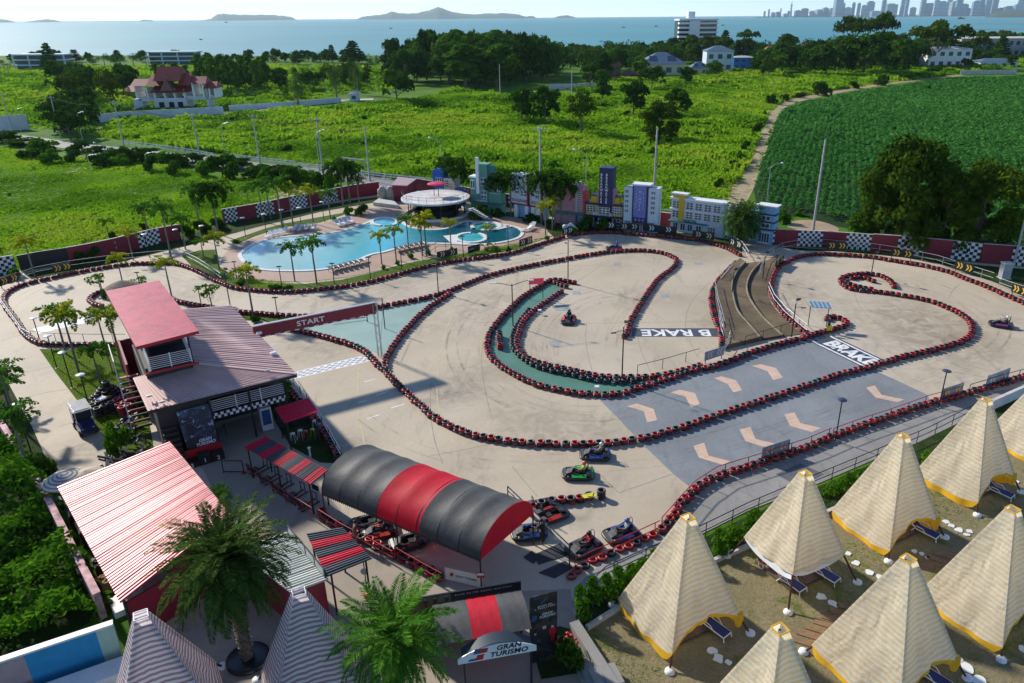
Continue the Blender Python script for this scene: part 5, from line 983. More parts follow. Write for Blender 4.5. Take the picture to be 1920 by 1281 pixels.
for px,py,yt,lab,arm in[(28,262,175,'utility pole at the far left end of the road',True),(114,256,180,'leaning utility pole beside the very dark trees',True),(233,276,188,'utility pole left of the villa wall',True),(376,300,213,'utility pole in front of the villa wall',True),(488,308,214,'utility pole at the left of the meadow',True),(607,330,220,'utility pole beside the road before the meadow',True),(694,340,237,'tall post behind the water tanks',False),(1014,400,236,'utility pole with insulators behind the white facade',True),(1224,410,242,'utility pole behind the white and purple facade',False),(1521,458,262,'tall leaning utility pole at the crop field corner',False),(1900,500,372,'leaning pole at the right picture edge',False),(938,178,120,'bare pole at the edge of the dense wood',False),(1072,176,132,'thin pole before the brown house',False),(1568,140,98,'bare trunk like pole left of the orange roof',False)]:
 UP.append(upole(px,py,yt,lab,arm))
mb=MB()
for a,b in zip(UP[:7],UP[1:7]):
 for k,dz in((-.6,-.45),(.0,-.45),(.6,-.45),(0,-2.0)):
  pts=[Vector((a[0]+k,a[1],a[2]+dz)).lerp(Vector((b[0]+k,b[1],b[2]+dz)),f)-Vector((0,0,2.2*4*f*(1-f)*.5))for f in[i/8 for i in range(9)]];mb.tube(pts,.022,4,0,False)
tag(mb.obj('power_line',mat('cable_m',(.06,.06,.065),.95,spec=.05)),'sagging overhead cables strung between the roadside poles','cable')
for(a,b,yt,lab)in[((642,322),(686,328),296,'grey steel goalpost over the country road')]:
 A,B=G(*a),G(*b);h=hgt(a[0],a[1],yt);t_=thing('road_frame',lab,'road frame',tuple((A+B)/2))
 for p in(A,B):MB().cyl(p.x,p.y,0,h,.14,None,8).obj('post',M_CONC,t_)
 MB().beam((A.x,A.y,h),(B.x,B.y,h),.25,.3).obj('beam',M_CONC,t_)

# ================================================================== buildings of the compound
class Frame:
 def __init__(s,o,ang):s.o=Vector((o[0],o[1],0));s.a=ang;s.X=Vector((math.cos(ang),math.sin(ang),0));s.Y=Vector((-math.sin(ang),math.cos(ang),0))
 def __call__(s,x,y,z=0.0):return s.o+s.X*x+s.Y*y+Vector((0,0,z))
 def box(s,mb,x0,x1,y0,y1,z0,z1,mi=0):return mb.box(s((x0+x1)/2,(y0+y1)/2,(z0+z1)/2),(x1-x0,y1-y0,z1-z0),s.a,mi)
def corr(mb,A,B,C,D,n,dep,bands=None,curve=None,seg=1):
 """ribbed sheet: ribs run from edge A-B down to edge D-C; bands = material index per rib"""
 A,B,C,D=map(Vector,(A,B,C,D));nv=(B-A).cross(D-A).normalized();nv=nv if nv.z>0 else-nv;jr=random.Random(n)
 prof=((0,0),(.52,0),(.62,1),(.88,1),(.98,0))
 js=[.65+.7*jr.random()for _ in range(n)];us=[((i+u)/n,h*dep*js[i],i)for i in range(n)for u,h in prof]+[(1.0,0,n-1)];vs=[];fs=[];ms=[]
 for u,h,i in us:
  for k in range(seg+1):vs.append(A.lerp(B,u).lerp(D.lerp(C,u),k/seg)+nv*h)
 w_=seg+1
 for j in range(len(us)-1):
  for k in range(seg):mb.add([],[]);fs.append((j*w_+k,j*w_+k+1,(j+1)*w_+k+1,(j+1)*w_+k));ms.append(bands[us[j][2]%len(bands)]if bands else 0)
 o=len(mb.v);mb.v+=[tuple(p)for p in vs]
 for f,m_ in zip(fs,ms):mb.f.append([i+o for i in f]);mb.m.append(m_);mb.sm.append(False)
 und=[p-nv*.05 for p in(A,B,C,D)];mb.add(und+[A,B,C,D],[(0,1,2,3),(0,1,5,4),(1,2,6,5),(2,3,7,6),(3,0,4,7)],bands[0]if bands else 0)
 return mb
def V3(p,z):return G(p[0],p[1],z)
M_BROWN=mat('brown_sheet_m',(.58,.39,.35),.5,.1,var=.1,scale=.6,world=True);M_RTILE=None
m,t,b,new,link=_nodes('red_tile_m');co=coords(t,False);br=new('ShaderNodeTexBrick');br.inputs['Scale'].default_value=1.5;br.inputs['Color1'].default_value=c4((.60,.03,.065));br.inputs['Color2'].default_value=c4((.36,.03,.06));br.inputs['Mortar'].default_value=c4((.17,.012,.025));br.inputs['Mortar Size'].default_value=.035;br.inputs['Row Height'].default_value=.3;br.inputs['Brick Width'].default_value=.5
mpg=new('ShaderNodeMapping');mpg.inputs['Rotation'].default_value=(0,0,-.55);link(co,mpg.inputs[0]);link(mpg.outputs[0],br.inputs['Vector']);link(mixc(t,ramp(t,noise(t,co,.9,5),.35,.75),br.outputs[0],(.56,.05,.085)),b.inputs['Base Color']);b.inputs['Roughness'].default_value=.5;bump(t,b,br.outputs['Fac'],.02,.6);M_RTILE=m
M_REDS=mat('red_sheet_m',(.62,.010,.045),.5,0,var=.1,scale=.5,world=True,spec=.2);M_GLOSSRED=mat('glossy_red_sheet_m',(.52,.03,.075),.42,.05,var=.2,scale=.6,world=True,bmp=.012,bscale=2.5,spec=.36)
M_GREYS=mat('grey_sheet_m',(.055,.075,.09),.5,0,var=.12,scale=.8,world=True,spec=.2);M_WSHEET=mat('white_sheet_m',(.50,.53,.48),.4,.1,var=.12,scale=.7,world=True)
M_CHARC=mat('charcoal_wall_m',(.022,.022,.025),.7,var=.3,scale=1.2,world=True);M_MAROONW=mat('maroon_sheet_wall_m',(.24,.012,.03),.5,var=.15,scale=1,world=True)
ch=Frame((-26.309,43.052),R(33.44));t_=thing('clubhouse','two storey clubhouse with brown hipped roof, red roofed tower and dark open front','building',ch(4.8,8))
HM,HL,EC,EL,BL,BR_=V3((362,682),5.25),V3((249,709),5.1),ch(9.7,0,4.5),ch(0,0,4.5),V3((341,580),5.3),ch(9.0,17.6,4.5)
mb=MB();corr(mb,HL,HM,EC,EL,34,.05);rf=mb.obj('roof_front',M_BROWN,t_);mb=MB();corr(mb,BL,HM,EC,BR_,36,.06);mb.obj('roof_side',M_BROWN,t_)
mb=MB();mb.beam(HM+Vector((0,0,.06)),EC+Vector((0,0,.06)),.22,.07);mb.obj('hip_cap',M_BROWN,t_)
mb=MB();mb.beam(EL-Vector((0,0,.12)),EC-Vector((0,0,.12)),.05,.2).beam(EC-Vector((0,0,.12)),BR_-Vector((0,0,.12)),.05,.2);mb.obj('fascia',M_BLACK,t_)
mb=MB();ch.box(mb,.5,3.7,.9,13,0,4.4);ch.box(mb,3.7,9.0,4.8,15.5,0,4.3);ch.box(mb,.6,3.6,3.9,13.2,4.4,5.85);mb.obj('wall',M_CHARC,t_)
mb=MB();ch.box(mb,3.7,9.0,.75,4.8,2.55,2.75);mb.obj('balcony_floor',M_BLACK,t_)
mb=MB()
for x in(3.8,6.4,8.9):ch.box(mb,x-.07,x+.07,.72,.86,0,4.4)
mb.obj('column',M_BLACK,t_)
mb=MB()
for k in range(6):mb.beam(ch(3.85,.78,2.95+k*.15),ch(8.9,.78,2.95+k*.15),.035)
for x in(3.85,5.5,7.2,8.9):mb.beam(ch(x,.78,2.75),ch(x,.78,3.8),.05)
mb.beam(ch(8.9,.78,3.7),ch(8.9,4.6,3.7),.05);mb.obj('balcony_railing',M_WHITE,t_)
mb=MB()
for i in range(26):
 for j in range(2):mb.add([ch(3.75+5.2*(i+u)/26,.735,2.33+.21*(j+v))for u,v in((0,0),(1,0),(1,1),(0,1))],[(0,1,2,3)],(i+j)%2)
mb.obj('checker_band',[M_WHITE,M_BLACK],t_)
mb=MB()
for k in range(9):ch.box(mb,.55,1.5,.9-(8-k)*.26-.26,.9-(8-k)*.26,0,.18+k*.3)
mb.obj('front_stairs',M_BLACK,t_)
mb=MB()
for k in range(10):ch.box(mb,-1.0,.3,6.2+k*.33,6.48+k*.33,.42+k*.32,.5+k*.32,k%2)
mb.obj('side_stairs',[M_BLACK,M_MAROONW],t_)
mb=MB();mb.beam(ch(-1.05,5.8,1.4),ch(-1.05,9.6,4.6),.06).beam(ch(-1.05,9.6,4.6),ch(-1.05,13.0,4.8),.06)
for k in range(5):mb.beam(ch(-1.05,6+k*.9,.4+k*.7),ch(-1.05,6+k*.9,1.5+k*.78),.05)
mb.obj('stair_rail',M_WHITE,t_)
mb=MB();ch.box(mb,-.35,-.2,9.6,15.2,0,4.2);ch.box(mb,-.3,4.5,15.0,15.15,0,4.2);mb.obj('red_side_wall',M_MAROONW,t_)
tr=[ch(-.3,14.1,8.75),ch(3.55,14.5,8.75),ch(4.25,2.45,8.35),ch(.3,1.85,8.35)]
mb=MB();mb.slab(tr,.22,0,1);mb.obj('tower_roof',[M_RTILE,M_REDP],t_)
mb=MB()
for x,y in((.95,3.0),(3.55,3.0),(.9,7.5),(3.6,7.5)):ch.box(mb,x-.06,x+.06,y-.06,y+.06,5.8,8.25)
mb.obj('tower_post',M_BLACK,t_)
mb=MB();ch.box(mb,.75,3.65,2.85,13.2,5.85,6.0);mb.obj('tower_floor',M_CHARC,t_);mb=MB();mb.beam(ch(.5,2.82,5.88),ch(3.9,2.82,5.9),.05,.16);mb.obj('red_trim',M_REDP,t_)
mb=MB();ch.box(mb,.8,3.6,7.2,13.2,6.0,8.3);mb.obj('tower_wall',M_CHARC,t_)
mb=MB()
for k in range(7):
 z=6.12+k*.14;mb.beam(ch(.9,2.95,z),ch(3.5,2.95,z),.035).beam(ch(3.5,2.95,z),ch(3.6,7.2,z),.035)
for x in(.9,2.2,3.5):mb.beam(ch(x,2.95,6.0),ch(x,2.95,7.05),.06)
mb.obj('tower_railing',M_WHITE,t_)
mb=MB();mb.add([ch(.9,2.95,6.0),ch(.9,7.2,6.0),ch(.9,7.2,7.1),ch(.9,2.95,7.1)],[(0,1,2,3)]);mb.obj('side_screen',M_WHITE,t_)
mb=MB()
for p in(ch(.35,1.2,5.0),ch(.95,.35,4.75),ch(7.9,.75,5.0)):mb.box(p,(.34,.16,.12),ch.a)
mb.obj('flood_light',M_STEEL,t_)
mb=MB()
for p in(ch(9.2,4.2,4.75),ch(9.35,9.0,4.7)):mb.box(p,(.4,.3,.16),ch.a).tube([p,p+Vector((0,0,-.35))],.03,5)
mb.obj('roof_camera',M_LAMPW,t_)
def poster_mat(name,base,a,b2,sc,seed):
 m,t,bs,new,link=_nodes(name);co=coords(t,True);f=noise(t,co,sc,3,.5,1.2);g_=noise(t,co,sc*2.1,4,.6,.6)
 c=mixc(t,ramp(t,f,.5,.58),base,a);c=mixc(t,ramp(t,g_,.58,.63),c,b2);link(c,bs.inputs['Base Color']);bs.inputs['Roughness'].default_value=.45;return m
M_POST=poster_mat('poster_blue_m',(.012,.016,.025),(.035,.075,.14),(.28,.36,.42),1.1,1)
bp=thing('banner','large dark blue printed banner on the clubhouse front','banner',ch(2.6,.3,0))
mb=MB();mb.slab([ch(1.65,.72,3.6),ch(3.7,.72,3.6),ch(3.75,-.1,.95),ch(1.75,.05,.95)],.03);mb.obj('print',M_POST,bp)
mb=MB();mb.slab([ch(1.72,.19,1.5),ch(3.74,.08,1.5),ch(3.76,-.12,.92),ch(1.75,.03,.92)],.02);mb.obj('title_strip',M_ABLK,bp)
me=text_mesh('banner_text','GRAN\nTURISMO',.30,M_LAMPW,bold=.008,shear=.25,align='CENTER',line=.85);place_text(me,'banner_lettering',ch(2.95,.0,1.24)-ch.Y*.06,ch.X,Vector((0,0,1))+ch.Y*.25,bp)
pd=thing('podium','black winners podium with steps numbered one two and three','podium',ch(2.7,-.7,0))
for nm,x0,x1,h,dg in(('step',2.2,3.0,.72,'1'),('step',3.05,3.85,.56,'2'),('step',1.35,2.15,.42,'3')):
 mb=MB();ch.box(mb,x0,x1,-1.05,-.3,.03,h);st=mb.obj(nm,M_BLACK,pd)
 place_text(text_mesh('digit',dg,.42,M_WHITE,bold=.01),'number',ch((x0+x1)/2,-1.065,h*.5),ch.X,(0,0,1),pd)
mb=MB();ch.box(mb,1.3,3.9,-.28,-.2,0,1.0);mb.obj('red_back',M_REDP,pd)
vm=thing('vending_machine','white and blue vending machine under the clubhouse balcony','vending machine',ch(7.4,1.6));mb=MB();ch.box(mb,7.0,7.8,1.3,2.0,.03,1.85);mb.obj('cabinet',M_WHITE,vm);mb=MB();ch.box(mb,7.1,7.7,1.27,1.295,.5,1.7);mb.obj('front_panel',mat('blue_panel_m',(.03,.08,.22),.3,var=.3,scale=4),vm)
g0=thing('sign_gate','open black metal frame gate beside the simulator shelter','gate',G(437,885));a,b=G(420,888),G(458,888);mb=MB()
for z in(.15,1.0):mb.beam((a.x,a.y,z),(b.x,b.y,z),.05)
for q in(a,b):mb.beam((q.x,q.y,.0),(q.x,q.y,1.0),.05)
mb.obj('frame',M_BLACK,g0);MB().box((b.x,b.y,0),(.3,.3,.06),0,0,True).obj('foot',M_REDP,g0)
tag(MB().tube([G(425,820)+Vector((0,0,0)),G(425,820)+Vector((0,0,1.1)),G(415,845)+Vector((0,0,1.1)),G(415,845)],.025,6).obj('hoop_rail',M_BLACK),'black hoop rail beside the podium','rail')
q=[V3(p,z)for p,z in(((107,913),3.0),((318,828),4.3),((432,965),4.3),((225,1130),3.0))]
t_=thing('storage_shed','open storage shed under a big glossy red ribbed roof','shed',(q[0]+q[2])/2-Vector((0,0,3.6)))
mb=MB();corr(mb,q[1],q[2],q[3],q[0],54,.036);mb.obj('roof',M_GLOSSRED,t_)
ci=(q[0]+q[1]+q[2]+q[3])/4;ins=[ci.lerp(p,.9)for p in q];mb=MB()
for p in q:r_=ci.lerp(p,.93);mb.cyl(r_.x,r_.y,0,p.z-.1,.07,None,8)
mb.obj('post',M_BLACK,t_);mb=MB();mb.slab([ins[1].lerp(ins[0],.5),ins[1],ins[2],ins[2].lerp(ins[3],.5)],2.2);mb.v=[(x,y,max(.02,z-.25)if z>2.2 else 0.03)for x,y,z in mb.v];mb.obj('back_wall',M_MAROONW,t_)
mb=MB();a,b=ins[3],ins[2];mb.beam((a.x,a.y,1.2),(b.x,b.y,1.2),.1,2.4);mb.obj('front_wall',M_MAROONW,t_)
for k,(px,py,w_,d_,h,mm,lab)in enumerate([(150,985,1.5,.9,1.2,M_CHARC,'dark water tank box beside the pink wall'),(168,1010,1.5,.9,1.0,M_CHARC,'dark box behind the glossy roof, nearer one'),(195,1070,1.0,.8,.7,M_CHARC,'black cloth covered heap beside the shed'),(205,1100,.8,.7,.5,mat('wood_scraps_m',(.40,.28,.12),.8,var=.5,scale=6),'heap of yellow wood scraps beside the shed'),(222,1140,1.6,.6,.25,M_WHITE,'white leaning board at the shed corner'),(262,1122,.9,.5,.8,M_STEEL,'grey metal cabinet under the shed eave'),(112,955,.5,.5,.7,M_BLACK,'black stool behind the striped parasol')]):
 p=G(px,py);mb=MB();mb.box(p,(w_,d_,h),R(-50),0,True).box((p.x,p.y,h+.03),(w_*.9,d_*.9,.06),R(-50),0)
 if k in(2,3):
  for i in range(14):mb.beam((p.x+random.uniform(-.4,.4),p.y+random.uniform(-.3,.3),h+.05),(p.x+random.uniform(-.5,.5),p.y+random.uniform(-.4,.4),h+random.uniform(.1,.3)),.06)
 tag(mb.obj(['tank_box','tank_box','covered_heap','scrap_heap','leaning_board','metal_cabinet','stool'][k],mm),lab,['box','box','heap','heap','board','cabinet','stool'][k])
m,t,b,new,link=_nodes('ring_stripe_m');co=coords(t,False);sx=new('ShaderNodeSeparateXYZ');link(co,sx.inputs[0]);rr_=math_(t,'SQRT',math_(t,'ADD',math_(t,'POWER',sx.outputs[0],2),math_(t,'POWER',sx.outputs[1],2)))
link(mixc(t,math_(t,'GREATER_THAN',math_(t,'FRACT',math_(t,'MULTIPLY',rr_,4.2)),.55),(.52,.46,.38),(.16,.16,.19)),b.inputs['Base Color']);b.inputs['Roughness'].default_value=.8;M_RING=m
def parasol(px,py,z,r,mt,label,rise=.45,n=10):
 p=G(px,py,z);t_=thing('parasol',label,'parasol',(p.x,p.y,0));MB().lathe([(r,0),(r*.66,rise*.45),(r*.3,rise*.8),(.04,rise)],(0,0,z-rise*.5),n,0,False).lathe([(r,0),(r*.95,-.14)],(0,0,z-rise*.5),n,0,False).obj('canopy',mt,t_,True);MB().cyl(0,0,0,z+rise*.5,.035,None,8).obj('pole',M_BLACK,t_,True)
parasol(122,893,2.3,1.35,M_RING,'beige and grey ring striped parasol behind the glossy red roof');parasol(160,888,2.2,1.2,mat('tan_cloth_m',(.42,.34,.25),.8),'plain tan parasol half hidden by the striped one')
parasol(227,532,2.3,1.7,mat('thatch_m',(.20,.16,.12),.95,var=.4,scale=9,bmp=.05),'grey brown thatched parasol in the hook of tyres',.7,14)
def vault(nm,label,a,b,c,ez,rise,bands,cat,gable=True,segs=None,ribs=8,sag=.0):
 """a,b front eave ends, c back eave at b's end"""
 Dv=c-b;L=b-a;t_=thing(nm,label,cat,tuple((a+b)/2+Dv/2-Vector((0,0,ez))));N=16
 def pt(u,k,off=0.0,sg=0.0):
  th=math.pi*k/N;f=.5-.5*math.cos(th);return a+L*u+Dv*f+Vector((0,0,(rise-sg)*math.sin(th)**.9+off))
 for(u0,u1,pn,mm,nr)in bands:
  mb=MB();M_=nr*6;vs=[]
  for i in range(M_+1):
   u=u0+(u1-u0)*i/M_;f=(i%6)/6.0;sg=sag*math.sin(math.pi*f)
   for k in range(N+1):
    wr=.012*math.sin(k*5.1+i*.9+3*math.sin(i*.5))if 1<k<N-1 and f>0 else 0;vs.append(pt(u,k,wr,sg))
  mb.add(vs,[(i*(N+1)+k,i*(N+1)+k+1,(i+1)*(N+1)+k+1,(i+1)*(N+1)+k)for i in range(M_)for k in range(N)],0,True);mb.obj(pn,mm,t_)
 mb=MB()
 for i in range(ribs+1):mb.tube([pt(i/ribs,k,-.05)for k in range(N+1)],.035,6)
 for k in(0,N):mb.tube([pt(0,k,-.03),pt(1,k,-.03)],.035,6)
 mb.obj('arch_frame',M_BLACK,t_)
 if gable:
  mb=MB();ps=[pt(1.0,k,.01)+(L.normalized()*.04)for k in range(N+1)];mb.add(ps,[tuple(range(N+1))]);mb.obj('gable_cloth',MATS['vault_red_m'],t_)
 for p in(pt(0,0),pt(.5,0),pt(1,0),pt(0,N),pt(1,N)):MB().cyl(p.x,p.y,.0,p.z,.045,None,8).obj('post',M_BLACK,t_)
 mb=MB()
 for k,sgn in((0,1),):
  n=70
  for i in range(n):
   p0,p1=pt(i/n,0),pt((i+1)/n,0);mb.add([p0,p1,p1-Vector((0,0,.10)),(p0+p1)/2-Vector((0,0,.2)),p0-Vector((0,0,.10))],[(0,1,2,3,4)])
 mb.obj('valance',MATS['vault_black_m'],t_);return t_
mat('vault_red_m',(.72,.006,.03),.65,var=.10,scale=1.2,world=True,bmp=.012,bscale=5);mat('vault_black_m',(.07,.07,.068),.62,var=.25,scale=.9,world=True,bmp=.014,bscale=5)
def translucent(m,fac):
 t=m.node_tree;b=t.nodes['Principled BSDF'];d=t.nodes.new('ShaderNodeBsdfTranslucent');mx=t.nodes.new('ShaderNodeMixShader');t.links.new(b.inputs['Base Color'].links[0].from_socket,d.inputs[0]);mx.inputs[0].default_value=fac
 t.links.new(b.outputs[0],mx.inputs[1]);t.links.new(d.outputs[0],mx.inputs[2]);t.links.new(mx.outputs[0],t.nodes['Material Output'].inputs[0])
translucent(MATS['vault_red_m'],.4);translucent(MATS['vault_black_m'],.12)
a,b,c=G(604,925,2.2),G(900,1050,2.2),G(999,963,2.2)
vault('pit_canopy','long barrel vaulted black and red fabric canopy over the pit',a,b,c,2.2,1.75,[(0,.375,'black_cloth',MATS['vault_black_m'],3),(.375,.645,'red_cloth',MATS['vault_red_m'],2),(.645,1.0,'black_cloth',MATS['vault_black_m'],3)],'canopy',sag=.09)
sg=thing('pit_sign','small red and white sign hanging from the pit canopy corner post','sign',G(897,1085));p=G(900,1050,2.2);mb=MB().box((p.x,p.y-.06,1.25),(.42,.03,.34));mb.obj('plate',M_REDP,sg);MB().box((p.x,p.y-.08,1.32),(.36,.012,.14)).obj('white_panel',M_WHITE,sg)
def awning(nm,label,q,n,bands,mats_,cat,posts,zt):
 t_=thing(nm,label,cat,tuple(((q[0]+q[2])/2)[:2])+(0,));mb=MB();corr(mb,q[0],q[1],q[2],q[3],n,.045,bands);mb.obj('roof',mats_,t_);ctr=(q[0]+q[1]+q[2]+q[3])/4
 for u,v in posts:
  p=q[0].lerp(q[1],u).lerp(q[3].lerp(q[2],u),v);p=ctr.lerp(p,.96);MB().cyl(p.x,p.y,0,p.z-.05,.055,None,8).obj('post',M_BLACK,t_)
 return t_
q=[V3((497,818),2.65),V3((614,882),2.65),V3((582,908),2.35),V3((457,838),2.35)]
awning('simulator_shelter','shelter with a red and grey striped ribbed roof over riding simulators',q,36,[0]*4+[1]*4,[M_REDS,M_GREYS],'shelter',[(.02,.95),(.5,.95),(.98,.95),(.02,.05),(.98,.05)],2.5)
q=[V3((642,989),2.95),V3((697,1047),2.95),V3((612,1081),2.7),V3((574,1000),2.7)]
awning('striped_awning','small awning with a grey and red striped ribbed roof beside the yard',q,20,[1]*4+[0]*4,[M_REDS,M_GREYS],'awning',[(.02,.1),(.98,.1),(.02,.9),(.98,.9)],2.8)
q=[V3((578,746),2.75),V3((597,772),2.75),V3((533,793),2.5),V3((515,765),2.5)]
awning('drinks_kiosk','small open kiosk with a plain red ribbed roof on the kiosk lawn',q,11,[0],[M_REDS],'kiosk',[(.03,.06),(.97,.06),(.03,.94),(.97,.94)],2.6)
q=[V3((537,998),2.7),V3((616,1086),2.7),V3((545,1112),2.5),V3((440,1030),2.5)]
wq=awning('ticket_office','low maroon ticket office under a white ribbed roof',q,26,[0],[M_WSHEET],'building',[],2.5);ctr=(q[0]+q[1]+q[2]+q[3])/4;r_=[ctr.lerp(p,.9)for p in q]
MB().prism([(p.x,p.y)for p in r_],.03,2.42).obj('wall',M_MAROONW,wq)
sg=thing('roof_sign','narrow white panelled sign standing along the edge of the white ribbed roof','sign',tuple(G(576,1030,2.7)[:2])+(2.7,));A,B=G(541,1000,2.75),G(611,1084,2.75);up=Vector((0,0,.55));mb=MB()
mb.beam(A+up*.5,B+up*.5,.06,.55);mb.obj('frame',M_BLACK,sg);d=(B-A);nv=Vector((d.y,-d.x,0)).normalized();nv=nv if nv.y<0 else-nv;mb=MB();mb2=MB()
for sd in(1,-1):
 for i in range(4):a0,a1=A+d*(.03+i*.245)+nv*.034*sd,A+d*(.03+i*.245+.205)+nv*.034*sd;mb.add([a0+Vector((0,0,.05)),a1+Vector((0,0,.05)),a1+Vector((0,0,.5)),a0+Vector((0,0,.5))],[(0,1,2,3)])
mb.obj('panel',mat('sign_panel_m',(.55,.58,.58),.4),sg)
sg=thing('round_sign','small round sign on a black post with a red foot beside the striped awning','sign',G(690,1120));p=G(690,1120);MB().cyl(0,0,0,2.6,.03,None,8).obj('post',M_BLACK,sg,True);MB().tube([(0,-.04,1.75),(0,-.07,1.75)],.2,18).obj('disc',mat('pale_sign_m',(.5,.5,.55),.5,var=.4,scale=14),sg,True);MB().lathe([(0,0),(.2,.02),(.22,.2),(0,.25)],(0,0,0),12).obj('foot',M_REDP,sg,True)
bar=G(560,800);mb=MB();kf=Frame(G(528,806)[:2],math.atan2((G(590,786)-G(528,806)).y,(G(590,786)-G(528,806)).x));kf.box(mb,0,2.2,0,.4,.03,1.0);kf.box(mb,-.05,2.25,-.05,.45,1.0,1.05);tag(mb.obj('bar_counter',M_CHARC),'dark bar counter under the red kiosk roof','counter')
mb=MB()
for i in range(9):x=.15+i*.24;mb.lathe([(.03,0),(.045,.06),(.04,.12),(.015,.16),(.015,.2)],kf(x,.2,1.05),6,i%2)
tag(mb.obj('bottle_row',[M_LAMPW,mat('green_glass_m',(.05,.2,.05),.2)],None),'row of cups and bottles on the kiosk counter','bottles')
for i,(px,py,mm,lab)in enumerate([(551,830,M_WHITE,'white bar stool before the kiosk, left of two'),(565,824,M_WHITE,'white bar stool before the kiosk, right of two'),(588,822,mat('green_stool_m',(.25,.42,.05),.5),'green bar stool before the kiosk'),(575,826,M_REDP,'red bar stool before the kiosk'),(600,812,mat('blue_stool_m',(.05,.16,.35),.5),'blue bar stool at the kiosk rail'),(592,806,M_WHITE,'white bar stool at the right end of the kiosk')]):
 p=G(px,py);t_=thing('bar_stool',lab,'stool',(p.x,p.y,.03));MB().lathe([(0,.74),(.18,.74),(.18,.70),(0,.68)],(0,0,0),12).obj('seat',mm,t_,True)
 mb=MB()
 for sx_,sy_ in((1,1),(-1,1),(-1,-1),(1,-1)):MB().tube([(.11*sx_,.11*sy_,.7),(.2*sx_,.2*sy_,0)],.018,5).obj('leg',mm,t_,True)
p=G(582,857);tag(MB().cyl(p.x,p.y,.03,.72,.07,.07,10).box((p.x,p.y,.74),(.2,.2,.05)).obj('bollard',M_WHITE),'short white bollard on the dark kiosk lawn','bollard')
def simulator(px,py,rz,label):
 p=G(px,py);t_=thing('riding_simulator',label,'simulator',(p.x,p.y,.03),rz,'simulators under the striped shelter');MB().tube([(-.6,.22,.05),(.75,.22,.05)],.04,6).tube([(-.6,-.22,.05),(.75,-.22,.05)],.04,6).tube([(.55,-.22,.05),(.55,-.22,.75),(.55,.22,.75),(.55,.22,.05)],.035,6).obj('frame',M_BLACK,t_,True)
 MB().box((-.3,0,.3),(.5,.45,.14)).slab([(-.55,-.22,.3),(-.55,.22,.3),(-.75,.2,.95),(-.75,-.2,.95)],.09).obj('seat',M_RUB,t_,True);MB().lathe([(.14,-.015),(.17,0),(.14,.015)],(0,0,0),14,0,True,True).obj('steering_wheel',M_STEEL,t_,True).location=(.42,0,.72);MB().box((.72,0,.98),(.05,.6,.36)).obj('screen',M_GLASS,t_,True)
for i,(px,py,nm)in enumerate([(486,885,'left end'),(508,902,'second from the left'),(530,916,'middle'),(556,932,'second from the right'),(578,950,'right end')]):simulator(px,py,R(55),'black riding simulator under the striped shelter, '+nm)
bb=thing('railing_banner','black banner with white lettering on the simulator rail','banner',G(538,940));A,B=G(524,932),G(556,955);mb=MB();mb.beam((A.x,A.y,.5),(B.x,B.y,.5),.03,.55);mb.obj('cloth',M_ABLK,bb);d=(B-A);nv=Vector((d.y,-d.x,0)).normalized();nv=nv if nv.y<0 else-nv;place_text(text_mesh('t','GRAN\nTURISMO',.2,M_LAMPW,shear=.2,line=.9),'lettering',(A+B)/2+Vector((0,0,.5))+nv*.022,d,(0,0,1),bb)
gt=thing('start_gantry','maroon start banner gantry on a grey truss tower over the start line','gantry',G(713,668));A,B=G(475,624,4.6),G(704,578,4.6);d=(B-A).normalized();nv=Vector((d.y,-d.x,0));nv=nv if nv.y<0 else-nv
mb=MB();mb.beam(A,B,.10,1.05);mb.obj('banner_board',M_WALLRED,gt);mb=MB();mb.beam(A+Vector((0,0,.56)),B+Vector((0,0,.56)),.3,.06);mb.obj('cap',M_STEEL,gt)
mb=MB();L=(B-A).length
for i in range(13):p,q_=A+d*(L*(i+.1)/13),A+d*(L*(i+.6)/13);mb.add([p+nv*.056-Vector((0,0,.52)),q_+nv*.056-Vector((0,0,.52)),q_+nv*.056-Vector((0,0,.44)),p+nv*.056-Vector((0,0,.44))],[(0,1,2,3)])
mb.obj('edge_dashes',M_WHITE,gt)
C0=A+d*(L*.45);me=text_mesh('start_text','START',.62,M_WHITE,bold=.012,spacing=1.05);place_text(me,'start_lettering',C0+nv*.057+Vector((0,0,.0)),d,(0,0,1),gt,1.25,1.0)
p=G(713,668);mb=MB()
cs=[Vector((p.x+a,p.y+b,0))for a,b in((-.16,-.16),(.16,-.16),(.16,.16),(-.16,.16))]
for c_ in cs:mb.tube([c_,c_+Vector((0,0,5.1))],.028,6)
for k in range(14):
 for i in range(4):a_,b_=cs[i],cs[(i+1)%4];mb.tube([a_+Vector((0,0,.1+k*.36)),b_+Vector((0,0,.1+k*.36+(.36 if(k+i)%2 else 0)))],.014,4,0,False)
mb.obj('truss',M_STEEL,gt);mb=MB();p2=G(722,617);mb.cyl(p2.x,p2.y,0,3.2,.05,None,8).tube([(p2.x,p2.y,2.3),(p.x+.16,p.y+.16,1.5)],.02,5);mb.obj('stay_post',M_BLACK,gt)
lp=thing('low_barrier','thin dark barrier arm lying across the pale start island','barrier arm',G(690,602));mb=MB();a_,b_=G(622,603,.25),G(685,595,.25);mb.beam(a_,b_,.06);mb.obj('arm',M_BLACK,lp);c_=G(689,604);mb=MB();mb.cyl(c_.x,c_.y,0,1.1,.05,None,8);mb.obj('post',M_BLACK,lp)
tf=thing('pit_lane_frame','long black and white ladder frame standing across the pit lane','frame',G(1010,1010));A,B=G(953,948),G(1068,1062);mb=MB();h=hgt(953,948,912)
for q_ in(A,B):mb.cyl(q_.x,q_.y,0,h,.04,None,6)
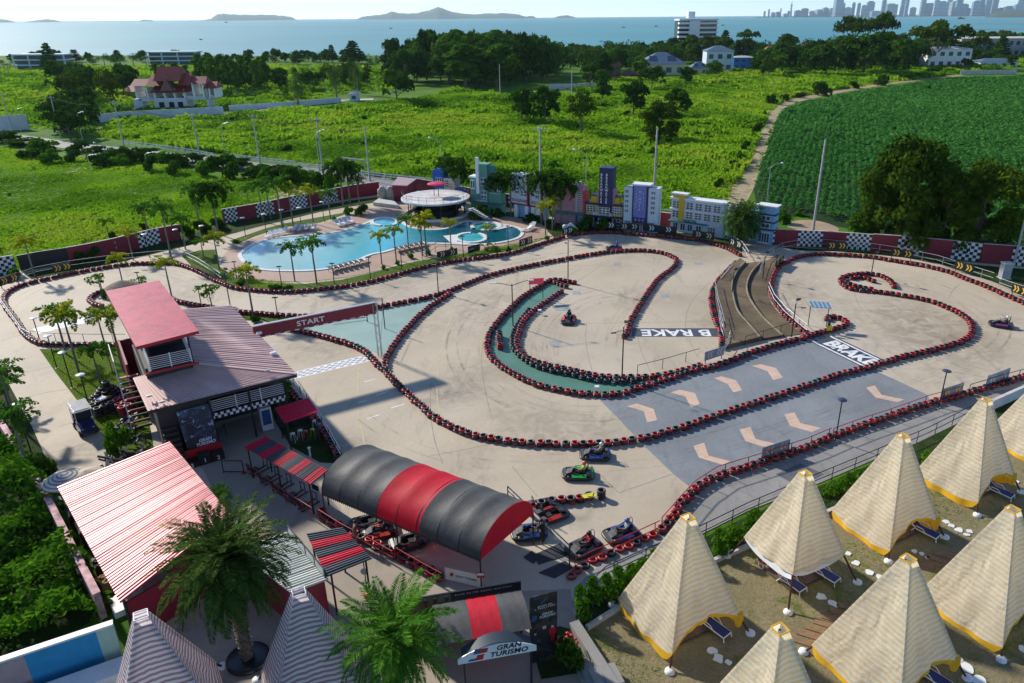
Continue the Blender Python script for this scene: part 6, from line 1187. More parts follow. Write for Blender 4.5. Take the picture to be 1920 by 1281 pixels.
mb.beam(A+Vector((0,0,h)),B+Vector((0,0,h)),.05).beam(A+Vector((0,0,h-.3)),B+Vector((0,0,h-.3)),.05);mb.obj('rails',M_BLACK,tf);mb=MB()
for i in range(9):a_,b_=A.lerp(B,(i+.12)/9),A.lerp(B,(i+.88)/9);mb.beam(a_+Vector((0,0,h-.15)),b_+Vector((0,0,h-.15)),.03,.2)
mb.obj('white_panels',M_WHITE,tf)
MATM=mat('rubber_mat_m',(.028,.032,.038),.8,var=.2,world=True)
for pts,lab in(([(982,1046),(997,1034),(1012,1046),(1000,1058)],'small dark rubber mat in the pit lane'),([(1000,1042),(1050,1020),(1064,1042),(1010,1060)],'large dark rubber mat across the pit lane'),([(1010,1075),(1060,1053),(1075,1066),(1040,1085)],'dark rubber mat at the foot of the ladder frame')):
 tag(MB().prism(line(pts),.03,.046+.004*len(lab)/10).obj('rubber_mat',MATM),lab,'mat')

# ================================================================== entrance arch and poster walls
a,b,c=G(850,1212,2.3),G(995,1190,2.3),G(1000,1190,2.3)
ea=thing('entrance_arch','black and red cloth entrance canopy with an arched white lettered sign at its front','canopy',G(930,1230))
ef=Frame(G(866,1232,2.4)[:2],math.atan2((G(998,1208,2.4)-G(866,1232,2.4)).y,(G(998,1208,2.4)-G(866,1232,2.4)).x));WE=(G(998,1208,2.4)-G(866,1232,2.4)).length
def apt(u,v,N=1.0):return ef(WE*u,v*3.1,2.35+.55*math.sin(math.pi*u)*(1-v)+.35*v)
for x0,x1,nm,mm in((-.32,.18,'black_cloth',MATS['vault_black_m']),(.18,.62,'red_cloth',MATS['vault_red_m']),(.62,1.03,'black_cloth',MATS['vault_black_m'])):
 mb=MB();n=8;vs=[ef(WE*(x0+(x1-x0)*i/n),.55+2.6*k/6,2.75+.28*math.sin(math.pi*k/6)+.012*math.sin(i*2.3+k))for i in range(n+1)for k in range(7)];mb.add(vs,[(i*7+k,i*7+k+1,(i+1)*7+k+1,(i+1)*7+k)for i in range(n)for k in range(6)],0,True);mb.obj(nm,mm,ea)
mb=MB();vs=[ef(WE*i/12,.02+.55*k,2.30+(.55+.1*k)*math.sin(math.pi*i/12))for i in range(13)for k in range(2)];mb.add(vs,[(2*i,2*i+1,2*i+3,2*i+2)for i in range(12)],0,True);mb.obj('front_hood',M_GREYS,ea)
mb=MB();top=[(WE*(-.06+1.12*i/14),.28+.50*math.sin(math.pi*min(1,max(0,(-.02+1.04*i/14))))**.8)for i in range(15)];ps=[ef(x,0,2.0+z)for x,z in top]+[ef(WE*1.06,0,1.98),ef(-WE*.06,0,1.98)]
mb.add(ps+[p+ef.Y*.05 for p in ps],[tuple(range(17)),tuple(range(17,34))[::-1]]+[(i,17+i,17+(i+1)%17,(i+1)%17)for i in range(17)]);mb.obj('sign_board',mat('pale_sign_board_m',(.62,.66,.68),.4,var=.05),ea)
nvx=-ef.Y*.012
me=text_mesh('arch_text','GRAN\nTURISMO',.37,M_ABLK,bold=.012,shear=.22,line=.92,spacing=1.05);place_text(me,'sign_lettering',ef(WE*.66,0,2.37)+nvx,ef.X,(0,0,1),ea,1.05,1.0)
mb=MB()
for x,z,wd,h,k in((.16,2.42,.09,.28,0),(.25,2.42,.1,.25,1),(.19,2.05,.1,.3,1),(.08,2.05,.11,.12,0)):
 X0=WE*x;mb.add([ef(X0,0,z)+nvx,ef(X0+WE*wd,0,z)+nvx,ef(X0+WE*wd+.08,0,z+h)+nvx,ef(X0+.08,0,z+h)+nvx],[(0,1,2,3)],k)
mb.obj('emblem',[mat('emblem_blue_m',(.02,.07,.2),.4),M_REDP],ea)
for x,y in((.02,.05),(.98,.05),(-.3,3.1),(1.02,3.1)):p=ef(WE*x,y);MB().cyl(p.x,p.y,0,2.3,.05,None,8).obj('post',M_BLACK,ea)
M_PAD=poster_mat('poster_dark_m',(.012,.012,.014),(.045,.035,.03),(.03,.06,.11),1.6,2)
M_FIG=mat('poster_figure_m',(.02,.02,.022),.5);M_FIG2=mat('poster_pale_m',(.42,.36,.30),.5)
def figure(mb,f,x,y,z0,h,k):
 for(u,v0,v1,wd,kk)in((0,0,.48,.12,k),(0,.46,.84,.2,k),(0,.86,1.0,.075,2)):
  mb.add([f(x+(-wd*h*s1)*.9,y,z0+h*vv)for s1,vv in((1,v0),(-1,v0),(-1,v1),(1,v1))],[(0,1,2,3)],kk)
pb=thing('poster_wall','wide black printed hoarding with small figures and white lettering behind the entrance canopy','hoarding',ef(.3,3.3))
pf=Frame(G(770,1150)[:2],math.atan2((G(1003,1098)-G(770,1150)).y,(G(1003,1098)-G(770,1150)).x));LW=(G(1003,1098)-G(770,1150)).length
pf=Frame(ef(-2.2,3.35)[:2],ef.a);LW=WE+2.35;mb=MB();pf.box(mb,0,LW,0,.08,0,3.05);mb.obj('board',M_ABLK,pb);mb=MB();pf.box(mb,.05,2.1,-.012,-.004,2.3,3.0);mb.obj('brown_print',mat('brown_print_m',(.16,.11,.06),.6,var=.4,scale=2),pb)
mb=MB();[figure(mb,pf,x,-.02,2.4,.52,0)for x in(.9,1.35,1.9)];mb.obj('printed_figures',[M_FIG,M_REDP,M_FIG2],pb)
place_text(text_mesh('t','BASED ON THE INSANE TRUE STORY',.115,M_LAMPW,spacing=1.5,align='LEFT'),'lettering',pf(2.3,-.012,2.86),pf.X,(0,0,1),pb)
pb=thing('tall_poster','tall dark printed poster panel with standing figures right of the entrance canopy','hoarding',ef(WE+.8,1.6));qf=Frame(ef(WE+.12,1.1)[:2],ef.a+R(8));PW=1.35
mb=MB();qf.box(mb,0,PW,0,.08,0,4.0);mb.obj('board',M_PAD,pb)
place_text(text_mesh('t','BASED ON\nA TRUE STORY',.12,M_LAMPW,spacing=1.3),'lettering',qf(PW*.55,-.012,3.3),qf.X,(0,0,1),pb);place_text(text_mesh('t','GRAN\nTURISMO',.19,M_LAMPW,shear=.25,line=.85),'lettering',qf(PW*.62,-.012,2.78),qf.X,(0,0,1),pb)
mb=MB();mb.add([qf(x,-.012,z)for x,z in((.08,2.6),(.3,2.6),(.36,2.9),(.14,2.9))],[(0,1,2,3)],0);mb.obj('emblem',MATS['emblem_blue_m'],pb);mb=MB();figure(mb,qf,.7,-.014,.8,1.35,0);figure(mb,qf,1.1,-.014,1.1,.95,1);figure(mb,qf,.25,-.014,1.1,.75,0);mb.obj('printed_figures',[M_FIG,M_REDP,M_FIG2],pb)
fl=thing('fence_banner','white banner with blue and red logo on the red rail at the yard corner','banner',G(870,1100));A,B=G(836,1090),G(905,1106);mb=MB();mb.beam((A.x,A.y,.55),(B.x,B.y,.55),.03,.8);mb.obj('cloth',M_WHITE,fl);d=(B-A).normalized();nv=Vector((d.y,-d.x,0));nv=nv if nv.y<0 else-nv;mid=A.lerp(B,.5)+Vector((0,0,.55))+nv*.022
place_text(text_mesh('t','GRAN TURISMO',.22,MATS['emblem_blue_m'],shear=.2,bold=.006),'lettering',mid+d*.15,d,(0,0,1),fl,.8,1);mb=MB();o=A.lerp(B,.12)+Vector((0,0,.45))+nv*.022;mb.add([o,o+d*.2,o+d*.26+Vector((0,0,.25)),o+d*.06+Vector((0,0,.25))],[(0,1,2,3)]);mb.obj('emblem',M_REDP,fl)
# ================================================================== toy town facades
M_WIN=mat('facade_window_m',(.05,.09,.11),.12,var=.6,scale=3);M_LB=mat('pale_blue_wall_m',(.50,.58,.62),.7,var=.06,world=True);M_NAVY=mat('navy_m',(.012,.018,.075),.5,var=.1);M_YEL=mat('yellow_wall_m',(.62,.40,.015),.6,var=.08);M_OCH=mat('ochre_wall_m',(.52,.36,.10),.65,var=.1)
M_PURP=mat('purple_panel_m',(.14,.17,.42),.6,var=.2,scale=2.5);M_SKYB=mat('light_blue_wall_m',(.20,.42,.62),.65,var=.06);M_TEAL=mat('teal_wall_m',(.03,.16,.14),.6,var=.1);M_GRNW=mat('green_wall_m',(.11,.27,.19),.7,var=.1);M_PNK=mat('pink_wall2_m',(.42,.22,.25),.7,var=.1);M_CRIM=mat('crimson_wall_m',(.50,.04,.06),.6,var=.1);M_BLUEW=mat('blue_wall_m',(.015,.10,.45),.6,var=.1);M_CREAM=mat('cream_wall_m',(.52,.47,.38),.7,var=.08)
class Fac:
 def __init__(s,name,label,a,b,ytop,depth=1.6):
  A,B=G(*a),G(*b);s.f=Frame(A[:2],math.atan2((B-A).y,(B-A).x));s.W=(B-A).length;s.H=hgt(a[0],a[1],ytop);s.D=depth;s.t=thing(name,label,'facade',(A+B)/2)
 def box(s,nm,m,u0,u1,v0,v1,d0=0.0,d1=None):
  mb=MB();s.f.box(mb,u0*s.W,u1*s.W,d0,s.D if d1 is None else d1,v0*s.H,v1*s.H);return mb.obj(nm,m,s.t)
 def win(s,u0,u1,v0,v1,d=0.0,nx=2,ny=3,fr=M_WHITE,gl=M_WIN):
  """one window: frame bars proud of a dark pane"""
  mb=MB();X0,X1,Z0,Z1=u0*s.W,u1*s.W,v0*s.H,v1*s.H;s.f.box(mb,X0,X1,d-.05,d-.01,Z0,Z1);w_=mb.obj('window',fr,s.t);mb=MB()
  for i in range(nx):
   for j in range(ny):
    g=.16;x0,x1=X0+(X1-X0)*(i+g*.6)/nx,X0+(X1-X0)*(i+1-g*.6)/nx;z0,z1=Z0+(Z1-Z0)*(j+g*.7)/ny,Z0+(Z1-Z0)*(j+1-g*.7)/ny;mb.add([s.f(x,d-.056,z)for x,z in((x0,z0),(x1,z0),(x1,z1),(x0,z1))],[(0,1,2,3)])
  o=mb.obj('panes',gl);o.parent=w_;KIDS.setdefault(w_.name,[]).append(o);L=Vector(s.t.location);o.data.transform(Matrix.Translation(-L));return w_
 def text(s,body,u,v,size,m,d,sx=1.0,bold=.01):
  place_text(text_mesh('t',body,size,m,bold=bold),'lettering',s.f(u*s.W,d-.012,v*s.H),s.f.X,(0,0,1),s.t,sx)
F=Fac('blue_facade','blue and tan toy town facade half hidden by palms at the left end',(815,380),(864,386),318)
F.box('blue_tower',M_BLUEW,0,.38,0,1.0);F.box('tan_wall',M_CREAM,.38,.8,.0,.78,.1);F.box('blue_wing',M_BLUEW,.8,1.0,0,.5);F.win(.1,.34,.56,.78,0,3,2);F.win(.14,.36,.2,.46,0,2,3);F.win(.44,.58,.16,.46,.1);F.win(.62,.76,.14,.44,.1);F.win(.44,.58,.52,.72,.1);F.box('white_strip',M_WHITE,.87,.93,.0,.45,-.05,0)
F=Fac('green_facade','green toy town facade with a tall white fin and a teal side panel',(884,400),(940,406),306)
F.box('tower',M_GRNW,.2,.58,0,1.0);F.box('left_wing',M_GRNW,0,.2,0,.72);F.box('right_wing',M_GRNW,.58,1.0,0,.66,.15);F.box('fin',M_WHITE,.24,.33,.42,1.13,-.35,0);F.box('teal_panel',M_TEAL,.58,.85,.84,.98,.2,.35);F.box('left_cornice',M_WHITE,-.03,.2,.72,.75,-.1);F.win(.02,.16,.5,.68,0,2,1);F.win(.36,.54,.58,.74,0,2,2);F.win(.36,.54,.32,.48,0,2,2);F.win(.64,.96,.44,.56,.15,5,2);F.box('band',M_TEAL,-.02,1.02,.22,.25,-.15);F.text('THE CARLTON',.38,.28,.34,M_WHITE,-.15,.8);F.box('door',M_DARK,.3,.55,0,.2,-.03,0)
F=Fac('white_hotel_facade','white toy hotel facade with maroon sign fin and columns behind drooping palms',(960,406),(1019,416),325)
F.box('wall',M_LB,0,1.0,.33,1.0);F.box('ground_floor',M_SKYB,.03,.97,0,.33,.5);F.box('band',M_WALLRED,-.02,1.02,.30,.335,-.08);F.box('sign_fin',M_WALLRED,.545,.58,.33,.99,-.45,0);F.box('end_fin',M_BLACK,.96,.99,0,.95,-.25,0)
for u in(.08,.42,.62):F.box('column',M_WHITE,u,u+.1,0,.3,-.02,.4)
F.box('white_bay',M_WHITE,.76,.96,0,.3,-.04,.5);F.text('BOULEVARD',.28,.40,.62,M_WALLRED,0,.86,.02);F.text('HOTEL',.78,.40,.62,M_WALLRED,0,.9,.02);F.win(.3,.5,.52,.64,0,2,2);F.win(.76,.88,.5,.7,0,2,2);F.win(.12,.26,.55,.8,0,2,3);F.box('red_flag_sign',M_CRIM,.74,.86,.86,.92,-.1,0)
F=Fac('pink_facade','pink toy town facade with grey pilaster, teal band and crimson side',(1040,418),(1096,424),343)
F.box('wall',M_PNK,0,.7,0,.97);F.box('pilaster',mat('grey_pilaster_m',(.42,.40,.44),.7),.7,.76,.3,1.04,-.12);F.box('bay',M_PNK,.76,.93,0,.96);F.box('side',M_CRIM,.93,1.0,0,.84);F.box('band',M_TEAL,-.02,1.02,.25,.33,-.2);F.win(.79,.91,.62,.82,0,2,4);F.win(.79,.91,.38,.56,0,2,4);F.win(.5,.62,.05,.22,0);F.win(.76,.9,.05,.22,0,2,3,M_SKYB);F.text('CAFE',.55,.29,.3,M_CRIM,-.2)
for px,py in((1062,418),(1070,423),(1078,420)):pass
F=Fac('yellow_facade','yellow and navy toy town facade with a tall lettered navy tower',(1098,424),(1166,430),376)
F.box('ground_floor',M_DARK,.05,.66,0,.42,.35);F.box('ground_bay',M_OCH,.72,.98,0,.42);F.box('navy_band',M_NAVY,-.03,1.04,.40,.47,-.35);F.box('wall',M_OCH,0,1.0,.47,.87);F.box('navy_cornice',M_NAVY,-.03,1.03,.86,.92,-.12);F.box('upper_block',M_YEL,.12,.9,.92,1.18,.35);F.box('upper_cornice',M_NAVY,.1,.92,1.18,1.22,.25);F.box('tower',M_NAVY,.36,.72,.47,2.28,-.12);F.box('pink_strip',M_PNK,.31,.36,.92,1.5,.1);F.box('pink_strip',M_PNK,.72,.77,.92,1.5,.1)
F.win(.03,.28,.58,.82,0,3,3);F.win(.36,.66,.52,.80,-.12,3,3);F.win(.72,.98,.55,.82,0,4,3);F.win(.76,.94,.02,.38,0,2,3);F.text('BREAKWATER',.46,.52,.62,M_WHITE,-.14,.72,.02)
for u in(.42,.56):
 place_text(text_mesh('t','\n'.join('BREAKWATER'),.48,M_LAMPW,line=.9,bold=.01),'lettering',F.f(u*F.W,-.135,1.5*F.H),F.f.X,(0,0,1),F.t)
for u in(.2,.34,.5):F.box('column',M_WHITE,u,u+.03,0,.4,-.02,.1)
F=Fac('purple_facade','white toy town facade with a purple lettered centre panel',(1168,432),(1232,438),346)
F.box('left_wing',M_LB,0,.28,0,.94);F.box('right_wing',M_LB,.68,1.0,0,.96);F.box('centre',M_NAVY,.25,.7,.0,1.0,-.12);F.box('purple_panel',M_PURP,.29,.65,.32,1.0,-.22,-.12);F.box('roof_cap',M_WHITE,.2,.76,1.0,1.03,-.18);F.box('brown_awning',mat('brown_awning_m',(.14,.06,.05),.7),.27,.66,.17,.21,-.4)
for k in range(5):F.win(.03,.14,.83-k*.105,.89-k*.105,0,2,2,M_LB);F.win(.78,.90,.83-k*.105,.89-k*.105,0,2,2,M_LB)
F.win(.03,.22,.02,.14,0,3,4);F.win(.04,.2,.18,.23,0,4,1);F.win(.70,.9,.18,.23,0,4,1);F.win(.68,.92,.02,.13,0,4,4);F.win(.3,.64,.02,.16,-.12,5,3)
for u,s_ in((.37,'IIIII'),(.47,'MIMOSA'),(.57,'IIIII')):place_text(text_mesh('t','\n'.join(s_),.42,M_LAMPW,line=1.15),'lettering',F.f(u*F.W,-.235,.68*F.H),F.f.X,(0,0,1),F.t)
for u in(.36,.47,.58):
 mb=MB();p=F.f(u*F.W,-.13,.265*F.H);mb.tube([p,p-F.f.Y*.02],.2,14);mb.obj('roundel',M_PURP,F.t)
F=Fac('avalon_facade','white toy town facade with a yellow fin and two rows of windows',(1256,432),(1354,446),366)
F.box('wall',M_LB,0,1.0,0,.94);F.box('yellow_fin',M_YEL,.15,.25,.33,1.04,-.18);F.box('yellow_top',M_YEL,.02,.16,.94,1.02,-.05,.5);F.box('fin_cap',M_WHITE,0,.3,1.04,1.08,-.25,.9);F.box('top_band',M_WHITE,-.03,1.02,.90,.95,-.14);F.box('mid_band',M_WHITE,-.03,1.02,.60,.64,-.14);F.box('low_band',M_TEAL,-.03,.72,.285,.31,-.45)
for k in range(2):
 z=.66 if k else .4
 for u in(.03,.29,.46,.63,.80):F.win(u,u+.13,z,z+.19,0,2,3)
for u in(.06,.2,.34):F.win(u,u+.09,.03,.27,0,2,1)
F.win(.5,.6,.02,.26,0,2,1);F.win(.72,.86,.05,.24,0,3,4);F.text('AVALON',.38,.335,.58,mat('dark_green_letter_m',(.03,.09,.05),.5),-.14,.8,.02)
F=Fac('light_blue_facade','light blue toy town facade with a corner tower behind the bushy date palm',(1362,446),(1446,460),378)
F.box('wall',M_SKYB,0,.66,0,.84,.3);F.box('tower',M_SKYB,.66,1.0,0,1.0);F.box('roof_cap',M_WHITE,.6,1.04,1.0,1.03,-.15);F.box('upper_band',M_NAVY,.64,1.03,.78,.81,-.12);F.box('middle_band',M_NAVY,.64,1.03,.58,.61,-.12);F.box('lower_band',M_NAVY,-.02,1.03,.38,.41,-.12);F.win(.74,.92,.64,.76,0,2,1);F.win(.74,.92,.44,.56,0,2,1);F.win(.72,.94,.02,.33,0,4,1);F.win(.08,.28,.04,.32,.3,4,1);F.win(.38,.62,.04,.3,.3,4,1);F.box('white_statue_base',M_WHITE,.5,.58,.84,1.02,.5,.9)
p=G(1066,432);mb=MB();mb.lathe([(0,.9),(.35,.75),(.4,.4),(.25,0)],(p.x-.5,p.y,0),10).lathe([(.16,-.09),(.42,0),(.16,.09)],(p.x+.7,p.y-.1,.45),14,0,True,True);mb.tube([(p.x-.4,p.y,.5),(p.x+.3,p.y-.1,.9),(p.x+1.3,p.y,.2)],[.2,.3,.1],8);tag(mb.obj('sculpture',M_WHITE),'white rounded sculpture beside the pool garden','sculpture')
p=G(1882,522);ut=thing('utility_cabinet','grey utility cabinet with a flat cap at the right verge','cabinet',p);MB().box((0,0,.1),(1.0,.8,1.7),0,0,True).obj('body',mat('cabinet_grey_m',(.34,.35,.36),.6),ut,True);MB().box((0,0,1.8),(1.15,.95,.1),0,0,True).obj('cap',M_CAP,ut,True);MB().box((0,0,0),(1.2,1.0,.1),0,0,True).obj('plinth',M_KERB,ut,True)
# ================================================================== pool bar
pc=G(815,409.5);BX,BY=pc.x,pc.y+2.4;BRd=5.25;pbz=2.75
bar=thing('pool_bar','round pool bar with a white flat deck roof, thin railing and dark shaded counter','bar',(BX,BY,0));MB().lathe([(0,-.25),(BRd,-.25),(BRd,0),(BRd-.05,.02),(0,.02)],(0,0,pbz),48,0,False).obj('roof',mat('worn_white_roof_m',(.58,.57,.54),.6,var=.22,scale=.5),bar,True)
for k in range(10):a=k*.628;MB().cyl(4.3*math.cos(a),4.3*math.sin(a),0,pbz-.25,.08,None,8).obj('column',M_BLACK,bar,True)
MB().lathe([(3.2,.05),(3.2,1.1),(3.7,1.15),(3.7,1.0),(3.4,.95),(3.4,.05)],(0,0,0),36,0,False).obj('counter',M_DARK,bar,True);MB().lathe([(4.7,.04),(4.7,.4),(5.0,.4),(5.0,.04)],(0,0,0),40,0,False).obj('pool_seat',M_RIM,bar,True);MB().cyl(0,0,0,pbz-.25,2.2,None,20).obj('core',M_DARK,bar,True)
mb=MB()
for zz in(.5,.95):mb.tube([((BRd-.15)*math.cos(i*.1309),(BRd-.15)*math.sin(i*.1309),pbz+zz)for i in range(49)],.025,5,0,False)
mb.obj('railing',M_BLACK,bar,True)
for k in range(26):a=k*6.283/26;MB().cyl((BRd-.15)*math.cos(a),(BRd-.15)*math.sin(a),pbz,pbz+.97,.022,None,5).obj('baluster',M_BLACK,bar,True)
p=(BX+.2,BY+.5,pbz+.02);um=thing('disc_parasol','flat round red parasol standing on the pool bar roof','parasol',p);MB().lathe([(0,.16),(1.1,.12),(1.42,0),(1.42,-.1),(0,-.02)],(0,0,1.9),28,0,False).obj('canopy',mat('crimson_disc_m',(.60,.01,.05),.35),um,True);MB().cyl(.25,-.35,0,1.9,.05,None,6).obj('pole',M_BLACK,um,True);MB().cyl(-.5,.3,0,1.9,.05,None,6).obj('pole',M_BLACK,um,True)
st=thing('bar_stairs','black and white stair leading down from the pool bar roof','stairs',G(905,408));A,B=G(884,391,pbz),G(917,412,.2);mb=MB()
for k in range(10):p=A.lerp(B,k/9);mb.box(p,(.9,.32,.06),R(40))
mb.obj('tread',M_LAMPW,st);mb=MB();mb.beam(A-Vector((0,0,.15)),B-Vector((0,0,.15)),.1,.2);mb.obj('stringer',M_BLACK,st)
mb=MB();A2,B2=A+Vector((.4,.4,.9)),B+Vector((.4,.4,.9));mb.tube([A2,B2],.025,5).tube([B2,B2-Vector((0,0,.9))],.025,5);mb.obj('handrail',M_BLACK,st)
A,B,C_,D_=G(738,378),G(763,379),G(782,366),G(750,362);h=hgt(738,378,348);ph=thing('pump_house','maroon flat roofed pump house beside the water tanks','shed',(A+C_)/2);MB().prism([A,B+(B-A)*.1,C_,D_],0,h).obj('wall',M_MAROONW,ph);c_=(A+B+C_+D_)/4;MB().prism([c_.lerp(q_,1.06)for q_ in(A,B+(B-A)*.1,C_,D_)],h,h+.12).obj('roof',mat('pink_grey_roof_m',(.36,.24,.25),.6),ph)
for px,lab in((718,'tan ribbed water tank, left of two'),(733,'tan ribbed water tank, right of two')):
 p=G(px,377);tag(MB().lathe([(0,0),(.75,0),(.78,.5),(.73,.55),(.78,.6),(.78,1.2),(.73,1.25),(.78,1.3),(.75,1.9),(.3,2.3),(.3,2.4),(0,2.4)],(p.x,p.y,.0),18).obj('water_tank',mat('tan_tank_m',(.36,.31,.25),.5,var=.15)),lab,'water tank')
tag(MB().prism(line([(712,378),(740,384),(748,392),(700,386)]),0,.6).obj('plinth',M_KERB),'low concrete plinth below the water tanks','plinth')
# ================================================================== loungers
def lounger_proto(frame,cloth,back=35):
 ca,sa=math.cos(R(back)),math.sin(R(back));t_=thing('sun_lounger','x','lounger');mb=MB()
 for s_ in(-.3,.3):mb.tube([(.95,s_,.05),(.9,s_,.3),(-.25,s_,.34),(-.25-.75*ca,s_*.95,.34+.75*sa)],.032,6).tube([(-.35,s_,.33),(-.55,s_,.02)],.03,5).tube([(.35,s_*1.1,.3),(.1,s_*1.15,.55),(-.3,s_*1.1,.55)],.025,5)
 mb.tube([(.9,-.3,.3),(.9,.3,.3)],.032,6).tube([(-.25-.75*ca,-.29,.34+.75*sa),(-.25-.75*ca,.29,.34+.75*sa)],.032,6);mb.obj('frame',frame,t_,True)
 MB().slab([(.88,-.28,.34),(.88,.28,.34),(-.25,.28,.36),(-.25,-.28,.36)],.03).obj('seat_cloth',cloth,t_,True);MB().slab([(-.25,-.28,.36),(-.25,.28,.36),(-.25-.74*ca,.27,.36+.74*sa),(-.25-.74*ca,-.27,.36+.74*sa)],.03).obj('back_cloth',cloth,t_,True);return t_
used={}
def lounger(kind,px,py,rz,label,group=None):
 p=G(px,py);pr=protos[kind];o=pr if kind not in used else dup(pr);used[kind]=1;o.location=(p.x,p.y,.06);o.rotation_euler=(0,0,rz);o['label']=label
 if group:o['group']=group
protos={'w':lounger_proto(M_WHITE,mat('white_mesh_m',(.6,.62,.64),.6)),'b':lounger_proto(M_WHITE,mat('blue_mesh_m',(.01,.025,.14),.6,var=.15)),'d':lounger_proto(mat('brown_frame_m',(.10,.08,.07),.6),mat('grey_white_mesh_m',(.72,.71,.69),.6))}
for i,(px,py)in enumerate([(504,446),(513,444),(522,442),(532,440)]):lounger('w',px,py,R(-100),'white lounger in the leftmost four behind the pool','leftmost four loungers behind the pool')
for i,(px,py)in enumerate([(553,434),(564,433),(576,432),(588,431)]):lounger('d',px,py,R(-92),'white slatted lounger in the middle four behind the pool','middle four loungers behind the pool')
for i,(px,py)in enumerate([(634,424),(642,422),(650,420),(657,418)]):lounger('w',px,py,R(-50),'white lounger in the right four behind the pool','right four loungers behind the pool')
for i in range(7):lounger('d',624+i*9.6,508.5-i*2.4,R(80),'white topped lounger in the lower row beside the pale pool end','loungers in the lower left poolside row')
for i in range(6):lounger('d',747+i*9.2,472-i*2.0,R(82),'white topped lounger in the lower row before the pool bar','loungers in the lower poolside row before the bar')
for px,py,lab in((986,434,'white lounger at the right pool end, lowest'),(994,432,'white lounger at the right pool end, upright nearest'),(998,429,'white lounger at the right pool end, upright farthest')):lounger('w',px,py,R(200)if px<990 else R(250),lab)
for px,py,lab in((906,466,'lounger by the spa pool, left'),(922,464,'lounger by the spa pool, right')):lounger('d',px,py,R(80),lab)
# ================================================================== tents
def tent_mat(name,a,b_,k,wob=.02):
 m,t,b,new,link=_nodes(name);co=coords(t,False);sx=new('ShaderNodeSeparateXYZ');link(co,sx.inputs[0]);z=math_(t,'ADD',sx.outputs[2],math_(t,'MULTIPLY',noise(t,co,1.1,2),wob*8));f=math_(t,'FRACT',math_(t,'MULTIPLY',z,k));c=mixc(t,ramp(t,math_(t,'ABSOLUTE',math_(t,'SUBTRACT',f,.5)),.2,.27),a,b_)
 c=mixc(t,math_(t,'MULTIPLY',ramp(t,noise(t,co,.8,5),.4,.8),.3),c,mul(a,.7));d=new('ShaderNodeBsdfTranslucent');mx=new('ShaderNodeMixShader');link(c,b.inputs['Base Color']);link(c,d.inputs[0]);mx.inputs[0].default_value=.5;b.inputs['Roughness'].default_value=.85;b.inputs['Specular IOR Level'].default_value=.15;bump(t,b,noise(t,co,.9,4,.55,1.2),.16,.8);link(b.outputs[0],mx.inputs[1]);link(d.outputs[0],mx.inputs[2]);link(mx.outputs[0],t.nodes['Material Output'].inputs[0]);return m
M_TENT=tent_mat('yellow_stripe_m',(.88,.70,.40),(.86,.83,.75),4.4);M_TENTP=tent_mat('plum_stripe_m',(.44,.28,.32),(.84,.82,.82),4.6);M_TYEL=mat('yellow_cloth_m',(.78,.42,.006),.8,var=.12,scale=1.5);M_TPOLE=mat('dark_red_pole_m',(.07,.016,.014),.5,var=.2);M_WCLOTH=mat('white_cloth_m',(.68,.69,.70),.8,var=.06);M_DECKW=mat('deck_board_m',(.10,.06,.05),.7,var=.3,scale=2.5)
TANG=R(29.0);TH=6.25
